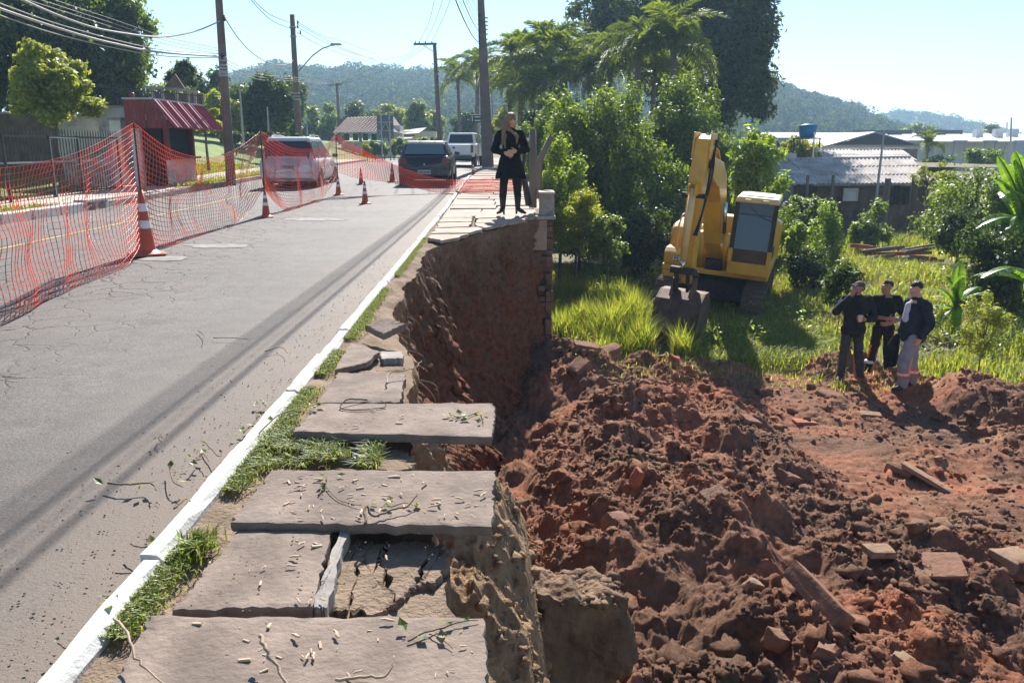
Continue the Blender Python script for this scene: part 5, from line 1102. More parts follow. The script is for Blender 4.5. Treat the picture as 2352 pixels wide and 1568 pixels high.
for i in range(3): wire('thin wire crossing the sky gap left of the first pole, %s of three' % ('top', 'middle', 'bottom')[i], pw([(505, 112+6*i, 27), (390, 88+8*i, 25), (260, 45+9*i, 22), (100, -8+10*i, 18), (-60, -60+10*i, 15)]), .008, 'left wires', 'wire_pale')
wire('single cable sagging deeply between the two nearest left poles', pw([(518, 44, 27), (545, 85, 30), (575, 118, 34), (610, 142, 38), (640, 150, 41), (662, 147, 43), (678, 134, 45)]), .016, 'wires between left poles')
for i in range(2): wire('wire from the second left pole up to the top of the picture, %s one' % ('upper', 'lower')[i], pw([(672, 54+14*i, 45), (628, 38+12*i, 38), (600, 18+8*i, 34), (576, -6+6*i, 31), (520, -60, 25)]), .014, 'wires between left poles')
for i, (v0, v1) in enumerate(((50, 118), (55, 132), (62, 131), (75, 138))): wire('wire descending from the second left pole toward the hill, %s of four' % ('topmost', 'second from top', 'third from top', 'lowest')[i], pw([(682, v0, 45), (740, v0+32, 55), (800, v1-18+3*i, 68), (860, v1+6, 84)]), .016, 'wires from second left pole')
for i in range(3): wire('thin wire between first pole and far poles low over the dark trees, %s' % ('top', 'middle', 'lowest')[i], pw([(520, 138+8*i, 27.2), (600, 172+6*i, 36), (690, 180+4*i, 45.3), (770, 196, 84)]), .010, 'wires between left poles')
# wires over the pavement, overhead of the camera: their shadows fall on the asphalt
LBW = ['top', 'second', 'third', 'fourth', 'fifth', 'sixth', 'lowest']
for i, p in enumerate(ins3):
    e = Vector((-1.62+.1*i if i > 1 else -1.30+.12*i, -14, 6.9-.12*i)); thick = (.006, .006, .006, .007, .014, .006, .016)[i]
    wire('overhead line from the tall square pole passing above the camera, %s of seven' % LBW[i], [Vector(p), e], thick, 'lines over the pavement', sag=.8+.12*i)
for i in range(3): wire('thin line from the crossarm pole rising to the top of the picture, %s of three' % ('left', 'middle', 'right')[i], pw([(963+14*i, 97, 61.8), (985+14*i, 52, 50), (1000+20*i, -12, 40), (1010+30*i, -80, 32)]), .012, 'lines from the crossarm pole')
for i in range(3): wire('far line running from the crossarm pole toward the T pole, %s of three' % ('top', 'middle', 'lowest')[i], pw([(955+14*i, 103, 62), (930, 128+6*i, 68), (850, 145+14*i, 76), (782, 194, 84)]), .012, 'lines from the crossarm pole')
# signs
s0 = W(885, 363, 62); SB = thing('road_sign', 'large grey sign board seen from the back on two posts', 'sign', (s0.x, 62, .3)); P = lambda u, v, Y=62: W(u, v, Y)-Vector(SB.location)
for k in range(2):
    u0, u1 = (867, 884.6) if k == 0 else (885.4, 903); a, b = P(u0, 318), P(u1, 264); part('panel', 'sign_back', SB, lambda m: m.box((a+b)/2, (b.x-a.x, .05, b.z-a.z)), bevel=.01)
part('brace', 'galv', SB, lambda m: (m.bar(P(868, 300, 61.9), P(902, 300, 61.9), .06), m.bar(P(868, 281, 61.9), P(902, 281, 61.9), .06), m.bar(P(868, 316, 61.9), P(884, 284, 61.9), .05), m.bar(P(902, 316, 61.9), P(887, 284, 61.9), .05)))
for u in (875, 894): a = P(u, 263, 61.85); part('post', 'galv', SB, lambda m: m.bar((a.x, a.y, 0), a, .09))
g0 = W(1099, 360, 42); GS = thing('direction_sign', 'small green road sign with white marks beside the tall square pole', 'sign', (g0.x, 42, .3)); P = lambda u, v, Y=42: W(u, v, Y)-Vector(GS.location)
a, b = P(1080, 282), P(1106, 264); part('panel', 'sign_green', GS, lambda m: m.box((a+b)/2, (b.x-a.x, .03, b.z-a.z)), bevel=.008); part('post', 'galv', GS, lambda m: m.bar((a.x+.38, .05, 0), (a.x+.38, .05, a.z), .05))
part('arrow', 'white_paint', GS, lambda m: (m.box(P(1085, 273, 41.97), (.035, .006, .26)), m.box(P(1085, 268, 41.97), (.11, .006, .035))))
for v in (269, 277): part('text_line', 'white_paint', GS, lambda m: m.box(P(1097, v, 41.97), (.28, .006, .05)))
# timber fence remains by the wall end
TF = thing('timber_post', 'upright weathered timber post behind the concrete block post', 'post', W(1224, 440, 15.6)); b = Vector(TF.location); part('shaft', 'grey_wood', TF, lambda m: m.tube([(0, 0, -.3), (0, .02, .6), (-.01, .02, W(1225, 297, 15.6).z-b.z)], [.075, .07, .06], 9), smooth=True)
TF = thing('timber_post', 'forked weathered timber post leaning right beside the upright one', 'post', W(1237, 420, 16.2)); b = Vector(TF.location); part('shaft', 'grey_wood', TF, lambda m: m.tube([(-.02, 0, -.3), (.02, 0, .4), (.12, 0, .62), (.24, 0, .86)], [.07, .06, .055, .06], 9), smooth=True)
TF = thing('metal_stake', 'thin dark stake with white top leaning beside the black coat', 'post', W(1188, 470, 14.9)); b = Vector(TF.location); part('shaft', 'steel_dark', TF, lambda m: m.tube([(0, 0, -.05), W(1210, 318, 15.1)-b], [.035, .03], 7)); part('tip', 'white_paint', TF, lambda m: m.tube([W(1209, 324, 15.1)-b, W(1211, 317, 15.1)-b], [.036, .036], 8)); part('brace', 'steel_dark', TF, lambda m: m.tube([W(1202, 400, 15)-b, W(1215, 470, 15.2)-b], [.05, .07], 7))
# ================================================================== EXCAVATOR
EX = thing('excavator', 'yellow crawler excavator tilted on the slope with its bucket resting on the ground', 'excavator', (0, 0, 0))
eb = W(1668, 700, 17.75); EX.location = (5.10, 20.5, -2.56); EX.rotation_euler = (R(2.6), R(4.6), R(-20.5)); EX.scale = (.977,)*3
def side(name, poly, x0, x1, mt_, bevel=.02, parent=EX, **k):      # profile in (y,z) extruded across x
    return part(name, mt_, parent, lambda m: m.prism(poly, x0, x1, lambda y, z, x: (x, y, z)), bevel=bevel, **k)
# tracks: each shoe is a piece
shoe = MB(); shoe.box((0, 0, .0), (.52, .165, .03)); shoe.box((0, .05, .03), (.52, .02, .05)); shoe.box((0, -.02, .025), (.52, .016, .035))
sh0 = shoe.build('track_shoe', 'track_steel'); shm = sh0.data; bpy.data.objects.remove(sh0)
for s in (-1, 1):
    tr = side('track', [(-1.45, .12), (1.45, .12), (1.62, .4), (1.45, .68), (-1.45, .68), (-1.62, .4)], s*1.02-.18, s*1.02+.18, 'exc_dark')
    Lh, rr = 1.42, .36; per = 4*Lh+2*math.pi*rr; nsh = 46
    for i in range(nsh):
        d = per*i/nsh
        if d < 2*Lh: y, z, a = -Lh+d, .40+rr, 0
        elif d < 2*Lh+math.pi*rr: t = (d-2*Lh)/rr; y, z, a = Lh+rr*math.sin(t), .40+rr*math.cos(t), -t
        elif d < 4*Lh+math.pi*rr: y, z, a = Lh-(d-2*Lh-math.pi*rr), .40-rr, math.pi
        else: t = (d-4*Lh-math.pi*rr)/rr; y, z, a = -Lh-rr*math.sin(t), .40-rr*math.cos(t), math.pi-t
        o = bpy.data.objects.new('track_shoe', shm); COL.objects.link(o); o.parent = tr; o.location = (s*1.02, y, z); o.rotation_euler = (a, 0, 0)
    for y in (-1.42, 1.42): part('sprocket', 'exc_dark', tr, lambda m: m.lathe([(.3, -.2), (.33, 0), (.3, .2)], 18, (s*1.02, y, .4), 'X'))
side('undercarriage', [(-.9, .35), (.9, .35), (.7, .8), (-.7, .8)], -.85, .85, 'exc_dark')
part('slew_ring', 'exc_dark', EX, lambda m: m.lathe([(.62, .75), (.66, .8), (.66, .98), (.6, 1.0)], 26), smooth=False)
side('deck', [(-1.18, .98), (2.3, .98), (2.3, 1.12), (-1.18, 1.12)], -1.26, 1.26, 'exc_yellow', .03)
# engine hood and tool box on the image-left side
side('engine_hood', [(-.55, 1.125), (2.0, 1.125), (2.0, 2.02), (-.30, 2.02), (-.5, 1.92), (-.55, 1.75)], -1.24, -.42, 'exc_yellow', .10, seg=4)
side('tool_box', [(-1.16, 1.125), (-.56, 1.125), (-.56, 1.5), (-1.0, 1.5), (-1.16, 1.40)], -1.25, -.62, 'exc_yellow', .04)
side('step', [(-1.14, .66), (-.4, .66), (-.4, .975), (-1.14, .975)], -1.25, -.5, 'exc_yellow', .04)
lampp = part('lamp_plate', 'cone_white', EX, lambda m: m.box((-.93, -1.165, 1.28), (.17, .02, .13)), bevel=.008)
part('mark', 'exc_dark', lampp, lambda m: (m.box((-.965, -1.18, 1.285), (.035, .012, .06)), m.box((-.91, -1.18, 1.30), (.05, .012, .022)), m.box((-.90, -1.18, 1.265), (.022, .012, .05)), m.box((-.93, -1.178, 1.34), (.15, .012, .014)), m.box((-.93, -1.178, 1.225), (.15, .012, .014))))
side('counterweight', [(1.7, 1.0), (2.35, 1.05), (2.5, 1.3), (2.45, 1.95), (2.2, 2.05), (1.7, 2.05)], -1.28, 1.28, 'exc_yellow', .12, seg=4)
part('exhaust', 'exc_dark', EX, lambda m: m.tube([(-1.15, .9, 1.6), (-1.15, .88, 2.2), (-1.13, .85, 3.05), (-1.1, .82, 3.12)], [.05, .045, .045, .05], 9))
part('air_cleaner', 'exc_yellow', EX, lambda m: m.lathe([(.1, 2.0), (.11, 2.1), (.07, 2.14), (.1, 2.18), (.02, 2.22)], 14, (-.62, .3, 0)))
part('handrail', 'exc_pale', EX, lambda m: m.tube([(-.98, -1.0, 1.5), (-.98, -1.02, 2.1), (-.95, -.9, 2.3), (-.95, -.2, 2.3), (-.95, -.05, 2.0)], .022, 7))
part('grille', 'exc_dark', EX, lambda m: [m.box((-.8, -.56, 1.6+.06*i), (.3, .02, .025)) for i in range(3)])
# cab on the image-right side
cx0, cx1, cyf, cyb, cz0, cz1 = .30, 1.27, -1.42, -.02, 1.12, 2.92
cab = part('cab', 'exc_dark', EX, lambda m: m.prism([(cyf, cz0+.02), (cyb, cz0+.02), (cyb, cz1-.12), (cyf+.18, cz1-.12), (cyf, 1.7)], cx0+.05, cx1-.05, lambda y, z, x: (x, y, z)), bevel=.03)
side('cab_base', [(cyf-.03, cz0), (cyb, cz0), (cyb, cz0+.30), (cyf-.03, cz0+.30)], cx0, cx1, 'exc_yellow', .03, cab)
for x in (cx0+.045, cx1-.045):
    part('front_pillar', 'exc_dark', cab, lambda m: m.bar((x, cyf-.012, cz0+.3), (x, cyf+.0, 1.72), .09, .07)); part('front_pillar', 'exc_dark', cab, lambda m: m.bar((x, cyf-.01, 1.70), (x, cyf+.165, cz1-.11), .09, .07))
    part('yellow_post', 'exc_yellow', cab, lambda m: m.bar((x, cyf-.02, cz0+.29), (x, cyf-.02, cz0+.62), .10, .085), bevel=.01)
fr = lambda z: cyf-.015 if z < 1.7 else cyf-.015+.175*(z-1.7)/(cz1-.12-1.7)
part('lower_front_panel', 'exc_brown', cab, lambda m: m.add([(cx0+.1, cyf-.012, cz0+.31), (cx1-.1, cyf-.012, cz0+.31), (cx1-.1, cyf-.012, 1.72), (cx0+.1, cyf-.012, 1.72)], [(0, 1, 2, 3)]))
part('windscreen', 'cab_glass', cab, lambda m: m.add([(cx0+.1, fr(1.73), 1.73), (cx1-.1, fr(1.73), 1.73), (cx1-.1, fr(2.52), 2.52), (cx0+.1, fr(2.52), 2.52)], [(0, 1, 2, 3)]))
part('upper_front_window', 'car_glass', cab, lambda m: m.add([(cx0+.1, fr(2.54), 2.54), (cx1-.1, fr(2.54), 2.54), (cx1-.1, fr(2.8), 2.8), (cx0+.1, fr(2.8), 2.8)], [(0, 1, 2, 3)]))
part('side_window', 'car_glass', cab, lambda m: m.add([(cx1-.045, cyf+.2, 1.75), (cx1-.045, cyb-.1, 1.75), (cx1-.045, cyb-.1, 2.7), (cx1-.045, cyf+.3, 2.7)], [(0, 1, 2, 3)]))
part('door_edge', 'exc_dark', cab, lambda m: (m.bar((cx1-.035, cyf+.12, 1.4), (cx1-.035, cyb, 1.4), .04, .5), m.bar((cx1-.03, cyf+.06, 1.42), (cx1-.03, cyf+.22, 2.8), .035, .05)))
part('wiper', 'exc_dark', cab, lambda m: m.tube([(cx0+.35, fr(2.5)-.03, 2.72), (cx0+.6, fr(2.3)-.03, 2.52), (cx0+.9, fr(2.2)-.03, 2.42)], .009, 5))
roof = part('cab_roof', 'exc_pale', cab, lambda m: m.box((.785, -.67, cz1-.06), (1.0, 1.32, .13), taper=(.94, .94)), bevel=.04, seg=3)
part('roof_hatch', 'white_roof', roof, lambda m: m.box((.78, -.62, cz1+.012), (.66, .85, .03)), bevel=.01)
part('hatch_groove', 'exc_dark', roof, lambda m: (m.box((.78, -.40, cz1+.029), (.55, .03, .006)), m.box((.78, -.88, cz1+.029), (.55, .03, .006))))
for x in (.58, .98): part('work_lamp', 'exc_pale', cab, lambda m: m.box((x, cyf+.09, cz1-.07), (.14, .08, .07)), bevel=.015)
# boom, stick, bucket
BX = -.06
side('boom', [(-.45, 1.28), (-.75, 1.18), (-1.35, 1.75), (-1.95, 2.75), (-2.35, 3.10), (-3.35, 3.42), (-3.5, 3.62), (-3.3, 3.78), (-2.2, 3.66), (-1.65, 3.35), (-1.2, 2.6), (-.7, 1.8), (-.38, 1.45)], BX-.2, BX+.2, 'exc_yellow', .02)
part('boom_bracket', 'exc_yellow', EX, lambda m: (m.box((BX-.3, -.55, 1.35), (.08, .7, .6)), m.box((BX+.3, -.55, 1.35), (.08, .7, .6))), bevel=.02)
part('boom_pin', 'exc_dark', EX, lambda m: m.tube([(BX-.42, -.58, 1.42), (BX+.42, -.58, 1.42)], .09, 12))
for s in (-1, 1):
    part('boom_cylinder', 'exc_yellow', EX, lambda m: m.tube([(BX+s*.29, -1.05, 1.12), (BX+s*.29, -1.55, 2.05)], .075, 12), smooth=True); part('cylinder_rod', 'chrome', EX, lambda m: m.tube([(BX+s*.29, -1.55, 2.05), (BX+s*.29, -1.85, 2.75)], .045, 10), smooth=True)
part('arm_cylinder', 'exc_yellow', EX, lambda m: m.tube([(BX, -1.6, 3.5), (BX, -2.6, 4.02)], .085, 12), smooth=True); part('cylinder_rod', 'chrome', EX, lambda m: m.tube([(BX, -2.6, 4.02), (BX, -3.25, 4.2)], .05, 10), smooth=True)
side('stick', [(-3.15, 4.22), (-3.62, 4.12), (-3.80, 3.3), (-3.66, 1.36), (-3.50, 1.24), (-3.38, 1.36), (-3.32, 3.0), (-3.22, 3.55)], BX-.15, BX+.15, 'exc_yellow', .02)
part('stick_tip_plates', 'exc_yellow', EX, lambda m: [m.box((BX+s*.17, -3.42, 3.98), (.035, .5, .52)) for s in (-1, 1)], bevel=.015)
for z, y, r_ in ((3.62, -3.42, .085), (4.05, -3.3, .07), (1.36, -3.5, .075), (3.0, -3.75, .05)): part('pivot_pin', 'exc_dark', EX, lambda m: m.tube([(BX-.24, y, z), (BX+.24, y, z)], r_, 12))
part('bucket_cylinder', 'exc_pale', EX, lambda m: m.tube([(BX, -3.93, 3.15), (BX, -3.97, 1.72)], .075, 12), smooth=True); part('cylinder_rod', 'chrome', EX, lambda m: m.tube([(BX, -3.97, 1.72), (BX, -3.93, 1.48)], .045, 10), smooth=True)
part('cylinder_bracket', 'exc_yellow', EX, lambda m: (m.box((BX-.07, -3.88, 3.12), (.03, .3, .22)), m.box((BX+.07, -3.88, 3.12), (.03, .3, .22))))
part('linkage', 'exc_dark', EX, lambda m: [(m.bar((BX+s*.2, -3.93, 1.49), (BX+s*.2, -3.52, 1.40), .05, .12), m.bar((BX+s*.12, -3.93, 1.49), (BX+s*.12, -3.72, 1.05), .06, .12)) for s in (-1, 1)])
part('link_block', 'exc_dark', EX, lambda m: m.box((BX, -3.9, 1.49), (.5, .12, .14)), bevel=.02)
part('hose', 'black_rubber', EX, lambda m: [m.tube(spl([(BX+.1, -1.7, 3.5), (BX+.16, -2.6, 3.9), (BX+.2, -3.3, 3.95), (BX+.21+dx, -3.55, 3.4), (BX+.2, -3.7, 2.7), (BX+.1+dx, -3.75, 2.2)], 5), .02, 6) for dx in (0, .05)], smooth=True)
part('hose_bundle', 'black_rubber', EX, lambda m: [m.tube(spl([(BX+.3+.06*i, -1.0, 1.15), (BX+.3+.05*i, -1.25, 1.5), (BX+.26, -1.1, 1.85)], 5), .022, 6) for i in range(3)], smooth=True)
part('valve_block', 'exc_dark', EX, lambda m: m.box((BX+.02, -1.0, 1.2), (.42, .35, .3)), bevel=.02)
bk = []
for i in range(15):
    t = i/14*math.pi*1.02; bk.append((-3.62-.42*math.sin(t*.98)-.0*t, .78+.56*math.cos(t)))
outer = [(y, z-.25-.10*(z < .7)) for y, z in [(-3.25, 1.34), (-3.62, 1.36), (-3.92, 1.22), (-4.06, .95), (-4.06, .6), (-3.95, .28), (-3.75, .02), (-3.5, -.14), (-3.42, -.18)]]
def shell(m):
    W2 = .47; inn = [(y+.035*math.cos(i), z-.03) for i, (y, z) in enumerate(outer)]
    V = []; n = len(outer); c = Vector((0, -3.55, .75))
    for (y, z) in outer:
        d = Vector((0, y+3.5, z-.72)).normalized()*.04; V += [(BX-W2, y, z), (BX+W2, y, z), (BX+W2, y-d.y, z-d.z), (BX-W2, y-d.y, z-d.z)]
    m.add(V, [(4*i+k, 4*i+(k+1) % 4, 4*i+4+(k+1) % 4, 4*i+4+k) for i in range(n-1) for k in range(4)]+[(0, 1, 2, 3), (4*n-1, 4*n-2, 4*n-3, 4*n-4)])
bkt = part('bucket', 'exc_steel', EX, shell, bevel=.008)
for s in (-1, 1): side('bucket_side', outer+[(-3.1, .25), (-3.0, .75)], BX+s*.46-.02, BX+s*.46+.02, 'exc_steel', .006, bkt)
for s in (-.3, -.1, .1, .3): part('wear_strip', 'exc_steel', bkt, lambda m: [m.bar((BX+s*1.35, y0-.02, z0), (BX+s*1.35, y1-.02, z1), .05, .03) for (y0, z0), (y1, z1) in zip(outer[2:7], outer[3:8])])
for s in (-1, 1): part('bucket_ear', 'exc_steel', bkt, lambda m: m.prism([(-3.35, 1.05), (-3.9, 1.03), (-3.72, 1.37), (-3.45, 1.47), (-3.36, 1.35)], BX+s*.2-.025, BX+s*.2+.025, lambda y, z, x: (x, y, z)), bevel=.01)
for i in range(5): part('tooth', 'exc_steel', bkt, lambda m: m.add([(BX-.4+.2*i+dx, y, z) for dx, y, z in ((-.045, -3.5, -.49), (.045, -3.5, -.49), (.045, -3.42, -.55), (-.045, -3.42, -.55), (-.02, -3.32, -.72), (.02, -3.32, -.72))], [(0, 1, 5, 4), (1, 2, 5), (2, 3, 4, 5), (3, 0, 4), (0, 3, 2, 1)]))

# the arm is slewed a little towards the image left and lifted
_piv = Vector((BX, -.58, 1.42)); _rot = Matrix.Rotation(R(-3.2), 3, 'Z') @ Matrix.Rotation(R(-2.6), 3, 'X')
for o in EX.children:
    if o.name.split('.')[0] in ('boom', 'arm_cylinder', 'cylinder_rod', 'stick', 'stick_tip_plates', 'pivot_pin', 'bucket_cylinder', 'cylinder_bracket', 'linkage', 'link_block', 'hose', 'bucket'):
        o.rotation_euler = _rot.to_euler(); o.scale = (1, 1.17, 1); o.location = _piv-_rot @ Vector((_piv.x, _piv.y*1.17, _piv.z))+(Vector((0, 0, -.10)) if o.name.startswith('bucket') and 'cyl' not in o.name else Vector())

# ================================================================== CARS
def loft(m, secs, n_ring):
    V = []
    for y, half in secs:
        ring = [(x, y, z) for x, z in half]+[(-x, y, z) for x, z in reversed(half)]
        V += ring
    n = len(V)//len(secs); k = len(secs)
    Fc = [(i*n+j, i*n+(j+1) % n, (i+1)*n+(j+1) % n, (i+1)*n+j) for i in range(k-1) for j in range(n)]
    Fc += [tuple(range(n-1, -1, -1)), tuple((k-1)*n+j for j in range(n))]
    m.add(V, Fc)
def wheel(t, x, y, r, w=.18):
    wt = part('wheel', 'tyre', t, lambda m: m.lathe([(r*.62, -w/2), (r*.93, -w/2), (r, -w*.32), (r, w*.32), (r*.93, w/2), (r*.62, w/2)], 22, (x, y, r), 'X'), smooth=True)
    s = 1 if x > 0 else -1; part('rim', 'galv', wt, lambda m: (m.lathe([(.02, -.02), (r*.6, -.02), (r*.63, .03), (r*.2, .04), (.02, .05)] if s > 0 else [(.02, .02), (r*.6, .02), (r*.63, -.03), (r*.2, -.04), (.02, -.05)], 16, (x+s*w*.33, y, r), 'X')))
def car(name, label, loc, rz_, paint, L=3.8, Wd=1.64, Hh=1.38, belt=.92, rear=(.12, .62), front=(1.35, .55), tail='low', glass='rear_glass', plate=True, wr=.29, wing=False):
    """+Y is forward, origin on the ground below the middle"""
    t = thing(name, label, 'car', loc, rz_); h = L/2; w = Wd/2; b = belt
    prof = lambda k, zt, zb=.24: [(0, zb), (w*.86*k, zb), (w*.97*k, zb+.1), (w*k, .52), (w*.985*k, zt-.14), (w*.93*k, zt-.03), (w*.86*k, zt), (0, zt+.012)]
    secs = [(-h, prof(.90, b-.22, .36)), (-h+.03, prof(.95, b-.04, .32)), (-h+.12, prof(.985, b, .26)), (-h+.5, prof(1, b)), (0, prof(1, b)), (h-front[0], prof(1, b)), (h-.6, prof(.985, b-.06)), (h-.15, prof(.93, b-.2, .28)), (h-.02, prof(.84, b-.3, .36))]
    part('body', paint, t, lambda m: loft(m, secs, 0), smooth=True, bevel=0)
    y0b, y0t, y1b, y1t = -h+rear[0], -h+rear[1], h-front[0]+.15, h-front[0]-front[1]
    wb, wt_ = w*.90, w*.70; zt = Hh
    gh = [(y0b, [(0, b-.02), (wb*.99, b-.02), (wb*.99, b-.01), (0, b)])]
    def cab_(m):
        ring = lambda ya, yb, ww, z: [(-ww, ya, z), (ww, ya, z), (ww, yb, z), (-ww, yb, z)]
        V = ring(y0b, y1b, wb, b-.03)+ring(y0b+.75*(y0t-y0b), y1b+.75*(y1t-y1b), wb+(wt_-wb)*.72, b+(zt-b)*.76)+ring(y0t-.02, y1t, wt_+.03, zt-.035)+ring(y0t+.12, y1t-.1, wt_-.06, zt)
        Fc = [(4*i+k, 4*i+(k+1) % 4, 4*i+4+(k+1) % 4, 4*i+4+k) for i in range(3) for k in range(4)]+[(12, 13, 14, 15)]; m.add(V, Fc)
    part('cabin', paint, t, cab_, bevel=.035, seg=3)
    def pan(pts, nm, mt_): part(nm, mt_, t, lambda m: m.add(pts, [tuple(range(len(pts)))]))
    zz = lambda f: b+(zt-b)*f
    ry_ = lambda f: y0b+(y0t-y0b)*f-.018; fy = lambda f: y1b+(y1t-y1b)*f+.012; sx = lambda f: wb+(wt_-wb)*f*.96+.014
    f0, f1 = .10, .80
    o = MB(); o.add([(-sx(f0)*.86, ry_(f0), zz(f0)), (sx(f0)*.86, ry_(f0), zz(f0)), (sx(f1)*.86, ry_(f1), zz(f1)), (-sx(f1)*.86, ry_(f1), zz(f1))], [(0, 1, 2, 3)]); o.build('rear_window', glass, t)
    pan([(-sx(.08)*.9, fy(.08), zz(.08)), (sx(.08)*.9, fy(.08), zz(.08)), (sx(.85)*.88, fy(.85), zz(.85)), (-sx(.85)*.88, fy(.85), zz(.85))], 'windscreen', 'car_glass')
    ym = (y0b+y1t)/2+.25
    for s in (-1, 1):
        for (ya0, ya1, yb0, yb1) in ((y0b+.16, ym-.05, y0t+.04, ym-.05), (ym+.03, y1b-.22, ym+.03, y1t-.05)):
            pan([(s*sx(.06), ya0, zz(.06)), (s*sx(.06), ya1, zz(.06)), (s*sx(.80), yb1, zz(.80)), (s*sx(.80), yb0, zz(.80))], 'side_window', 'car_glass')
        part('mirror', 'bumper_grey', t, lambda m: m.box((s*(w+.08), y1b-.3, b+.06), (.17, .1, .12)), bevel=.03)
        part('door_seam', 'bumper_grey', t, lambda m: (m.box((s*(w*.998), ym-.0, .6), (.012, .012, .55)), m.box((s*(w*.998), ym-1.0, .62), (.012, .012, .45))))
        part('door_handle', 'bumper_grey', t, lambda m: m.box((s*(w*1.0), ym-.12, b-.12), (.03, .14, .03)))
        if tail == 'low': part('tail_light', 'tail_red', t, lambda m: m.box((s*(w-.17), -h+.045, b-.17), (.25, .1, .2)), bevel=.015)
        else: part('tail_light', 'tail_red', t, lambda m: m.add([(s*(sx(.02)-.01), ry_(.02)+.0, zz(.02)-.12), (s*(sx(.02)-.17), ry_(.02)-.03, zz(.02)-.12), (s*(sx(.75)-.10), ry_(.75)-.01, zz(.75)), (s*(sx(.75)-.0), ry_(.75), zz(.75)), (s*(sx(.4)+.012), ry_(.4)+.12, zz(.3)), (s*(sx(.02)+.04), ry_(0)+.16, zz(.02)-.08)], [(0, 1, 2, 3), (0, 3, 4, 5)]))
    part('rear_bumper', 'bumper_grey' if paint == 'car_black' else paint, t, lambda m: m.box((0, -h-.02, .43), (Wd*.93, .14, .2)), bevel=.05, seg=3)
    if plate:
        p = part('number_plate', 'galv', t, lambda m: m.box((0, -h-.098 if tail == 'low' else -h-.0, .44 if tail == 'low' else .68), (.4, .012, .13)))
        part('plate_marks', 'bumper_grey', p, lambda m: [m.box((-.14+.045*i+(.02 if i > 2 else 0), (-h-.106 if tail == 'low' else -h-.008), .435 if tail == 'low' else .675), (.025, .004, .06)) for i in range(7)])
    part('boot_lock', 'galv', t, lambda m: m.lathe([(.0, -.01), (.03, -.01), (.03, .01)], 10, (0, -h+.0, b-.26), 'Y'))
    part('underside', 'black_rubber', t, lambda m: m.box((0, 0, .28), (Wd*.84, L*.9, .16)))
    for s in (-1, 1):
        for y in (-h+.72, h-.75):
            wheel(t, s*(w-.10), y, wr); part('wheel_arch', 'black_rubber', t, lambda m: m.lathe([(wr+.045, -.02), (wr+.045, .02)], 20, (s*(w*.985), y, wr), 'X'))
    return t
g = G(688, 431, .0)
c1 = car('minivan', 'silver minivan parked behind the orange net on the left lane', (-6.62, 26.6, .04), R(2.0), 'car_silver', 3.95, 1.68, 1.54, .93, (.06, .38), (1.0, .85), 'high', 'car_glass', wr=.30)
for s in (-1, 1): part('roof_rail', 'galv', c1, lambda m: m.tube(spl([(s*.55, -1.3, 1.52), (s*.55, -1.1, 1.58), (s*.54, .1, 1.58), (s*.53, .3, 1.52)], 4), .018, 6))
part('exhaust', 'black_rubber', c1, lambda m: m.tube([(.3, -2.1, .25), (.3, -1.7, .25)], .03, 8))
c2 = car('hatchback', 'black hatchback parked on the right by the kerb ahead of the net', (-2.72, 27.8, .10), R(1.0), 'car_black', 3.8, 1.64, 1.38, .93, (.10, .60), (1.3, .6), 'low', 'rear_glass')
# pickup
def pickup(loc, rz_):
    t = thing('pickup_truck', 'white pickup truck parked farther along the right kerb', 'car', loc, rz_)
    part('bed', 'car_white', t, lambda m: m.box((0, -1.7, .82), (1.72, 1.7, .62)), bevel=.05, seg=3)
    part('tailgate', 'car_white', t, lambda m: m.box((0, -2.56, .86), (1.5, .05, .5)), bevel=.02)
    part('hood', 'car_white', t, lambda m: m.box((0, 1.7, .82), (1.7, 1.5, .6), taper=(.95, .95)), bevel=.08, seg=3)
    part('cabin', 'car_white', t, lambda m: (m.box((0, .1, .85), (1.72, 1.9, .62)), m.box((0, 0, 1.42), (1.56, 1.7, .56), taper=(.84, .72))), bevel=.05, seg=3)
    part('rear_window', 'car_glass', t, lambda m: m.add([(-.64, -.84, 1.2), (.64, -.84, 1.2), (.57, -.66, 1.62), (-.57, -.66, 1.62)], [(0, 1, 2, 3)]))
    for s in (-1, 1):
        part('side_window', 'car_glass', t, lambda m: m.add([(s*.79, -.6, 1.18), (s*.79, .75, 1.18), (s*.67, .5, 1.64), (s*.67, -.5, 1.64)], [(0, 1, 2, 3)])); part('tail_light', 'tail_red', t, lambda m: m.box((s*.8, -2.56, .9), (.12, .06, .36)), bevel=.01); part('mirror', 'bumper_grey', t, lambda m: m.box((s*.98, .6, 1.22), (.2, .1, .2)), bevel=.03)
        for y in (-1.6, 1.55): wheel(t, s*.78, y, .35, .22)
    part('rear_bumper', 'bumper_grey', t, lambda m: m.box((0, -2.65, .5), (1.6, .16, .18)), bevel=.03)
    part('underside', 'black_rubber', t, lambda m: m.box((0, 0, .42), (1.4, 4.6, .2)))
    part('emblem', 'tank_blue', t, lambda m: m.box((-.1, -2.59, .95), (.12, .01, .1)))
pickup((-2.55, 44.5, .30), R(-5))
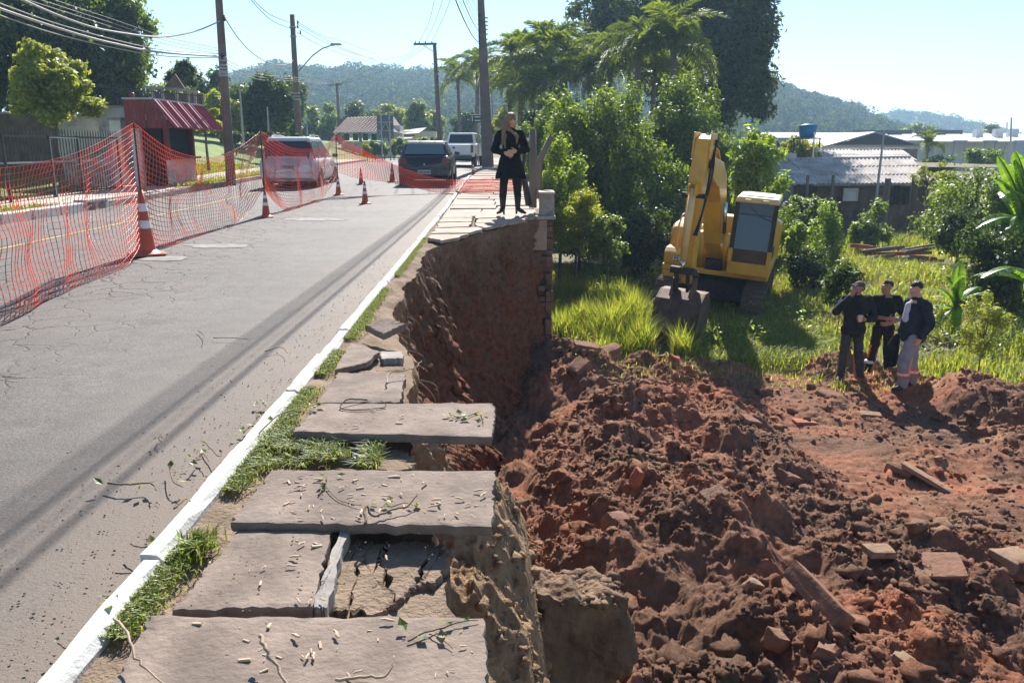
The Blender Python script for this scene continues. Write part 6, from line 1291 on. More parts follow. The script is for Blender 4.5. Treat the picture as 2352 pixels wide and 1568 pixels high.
# ================================================================== PEOPLE
def organic(m, name, mt_, parent, vox=.012, sm_it=4, disp=0, dscale=.12):
    o = m.build(name, mt_, parent, smooth=True)
    r = o.modifiers.new('r', 'REMESH'); r.mode = 'VOXEL'; r.voxel_size = vox; r.use_smooth_shade = True
    if sm_it: s = o.modifiers.new('s', 'SMOOTH'); s.factor = .5; s.iterations = sm_it
    if disp:
        tx = bpy.data.textures.new(name, 'CLOUDS'); tx.noise_scale = dscale; tx.noise_depth = 2
        d = o.modifiers.new('d', 'DISPLACE'); d.texture = tx; d.strength = disp; d.mid_level = .5
    return o
def cap(m, pts, rad, n=12):
    """tapered capsule chain: closed tube pieces and balls at the joints, fused by the remesher"""
    for i in range(len(pts)-1): m.tube([pts[i], pts[i+1]], [rad[i], rad[i+1]], n)
    for p, r in zip(pts, rad): m.ball(p, r, 12, 8)
def hand(m, wrist, d, side, up, curl=.5, s=1.0):
    """palm with five separate bent fingers; d = pointing, side = towards the thumb"""
    w = Vector(wrist); d = Vector(d).normalized(); sd = Vector(side); sd = (sd-d*sd.dot(d)).normalized(); nrm = d.cross(sd).normalized(); 
    if nrm.dot(Vector(up)) < 0: nrm = -nrm
    for k in (-.028, -.009, .010, .028): m.tube([w+sd*k*.7*s, w+d*.085*s+sd*k*s], [.016*s, .0145*s], 8); m.ball(w+d*.085*s+sd*k*s, .0145*s, 8, 6)
    for k, L_ in ((.030, .068), (.010, .078), (-.010, .073), (-.029, .058)):
        p = w+d*.085*s+sd*k*1.1*s; q1 = p+(d*math.cos(curl*.6)-nrm*math.sin(curl*.6))*L_*.45*s; q2 = q1+(d*math.cos(curl*1.5)-nrm*math.sin(curl*1.5))*L_*.32*s; q3 = q2+(d*math.cos(curl*2.2)-nrm*math.sin(curl*2.2))*L_*.25*s
        cap(m, [p, q1, q2, q3], [.0100*s, .0092*s, .0085*s, .0075*s], 8)
    t0 = w+d*.025*s+sd*.026*s; cap(m, [t0, t0+(d*.55+sd*.8-nrm*.2).normalized()*.042*s, t0+(d*.9+sd*.75-nrm*.45).normalized()*.072*s], [.015*s, .0115*s, .009*s], 8)
def head(m, c, f, up=(0, 0, 1), s=1.0):
    """skull, jaw, nose, brow, ears around centre c looking along f"""
    c = Vector(c); f = Vector(f).normalized(); u = Vector(up); r = f.cross(u).normalized(); u = r.cross(f)
    P = lambda a, b, d: c+(r*a+f*b+u*d)*s
    m.ball(P(0, -.012, .03), (.077*s, .092*s, .088*s), 16, 12)
    cap(m, [P(0, .028, -.02), P(0, .05, -.085)], [.066*s, .034*s]); cap(m, [P(0, .0, -.03), P(0, .03, -.075)], [.064*s, .045*s])
    cap(m, [P(0, .083, .012), P(0, .106, -.026)], [.011*s, .0155*s]); 
    for k in (-1, 1):
        m.ball(P(k*.077, -.012, -.008), (.012*s, .018*s, .03*s), 8, 6); m.ball(P(k*.04, .055, -.03), .028*s, 8, 6)
        cap(m, [P(k*.012, .086, .022), P(k*.048, .070, .022)], [.011*s, .010*s])
    cap(m, [P(-.02, .087, -.058), P(.02, .087, -.058)], [.008*s, .008*s])
    return P
def face_parts(t, P):
    for k in (-1, 1):
        part('eye', 'white_paint', t, lambda m: m.ball(P(k*.031, .078, .004), .0105, 8, 6), smooth=True); part('iris', 'hair_dark', t, lambda m: m.ball(P(k*.031, .0855, .004), .0062, 8, 6), smooth=True); part('eyebrow', 'hair_dark', t, lambda m: m.tube([P(k*.014, .095, .026), P(k*.032, .092, .031), P(k*.05, .078, .026)], [.004, .0045, .003], 6))
    part('mouth', 'brick', t, lambda m: m.tube([P(-.022, .092, -.056), P(0, .098, -.054), P(.022, .092, -.056)], [.002, .0045, .002], 6))

# --- person in the long black coat
wl = Vector((-.03, 14.62, .14))
w = thing('person', 'person in long black coat and heeled boots at the broken pavement edge', 'person', wl)
hc = Vector((.02, -.02, 1.585)); hf = (.80, -.55, -.22)
m = MB(); P = head(m, hc, hf, s=.96); cap(m, [(0, .01, 1.36), (.01, .0, 1.46), (.02, -.005, 1.52)], [.06, .05, .05])
cap(m, [(0, 0, .95), (0, 0, 1.15), (0, 0, 1.34)], [.13, .12, .12]); 
for s in (-1, 1): cap(m, [(s*.08, 0, .9), (s*.11, .0, .48), (s*.13, .01, .09)], [.085, .05, .038])
cap(m, [(-.17, 0, 1.36), (-.265, .0, 1.10), (-.09, -.19, 1.045)], [.05, .042, .028]); cap(m, [(.17, 0, 1.36), (.265, -.0, 1.10), (.10, -.19, 1.075)], [.05, .042, .028])
hand(m, (-.085, -.195, 1.045), (.9, -.25, -.35), (.2, -.2, 1), (0, -1, 0), .5, .95); hand(m, (.10, -.2, 1.078), (-.9, -.2, -.15), (-.2, -.2, 1), (0, -1, .2), .55, .95)
organic(m, 'body', 'skin', w, .0065, 3); face_parts(w, P)
m = MB()
cap(m, [(-.15, .01, 1.365), (.15, .01, 1.365)], [.075, .075]); cap(m, [(0, .01, 1.33), (0, .0, 1.2), (0, .0, 1.05)], [.15, .145, .135]); cap(m, [(-.07, .01, 1.28), (.07, .01, 1.28)], [.125, .125]); cap(m, [(0, .01, 1.38), (0, .0, 1.44)], [.085, .066])
V = []; n = 26
for (z, rx, ry_) in ((1.1, .16, .125), (.98, .175, .135), (.85, .215, .16), (.72, .25, .185), (.61, .275, .2)): V.append([(rx*math.cos(2*math.pi*k/n)*(1+.035*math.cos(5*2*math.pi*k/n)*(1.1-z)*2), ry_*math.sin(2*math.pi*k/n)+.01, z) for k in range(n)])
m.add([p for r_ in V for p in r_], [(i*n+k, i*n+(k+1) % n, (i+1)*n+(k+1) % n, (i+1)*n+k) for i in range(4) for k in range(n)]+[tuple(range(n)), tuple(4*n+k for k in range(n-1, -1, -1))])
cap(m, [(-.175, .0, 1.36), (-.27, .0, 1.10), (-.115, -.165, 1.045)], [.075, .068, .05]); cap(m, [(.175, 0, 1.36), (.27, 0, 1.10), (.125, -.17, 1.07)], [.075, .068, .05])
organic(m, 'coat', 'coat_black', w, .010, 3, .02, .1)
part('coat_button', 'boot', w, lambda m: [m.ball((.02, -.155-.012*i, 1.2-.12*i), .012, 8, 6) for i in range(4)], smooth=True)
m = MB()
for s in (-1, 1): cap(m, [(s*.09, .0, .85), (s*.115, .0, .5), (s*.13, .015, .3)], [.10, .07, .066])
organic(m, 'leggings', 'leggings', w, .010, 3, .012, .06)
for s, yaw in ((-1, -.5), (1, .75)):
    f = Vector((math.sin(yaw), -math.cos(yaw), 0)); a = Vector((s*.13, .015, 0)); m = MB(); cap(m, [a+Vector((0, 0, .34)), a+Vector((0, 0, .2)), a+Vector((0, 0, .11))], [.066, .054, .045]); cap(m, [a+Vector((0, 0, .10)), a+f*.10+Vector((0, 0, .055)), a+f*.19+Vector((0, 0, .032))], [.043, .037, .022]); m.tube([a-f*.025+Vector((0, 0, .09)), a-f*.035], [.026, .018], 8)
    organic(m, 'boot', 'boot', w, .007, 3)
m = MB(); f_ = Vector(hf).normalized()
m.ball(P(0, -.02, .045), (.09, .10, .088), 16, 12); cap(m, [P(0, -.06, .0), P(-.0, -.08, -.14), P(0, -.09, -.26)], [.082, .085, .10]); 
cap(m, [P(-.075, .0, .02), P(-.10, .0, -.12), (-.10, -.125, 1.3), (-.085, -.15, 1.12)], [.034, .036, .034, .012]); cap(m, [P(.078, -.02, .02), P(.10, -.02, -.12), (.12, -.12, 1.32), (.11, -.145, 1.2)], [.032, .034, .03, .012]); cap(m, [(-.10, -.04, 1.46), (-.13, -.12, 1.2)], [.05, .02])
organic(m, 'hair', 'hair_blond', w, .008, 2, .02, .025)

# --- three men standing on the soil
def man(label, u, v, Y, build):
    p = W(u, v, Y); t = thing('person', label, 'person', p); build(t); return t
def legs(t, feet, hips, mt_, r=(.095, .072, .062), knees=None, shoe='shoe', toe=(-.6, -.8)):
    m = MB()
    for k, (f, h_) in enumerate(zip(feet, hips)):
        f, h_ = Vector(f), Vector(h_); kn = Vector(knees[k]) if knees else f.lerp(h_, .52)+Vector((toe[0]*.03, toe[1]*.03, 0)); cap(m, [h_, kn, f+Vector((0, 0, .1))], r)
    cap(m, [hips[0], hips[1]], [.105, .105]); m.ball((Vector(hips[0])+Vector(hips[1]))/2+Vector((0, 0, .06)), (.165, .12, .11))
    tr = organic(m, 'trousers', mt_, t, .011, 3, .03, .09)
    for f in feet:
        f = Vector(f); d = Vector((toe[0], toe[1], 0)).normalized(); m = MB(); cap(m, [f+Vector((0, 0, .07)), f+d*.08+Vector((0, 0, .045)), f+d*.17+Vector((0, 0, .035))], [.05, .042, .034]); organic(m, 'shoe', shoe, t, .009, 2)
    return tr
def m1(t):      # cap, dark jacket, one hand at the mouth, other holding a white cup
    hc = Vector((.02, -.02, 1.60)); f = (-.88, -.42, .16); m = MB(); P = head(m, hc, f); cap(m, [(.03, .0, 1.38), (.025, -.01, 1.50)], [.065, .055]); cap(m, [(0, 0, .95), (.02, 0, 1.35)], [.13, .13])
    for s in (-1, 1): cap(m, [(s*.09, 0, .9), (s*.13, .0, .1)], [.08, .045])
    cap(m, [(-.19, .0, 1.38), (-.34, -.1, 1.22), (-.13, -.12, 1.50)], [.05, .045, .03]); cap(m, [(.22, 0, 1.38), (.30, -.04, 1.10), (.08, -.24, 1.11)], [.05, .045, .03])
    hand(m, (-.12, -.12, 1.505), (.3, -.1, 1), (.8, .3, 0), (0, -1, 0), .9); hand(m, (.075, -.245, 1.112), (-1, -.1, .15), (0, -.2, 1), (0, -1, 0), .9)
    organic(m, 'body', 'skin_tan', t, .007, 3); face_parts(t, P)
    m = MB(); cap(m, [(-.17, 0, 1.40), (.20, 0, 1.40)], [.085, .085]); cap(m, [(.015, 0, 1.32), (.01, 0, 1.1), (.0, 0, .92)], [.185, .18, .175]); cap(m, [(-.08, 0, 1.25), (.1, 0, 1.25)], [.14, .14]); cap(m, [(-.07, 0, .9), (.08, 0, .9)], [.135, .135]); cap(m, [(.02, .0, 1.42), (.025, -.0, 1.46)], [.09, .075])
    cap(m, [(-.19, .0, 1.38), (-.35, -.1, 1.22), (-.165, -.12, 1.45)], [.08, .075, .052]); cap(m, [(.22, 0, 1.38), (.31, -.04, 1.10), (.125, -.22, 1.105)], [.08, .078, .055]); organic(m, 'jacket', 'jacket_black', t, .010, 3, .03, .1)
    legs(t, [(-.14, .0, 0), (.18, -.06, -.02)], [(-.09, 0, .88), (.09, 0, .88)], 'trousers_dark')
    m = MB(); m.ball(P(0, -.015, .05), (.088, .098, .075), 14, 10); cp = organic(m, 'cap', 'cap_grey', t, .008, 2); part('cap_peak', 'cap_grey', cp, lambda m: m.add([P(-.06, .07, .055), P(-.045, .14, .045), P(0, .165, .042), P(.045, .14, .045), P(.06, .07, .055), P(0, .09, .075)], [(0, 1, 2, 5), (2, 3, 4, 5)])).modifiers.new('s', 'SOLIDIFY').thickness = .006
    m = MB(); m.ball(P(0, -.04, -.0), (.082, .075, .06), 12, 8); organic(m, 'hair', 'hair_dark', t, .008, 2); m = MB(); cap(m, [P(-.03, .065, -.085), P(.03, .065, -.085)], [.02, .02]); organic(m, 'beard', 'hair_dark', t, .006, 1)
    return t
M1 = man('person in grey cap and black jacket drinking, holding a white cup', 1948, 873, 13.65, m1)
c_ = Vector(M1.location)+Vector((-.015, -.275, 1.08)); CU = thing('paper_cup', 'small white cup held by the person in the grey cap', 'cup', c_); part('wall', 'white_paint', CU, lambda m: m.lathe([(.03, 0), (.04, .1), (.042, .1), (.042, .105), (.034, .103), (.028, .01)], 14), smooth=True)
def m2(t):
    hc = Vector((-.03, -.02, 1.63)); f = (-.93, -.3, .14); m = MB(); P = head(m, hc, f); cap(m, [(.0, .0, 1.42), (-.015, -.01, 1.54)], [.065, .056]); cap(m, [(0, 0, .95), (0, 0, 1.38)], [.13, .13])
    for s in (-1, 1): cap(m, [(s*.09, 0, .9), (s*.16, .0, .1)], [.08, .045])
    cap(m, [(-.19, .0, 1.40), (-.26, -.02, 1.12), (-.05, -.2, 1.12)], [.052, .045, .03]); cap(m, [(.2, 0, 1.40), (.31, -.02, 1.10), (.0, -.2, 1.03)], [.054, .047, .032])
    hand(m, (-.045, -.2, 1.12), (1, -.1, 0), (0, -.2, 1), (0, -1, 0), .6); hand(m, (-.0, -.2, 1.03), (-1, -.1, -.1), (0, -.2, 1), (0, -1, 0), .5)
    organic(m, 'body', 'skin_tan', t, .007, 3); face_parts(t, P)
    m = MB(); cap(m, [(-.18, 0, 1.42), (.18, 0, 1.42)], [.08, .08]); cap(m, [(0, 0, 1.33), (0, 0, 1.1), (.0, 0, .94)], [.165, .155, .155]); cap(m, [(-.08, 0, 1.28), (.08, 0, 1.28)], [.13, .13]); cap(m, [(-.06, 0, .92), (.06, 0, .92)], [.12, .12]); cap(m, [(-.19, 0, 1.40), (-.245, -.01, 1.18)], [.078, .07]); cap(m, [(.2, 0, 1.40), (.275, -.01, 1.2)], [.078, .072]); cap(m, [(0, .0, 1.44), (0, -.0, 1.47)], [.085, .072]); organic(m, 'shirt', 'shirt_black', t, .010, 3, .025, .1)
    tr = legs(t, [(-.2, .02, 0), (.14, .0, 0)], [(-.09, 0, .9), (.09, 0, .9)], 'leggings')
    part('orange_strip', 'orange_strip', tr, lambda m: (m.bar((-.21, -.055, .62), (-.245, -.035, .40), .03, .012, (0, 1, 0)), m.bar((.205, -.04, .75), (.215, -.03, .35), .03, .012, (0, 1, 0))))
    for x in (-.195, .14): part('reflective_band', 'silver_strip', tr, lambda m: m.lathe([(.082, .28), (.084, .30), (.082, .33)], 14, (x, -.0, 0)), smooth=True)
    m = MB(); m.ball(P(0, -.022, .055), (.085, .092, .075), 14, 10); cap(m, [P(0, .035, .095), P(0, -.06, .06)], [.035, .05]); organic(m, 'hair', 'hair_dark', t, .007, 2, .02, .02)
M2 = man('person in black short sleeved shirt standing between the two others, arms folded', 2018, 868, 14.15, m2)
def m3(t):
    hc = Vector((-.05, -.01, 1.62)); f = (-.95, -.22, -.02); m = MB(); P = head(m, hc, f); cap(m, [(.02, .0, 1.40), (-.02, -.005, 1.53)], [.07, .06]); cap(m, [(0, 0, .95), (0, 0, 1.36)], [.13, .13])
    for s in (-1, 1): cap(m, [(s*.05, s*.08, .9), (s*.1, s*.06, .1)], [.08, .045])
    cap(m, [(.06, -.19, 1.38), (.10, -.24, 1.10), (-.0, -.22, .88)], [.052, .046, .03]); cap(m, [(-.02, .2, 1.38), (.02, .24, 1.1), (-.14, .16, .90)], [.052, .046, .03])
    hand(m, (-.0, -.22, .875), (-.4, .2, -1), (-1, 0, 0), (0, -1, 0), .5); hand(m, (-.15, .15, .89), (-.5, -.1, -1), (-1, 0, 0), (0, 1, 0), .7)
    organic(m, 'body', 'skin', t, .007, 3); face_parts(t, P)
    m = MB(); cap(m, [(.04, -.16, 1.40), (.0, .16, 1.40)], [.085, .085]); cap(m, [(.02, 0, 1.32), (-.02, 0, 1.12), (-.03, 0, .94)], [.165, .18, .175]); cap(m, [(-.05, 0, 1.2), (-.08, 0, 1.02)], [.15, .15]); cap(m, [(-.06, 0, .9), (.05, 0, .88)], [.15, .15]); cap(m, [(.06, -.19, 1.38), (.11, -.25, 1.10), (.01, -.23, .92)], [.085, .08, .058]); cap(m, [(-.02, .2, 1.38), (.02, .25, 1.1), (-.12, .17, .94)], [.085, .08, .058]); cap(m, [(.01, .0, 1.42), (-.01, -.0, 1.47)], [.095, .08])
    organic(m, 'jacket', 'jacket_navy', t, .010, 3, .03, .1)
    m = MB(); cap(m, [(-.12, -.0, 1.36), (-.17, -.05, 1.15)], [.06, .055]); organic(m, 'shirt_front', 'shirt_pale', t, .01, 2)
    tr = legs(t, [(-.12, -.08, 0), (.10, .07, .02)], [(-.03, -.09, .86), (.03, .09, .86)], 'trousers_grey', (.115, .088, .075), [(-.16, -.09, .47), (.07, .08, .47)], 'shoe', (-.97, -.25))
    for (x, y) in ((-.135, -.083), (.09, .072)):
        part('orange_strip', 'orange_strip', tr, lambda m: m.lathe([(.088, .22), (.091, .25), (.091, .30), (.088, .33)], 18, (x, y, 0)), smooth=True); part('reflective_band', 'silver_strip', tr, lambda m: m.lathe([(.0925, .255), (.094, .27), (.0925, .295)], 18, (x, y, 0)), smooth=True)
    m = MB(); m.ball(P(0, -.022, .052), (.088, .096, .082), 14, 10); organic(m, 'hair', 'hair_dark', t, .007, 2, .012, .02)
M3 = man('person in navy jacket and grey trousers with orange reflective bands, seen from the side', 2084, 893, 12.75, m3)
bp = Vector(M3.location)+Vector((-.22, .13, .42)); BG_ = thing('black_bag', 'dark cloth bag hanging in front of the grey trousers', 'bag', bp); m = MB(); cap(m, [(-.02, 0, 0), (-.04, 0, .2), (.03, 0, .42)], [.09, .11, .05]); cap(m, [(-.1, 0, .1), (.02, 0, .05)], [.07, .09]); organic(m, 'bag_body', 'shirt_black', BG_, .01, 3, .03, .08); part('strap', 'shirt_black', BG_, lambda m: m.tube([(.03, 0, .42), (.06, .01, .5)], .02, 8))

# ================================================================== CONES AND NET
def cone(label, loc, h, rz_=0, group='traffic cones'):
    t = thing('traffic_cone', label, 'traffic cone', loc, rz_, group); r0, r1 = h*.155, h*.035; rr = lambda f: r0+(r1-r0)*f
    part('base', 'cone_red', t, lambda m: m.box((0, 0, h*.022), (h*.52, h*.52, h*.036)), bevel=h*.012); part('skirt', 'cone_red', t, lambda m: m.lathe([(h*.215, h*.04), (h*.19, h*.055), (rr(.07), h*.09)], 28, cap=False), smooth=True)
    for f0, f1, mt_, nm in ((.08, .42, 'cone_red', 'lower_cone'), (.42, .54, 'cone_white', 'reflective_band'), (.54, .68, 'cone_red', 'middle_cone'), (.68, .80, 'cone_white', 'reflective_band'), (.80, 1.0, 'cone_red', 'tip')):
        e = .003 if mt_ == 'cone_white' else 0; part(nm, mt_, t, lambda m: m.lathe([(rr(f0)+e, h*f0), (rr(f1)+e, h*f1)]+([(rr(1)*.7, h*1.0)] if nm == 'tip' else []), 28, cap=False), smooth=True)
    return t
def zroad(p): return Vector((p.x, p.y, rz(p.x, p.y)+.003))
NP = []
c = zroad(G(338, 592)); cone('large orange and white cone nearest the camera holding a net post', c, .76, .5); NP.append(c)
c = zroad(G(612, 503)); cone('orange and white cone behind the large one, holding the second net post', c, .5, .2); NP.append(c)
c = zroad(G(778, 455)); cone('orange and white cone at the foot of the third net post', c, .5, .1); NP.append(c)
cone('lone orange and white cone standing nearest the black hatchback side of the net', zroad(G(839, 472)), .5, .3)
cone('orange and white cone just behind the lone one', zroad(G(830, 434)), .5, .7)
cone('orange and white cone seen through the net left of the black hatchback', zroad(W(901, 404, 28)), .62, .4)
cone('small far cone at the kerb behind the black hatchback', zroad(W(1087, 392, 33)), .5, .1)
NL = ('the large nearest cone', 'the second cone', 'the third cone')
tops = []
for i, c in enumerate(NP):
    t = thing('net_post', 'thin dark stake rising from %s to hold the net' % NL[i], 'post', c); hgt = 1.53; part('stake', 'steel_dark', t, lambda m: m.tube([(0, 0, .05), (0, 0, hgt)], .011, 7)); tops.append(c+Vector((0, 0, hgt-.01)))
NET = thing('barrier_net', 'orange plastic mesh barrier net strung between the cones and across the lane', 'barrier net', NP[0])
def netspan(topc, botc, rows, seed, bil=.12, cell=.08, r=.0036):
    T = spl(topc, 10); B = spl(botc, 10); L_ = sum((T[i+1]-T[i]).length for i in range(len(T)-1)); n = max(6, int(L_/cell))
    def rs_(P, n):
        P = np.array([tuple(p) for p in P]); d = np.r_[0, np.cumsum(np.linalg.norm(np.diff(P, axis=0), axis=1))]; s = np.linspace(0, d[-1], n); return np.stack([np.interp(s, d, P[:, k]) for k in range(3)], -1)
    T, B = rs_(T, n), rs_(B, n); t = np.linspace(0, 1, rows)[None, :, None]; Pn = T[:, None]*(1-t)+B[:, None]*t
    d = np.gradient(T, axis=0); nr = unit(np.stack([-d[:, 1], d[:, 0], 0*d[:, 0]], -1)); s = np.linspace(0, 1, n)
    S, Tt = np.meshgrid(s, t.ravel(), indexing='ij'); ww = np.sin(np.pi*S)**.6*np.sin(np.pi*Tt*.9)
    q_ = np.stack([S.ravel()*L_*.9+seed*7, Tt.ravel()*1.3, 0*S.ravel()], -1); bl = fbm(q_, 3, seed).reshape(n, rows)
    Pn = Pn+nr[:, None]*(ww*bil*(1+bl*1.6))[..., None]; Pn[:, :, 2] += .03*bl*ww*1.0
    Pn[:, :, 2] = np.maximum(Pn[:, :, 2], .02)
    Pn = Pn-np.array(NET.location)
    V = []; Fc = []; base = 0
    def line(P, flat=False):
        nonlocal base
        k = len(P); d = unit(np.gradient(P, axis=0)); a = unit(np.cross(d, np.array([.02, .05, 1.0]))); b = np.cross(d, a)
        if flat: b = unit(b+.35*a); a = np.cross(b, d)*2.2; b = b*.45
        ring = np.stack([P+a*r, P-a*r*.5+b*r*.87, P-a*r*.5-b*r*.87], 1).reshape(-1, 3); V.append(ring)
        i = np.arange(k-1)[:, None]*3; j = np.arange(3)[None]; j2 = (j+1) % 3
        Fc.append((np.stack([i+j, i+j2, i+3+j2, i+3+j], -1)+base).reshape(-1, 4)); base += 3*k
    for i in range(n): line(Pn[i])
    for j in range(rows): line(Pn[:, j], True)
    o = link('mesh_section', npmesh('mesh_section', np.vstack(V), np.vstack(Fc)), 'net_orange', NET, False)
V3 = Vector
a = V3((-3.3, 2.6, 1.42)); p1, p2, p3 = NP; 
netspan([a, V3((-3.52, 4.3, 1.18)), V3((-3.70, 6.0, 1.13)), V3((-3.98, 7.8, 1.24)), tops[0]], [V3((-3.25, 2.6, .05)), V3((-3.60, 4.3, .02)), V3((-3.74, 5.95, .015)), V3((-3.98, 7.5, .02)), V3((-4.1, 8.8, .04)), p1+V3((0, -.05, .22))], 23, 1, .10)
netspan([tops[0], V3((-4.42, 11.0, 1.25)), V3((-4.5, 12.6, 1.13)), V3((-4.5, 13.9, 1.26)), tops[1]], [p1+V3((0, .05, .22)), V3((-4.38, 10.6, .05)), V3((-4.5, 12.4, .02)), V3((-4.5, 14.0, .1)), p2+V3((0, 0, .5))], 22, 2, .12)
netspan([tops[1], V3((-4.5, 17, 1.3)), V3((-4.5, 18.6, 1.24)), V3((-4.45, 20.2, 1.34)), tops[2]], [p2+V3((0, 0, .5)), V3((-4.45, 16.6, .06)), V3((-4.45, 18.4, .03)), V3((-4.4, 20.2, .2)), p3+V3((0, 0, .58))], 22, 3, .12)
netspan([tops[2]]+[W(u, v, Y) for u, v, Y in ((822, 338, 21.8), (871, 363, 22.3), (921, 385, 22.7), (970, 402, 22.9), (1011, 411, 23), (1048, 413, 23.2))], [p3+V3((0, 0, .58))]+[W(u, v, Y) for u, v, Y in ((815, 408, 21.7), (846, 412, 21.9), (921, 423, 22.1), (976, 437, 22.3), (1010, 443, 22.4), (1048, 440, 22.4))], 22, 4, .06, .075, .0055)
def lying():
    netspan([W(u, v, Y) for u, v, Y in ((1048, 413, 23.2), (1080, 413, 23.6), (1120, 411, 24.0), (1160, 410, 24.2), (1196, 411, 24.2))], [W(u, v, Y) for u, v, Y in ((1048, 440, 22.4), (1085, 440, 21.6), (1125, 442, 21.2), (1160, 440, 21.5), (1196, 436, 21.8))], 22, 5, .03, .06, .0055)
lying()
# ================================================================== RUBBLE ON THE SOIL
def rock_mesh(kind, d, seed, amp=.08, chip=.25):
    import bmesh
    q = random.Random(seed); bm = bmesh.new(); bmesh.ops.create_cube(bm, size=1)
    bmesh.ops.bevel(bm, geom=bm.edges[:], offset=.05, segments=2, affect='EDGES', profile=.6)
    bmesh.ops.subdivide_edges(bm, edges=bm.edges[:], cuts=2, use_grid_fill=True)
    P = np.array([v.co for v in bm.verts])
    for _ in range(3):       # chop corners off
        n = unit(np.array([[q.gauss(0, 1), q.gauss(0, 1), q.gauss(0, 1)]]))[0]; lim = q.uniform(.5, .62); s = P@n; P = P-np.maximum(0, s-lim)[:, None]*n*(chip*3)
    P = P*np.array(d); P = P+unit(P)*(fbm(P/max(d)*5+seed, 3, seed)*amp*min(d))[:, None]
    for v, p in zip(bm.verts, P): v.co = p
    me = bpy.data.meshes.new(kind); bm.to_mesh(me); bm.free(); return me
def rubble(name, label, cat, uv, zoff, d, rot, mt_, seed, group=None, amp=.16, chip=.3):
    d_ = ray(*uv); ts = np.arange(2.5, 20, .015); zz = soil_base(d_.x*ts, d_.y*ts)-.03; k = np.argmax(CAMH+d_.z*ts < zz); t = ts[k]; best = Vector((d_.x*t, d_.y*t, float(soil_z(np.array([[d_.x*t]]), np.array([[d_.y*t]]), False)[0, 0])-.25*min(d)))
    o = link(name, rock_mesh(name, d, seed, amp, chip), mt_, None, True); o.location = best+Vector((0, 0, zoff)); o.rotation_euler = tuple(R(a) for a in rot)
    sp = o.modifiers.new('e', 'EDGE_SPLIT'); sp.split_angle = R(40)
    return tag(o, label, cat, group)
rubble('stone_block', 'large smooth brown stone block half buried at the bottom right', 'stone', (1872, 1435), .10, (.17, .50, .14), (18, 38, 33), 'rubble_stone', 1, amp=.04, chip=.08)
rubble('stone_block', 'broken stone lying under the large brown block', 'stone', (1790, 1500), .03, (.22, .12, .12), (10, 25, 30), 'rubble_stone', 2)
rubble('slab_fragment', 'big pale flat slab fragment tilted in the soil on the right', 'stone', (2130, 1095), .04, (.60, .34, .05), (-14, 22, -38), 'rubble_pale', 3, amp=.05, chip=.3)
rubble('slab_fragment', 'small flat slab piece beside the big pale fragment', 'stone', (2062, 1085), .05, (.30, .06, .16), (20, 15, -40), 'rubble_pale', 4)
rubble('slab_fragment', 'flat pale brick piece lying on top of the soil, lower right', 'brick', (2020, 1262), .04, (.24, .15, .055), (4, 6, 12), 'rubble_pale', 5, amp=.04, chip=.15)
rubble('slab_fragment', 'thin dark slab half covered by soil below the flat brick piece', 'stone', (2130, 1300), .02, (.52, .34, .06), (6, -8, -14), 'rubble_stone', 6)
rubble('stone_block', 'pale stone block at the right picture edge', 'stone', (2335, 1285), .05, (.40, .26, .22), (4, 6, 20), 'rubble_pale', 7)
rubble('brick_piece', 'reddish brick end sticking up in the middle of the soil heap', 'brick', (1460, 1095), .04, (.07, .12, .24), (10, 18, 20), 'brick', 8)
rubble('brick_piece', 'long brown brick lying left of the upright brick end', 'brick', (1382, 1082), .03, (.26, .11, .09), (4, -10, 15), 'brick', 9)
rubble('brick_piece', 'rounded pale sherd lying on the red soil ridge', 'brick', (1640, 1155), .03, (.22, .14, .05), (18, -12, 28), 'rubble_pale', 10, amp=.1, chip=.4)
rubble('brick_piece', 'orange tile tube poking out of a dark clod', 'brick', (1838, 1066), .05, (.06, .06, .16), (30, -28, 10), 'brick', 11)
rubble('stone_block', 'dark round boulder clod below the orange tile tube', 'stone', (1805, 1095), .02, (.20, .20, .20), (10, 20, 30), 'rubble_stone', 12, amp=.15)
rubble('stone_block', 'dark boulder clod in the upper middle of the heap', 'stone', (1712, 1000), .02, (.24, .22, .18), (5, 20, 10), 'rubble_stone', 13, amp=.15)
rubble('stone_block', 'flat topped stone on the track path below the capped person', 'stone', (1905, 900), .03, (.36, .24, .10), (8, 10, 24), 'rubble_stone', 14)
rubble('stone_block', 'long flat stone beam at the upper edge of the soil near the grass', 'stone', (1778, 826), .03, (.62, .20, .14), (0, 3, -4), 'rubble_stone', 15, amp=.05, chip=.1)
rubble('stone_block', 'squared stone leaning against the grass at the top left of the heap', 'stone', (1368, 782), .08, (.42, .22, .22), (12, 28, 12), 'rubble_stone', 16)
rubble('stone_block', 'broad stone below the leaning squared stone', 'stone', (1345, 805), .05, (.44, .3, .24), (0, 8, -8), 'rubble_stone', 17)
rubble('stone_block', 'angular stone right of the leaning squared stone', 'stone', (1402, 800), .06, (.36, .26, .24), (6, -14, 30), 'rubble_stone', 18)
rubble('stone_block', 'stone at the foot of the wall end in the shade', 'stone', (1330, 868), .04, (.36, .26, .24), (6, -24, 40), 'rubble_stone', 19)
rubble('brick_piece', 'small brick on the crest of the heap below the bucket', 'brick', (1550, 828), .03, (.20, .12, .10), (15, 20, 30), 'brick', 20)
rubble('brick_piece', 'pale brick lying on the track path, right of centre', 'brick', (2000, 945), .03, (.30, .16, .06), (4, 4, -8), 'rubble_pale', 21)
rubble('brick_piece', 'flat red brick left of the pale one on the track path', 'brick', (1850, 955), .02, (.34, .18, .05), (3, 3, 10), 'brick', 22)
rubble('brick_piece', 'small tilted brick beside the buried slab edges', 'brick', (2040, 1095), .03, (.06, .20, .12), (10, 20, -20), 'brick', 23)
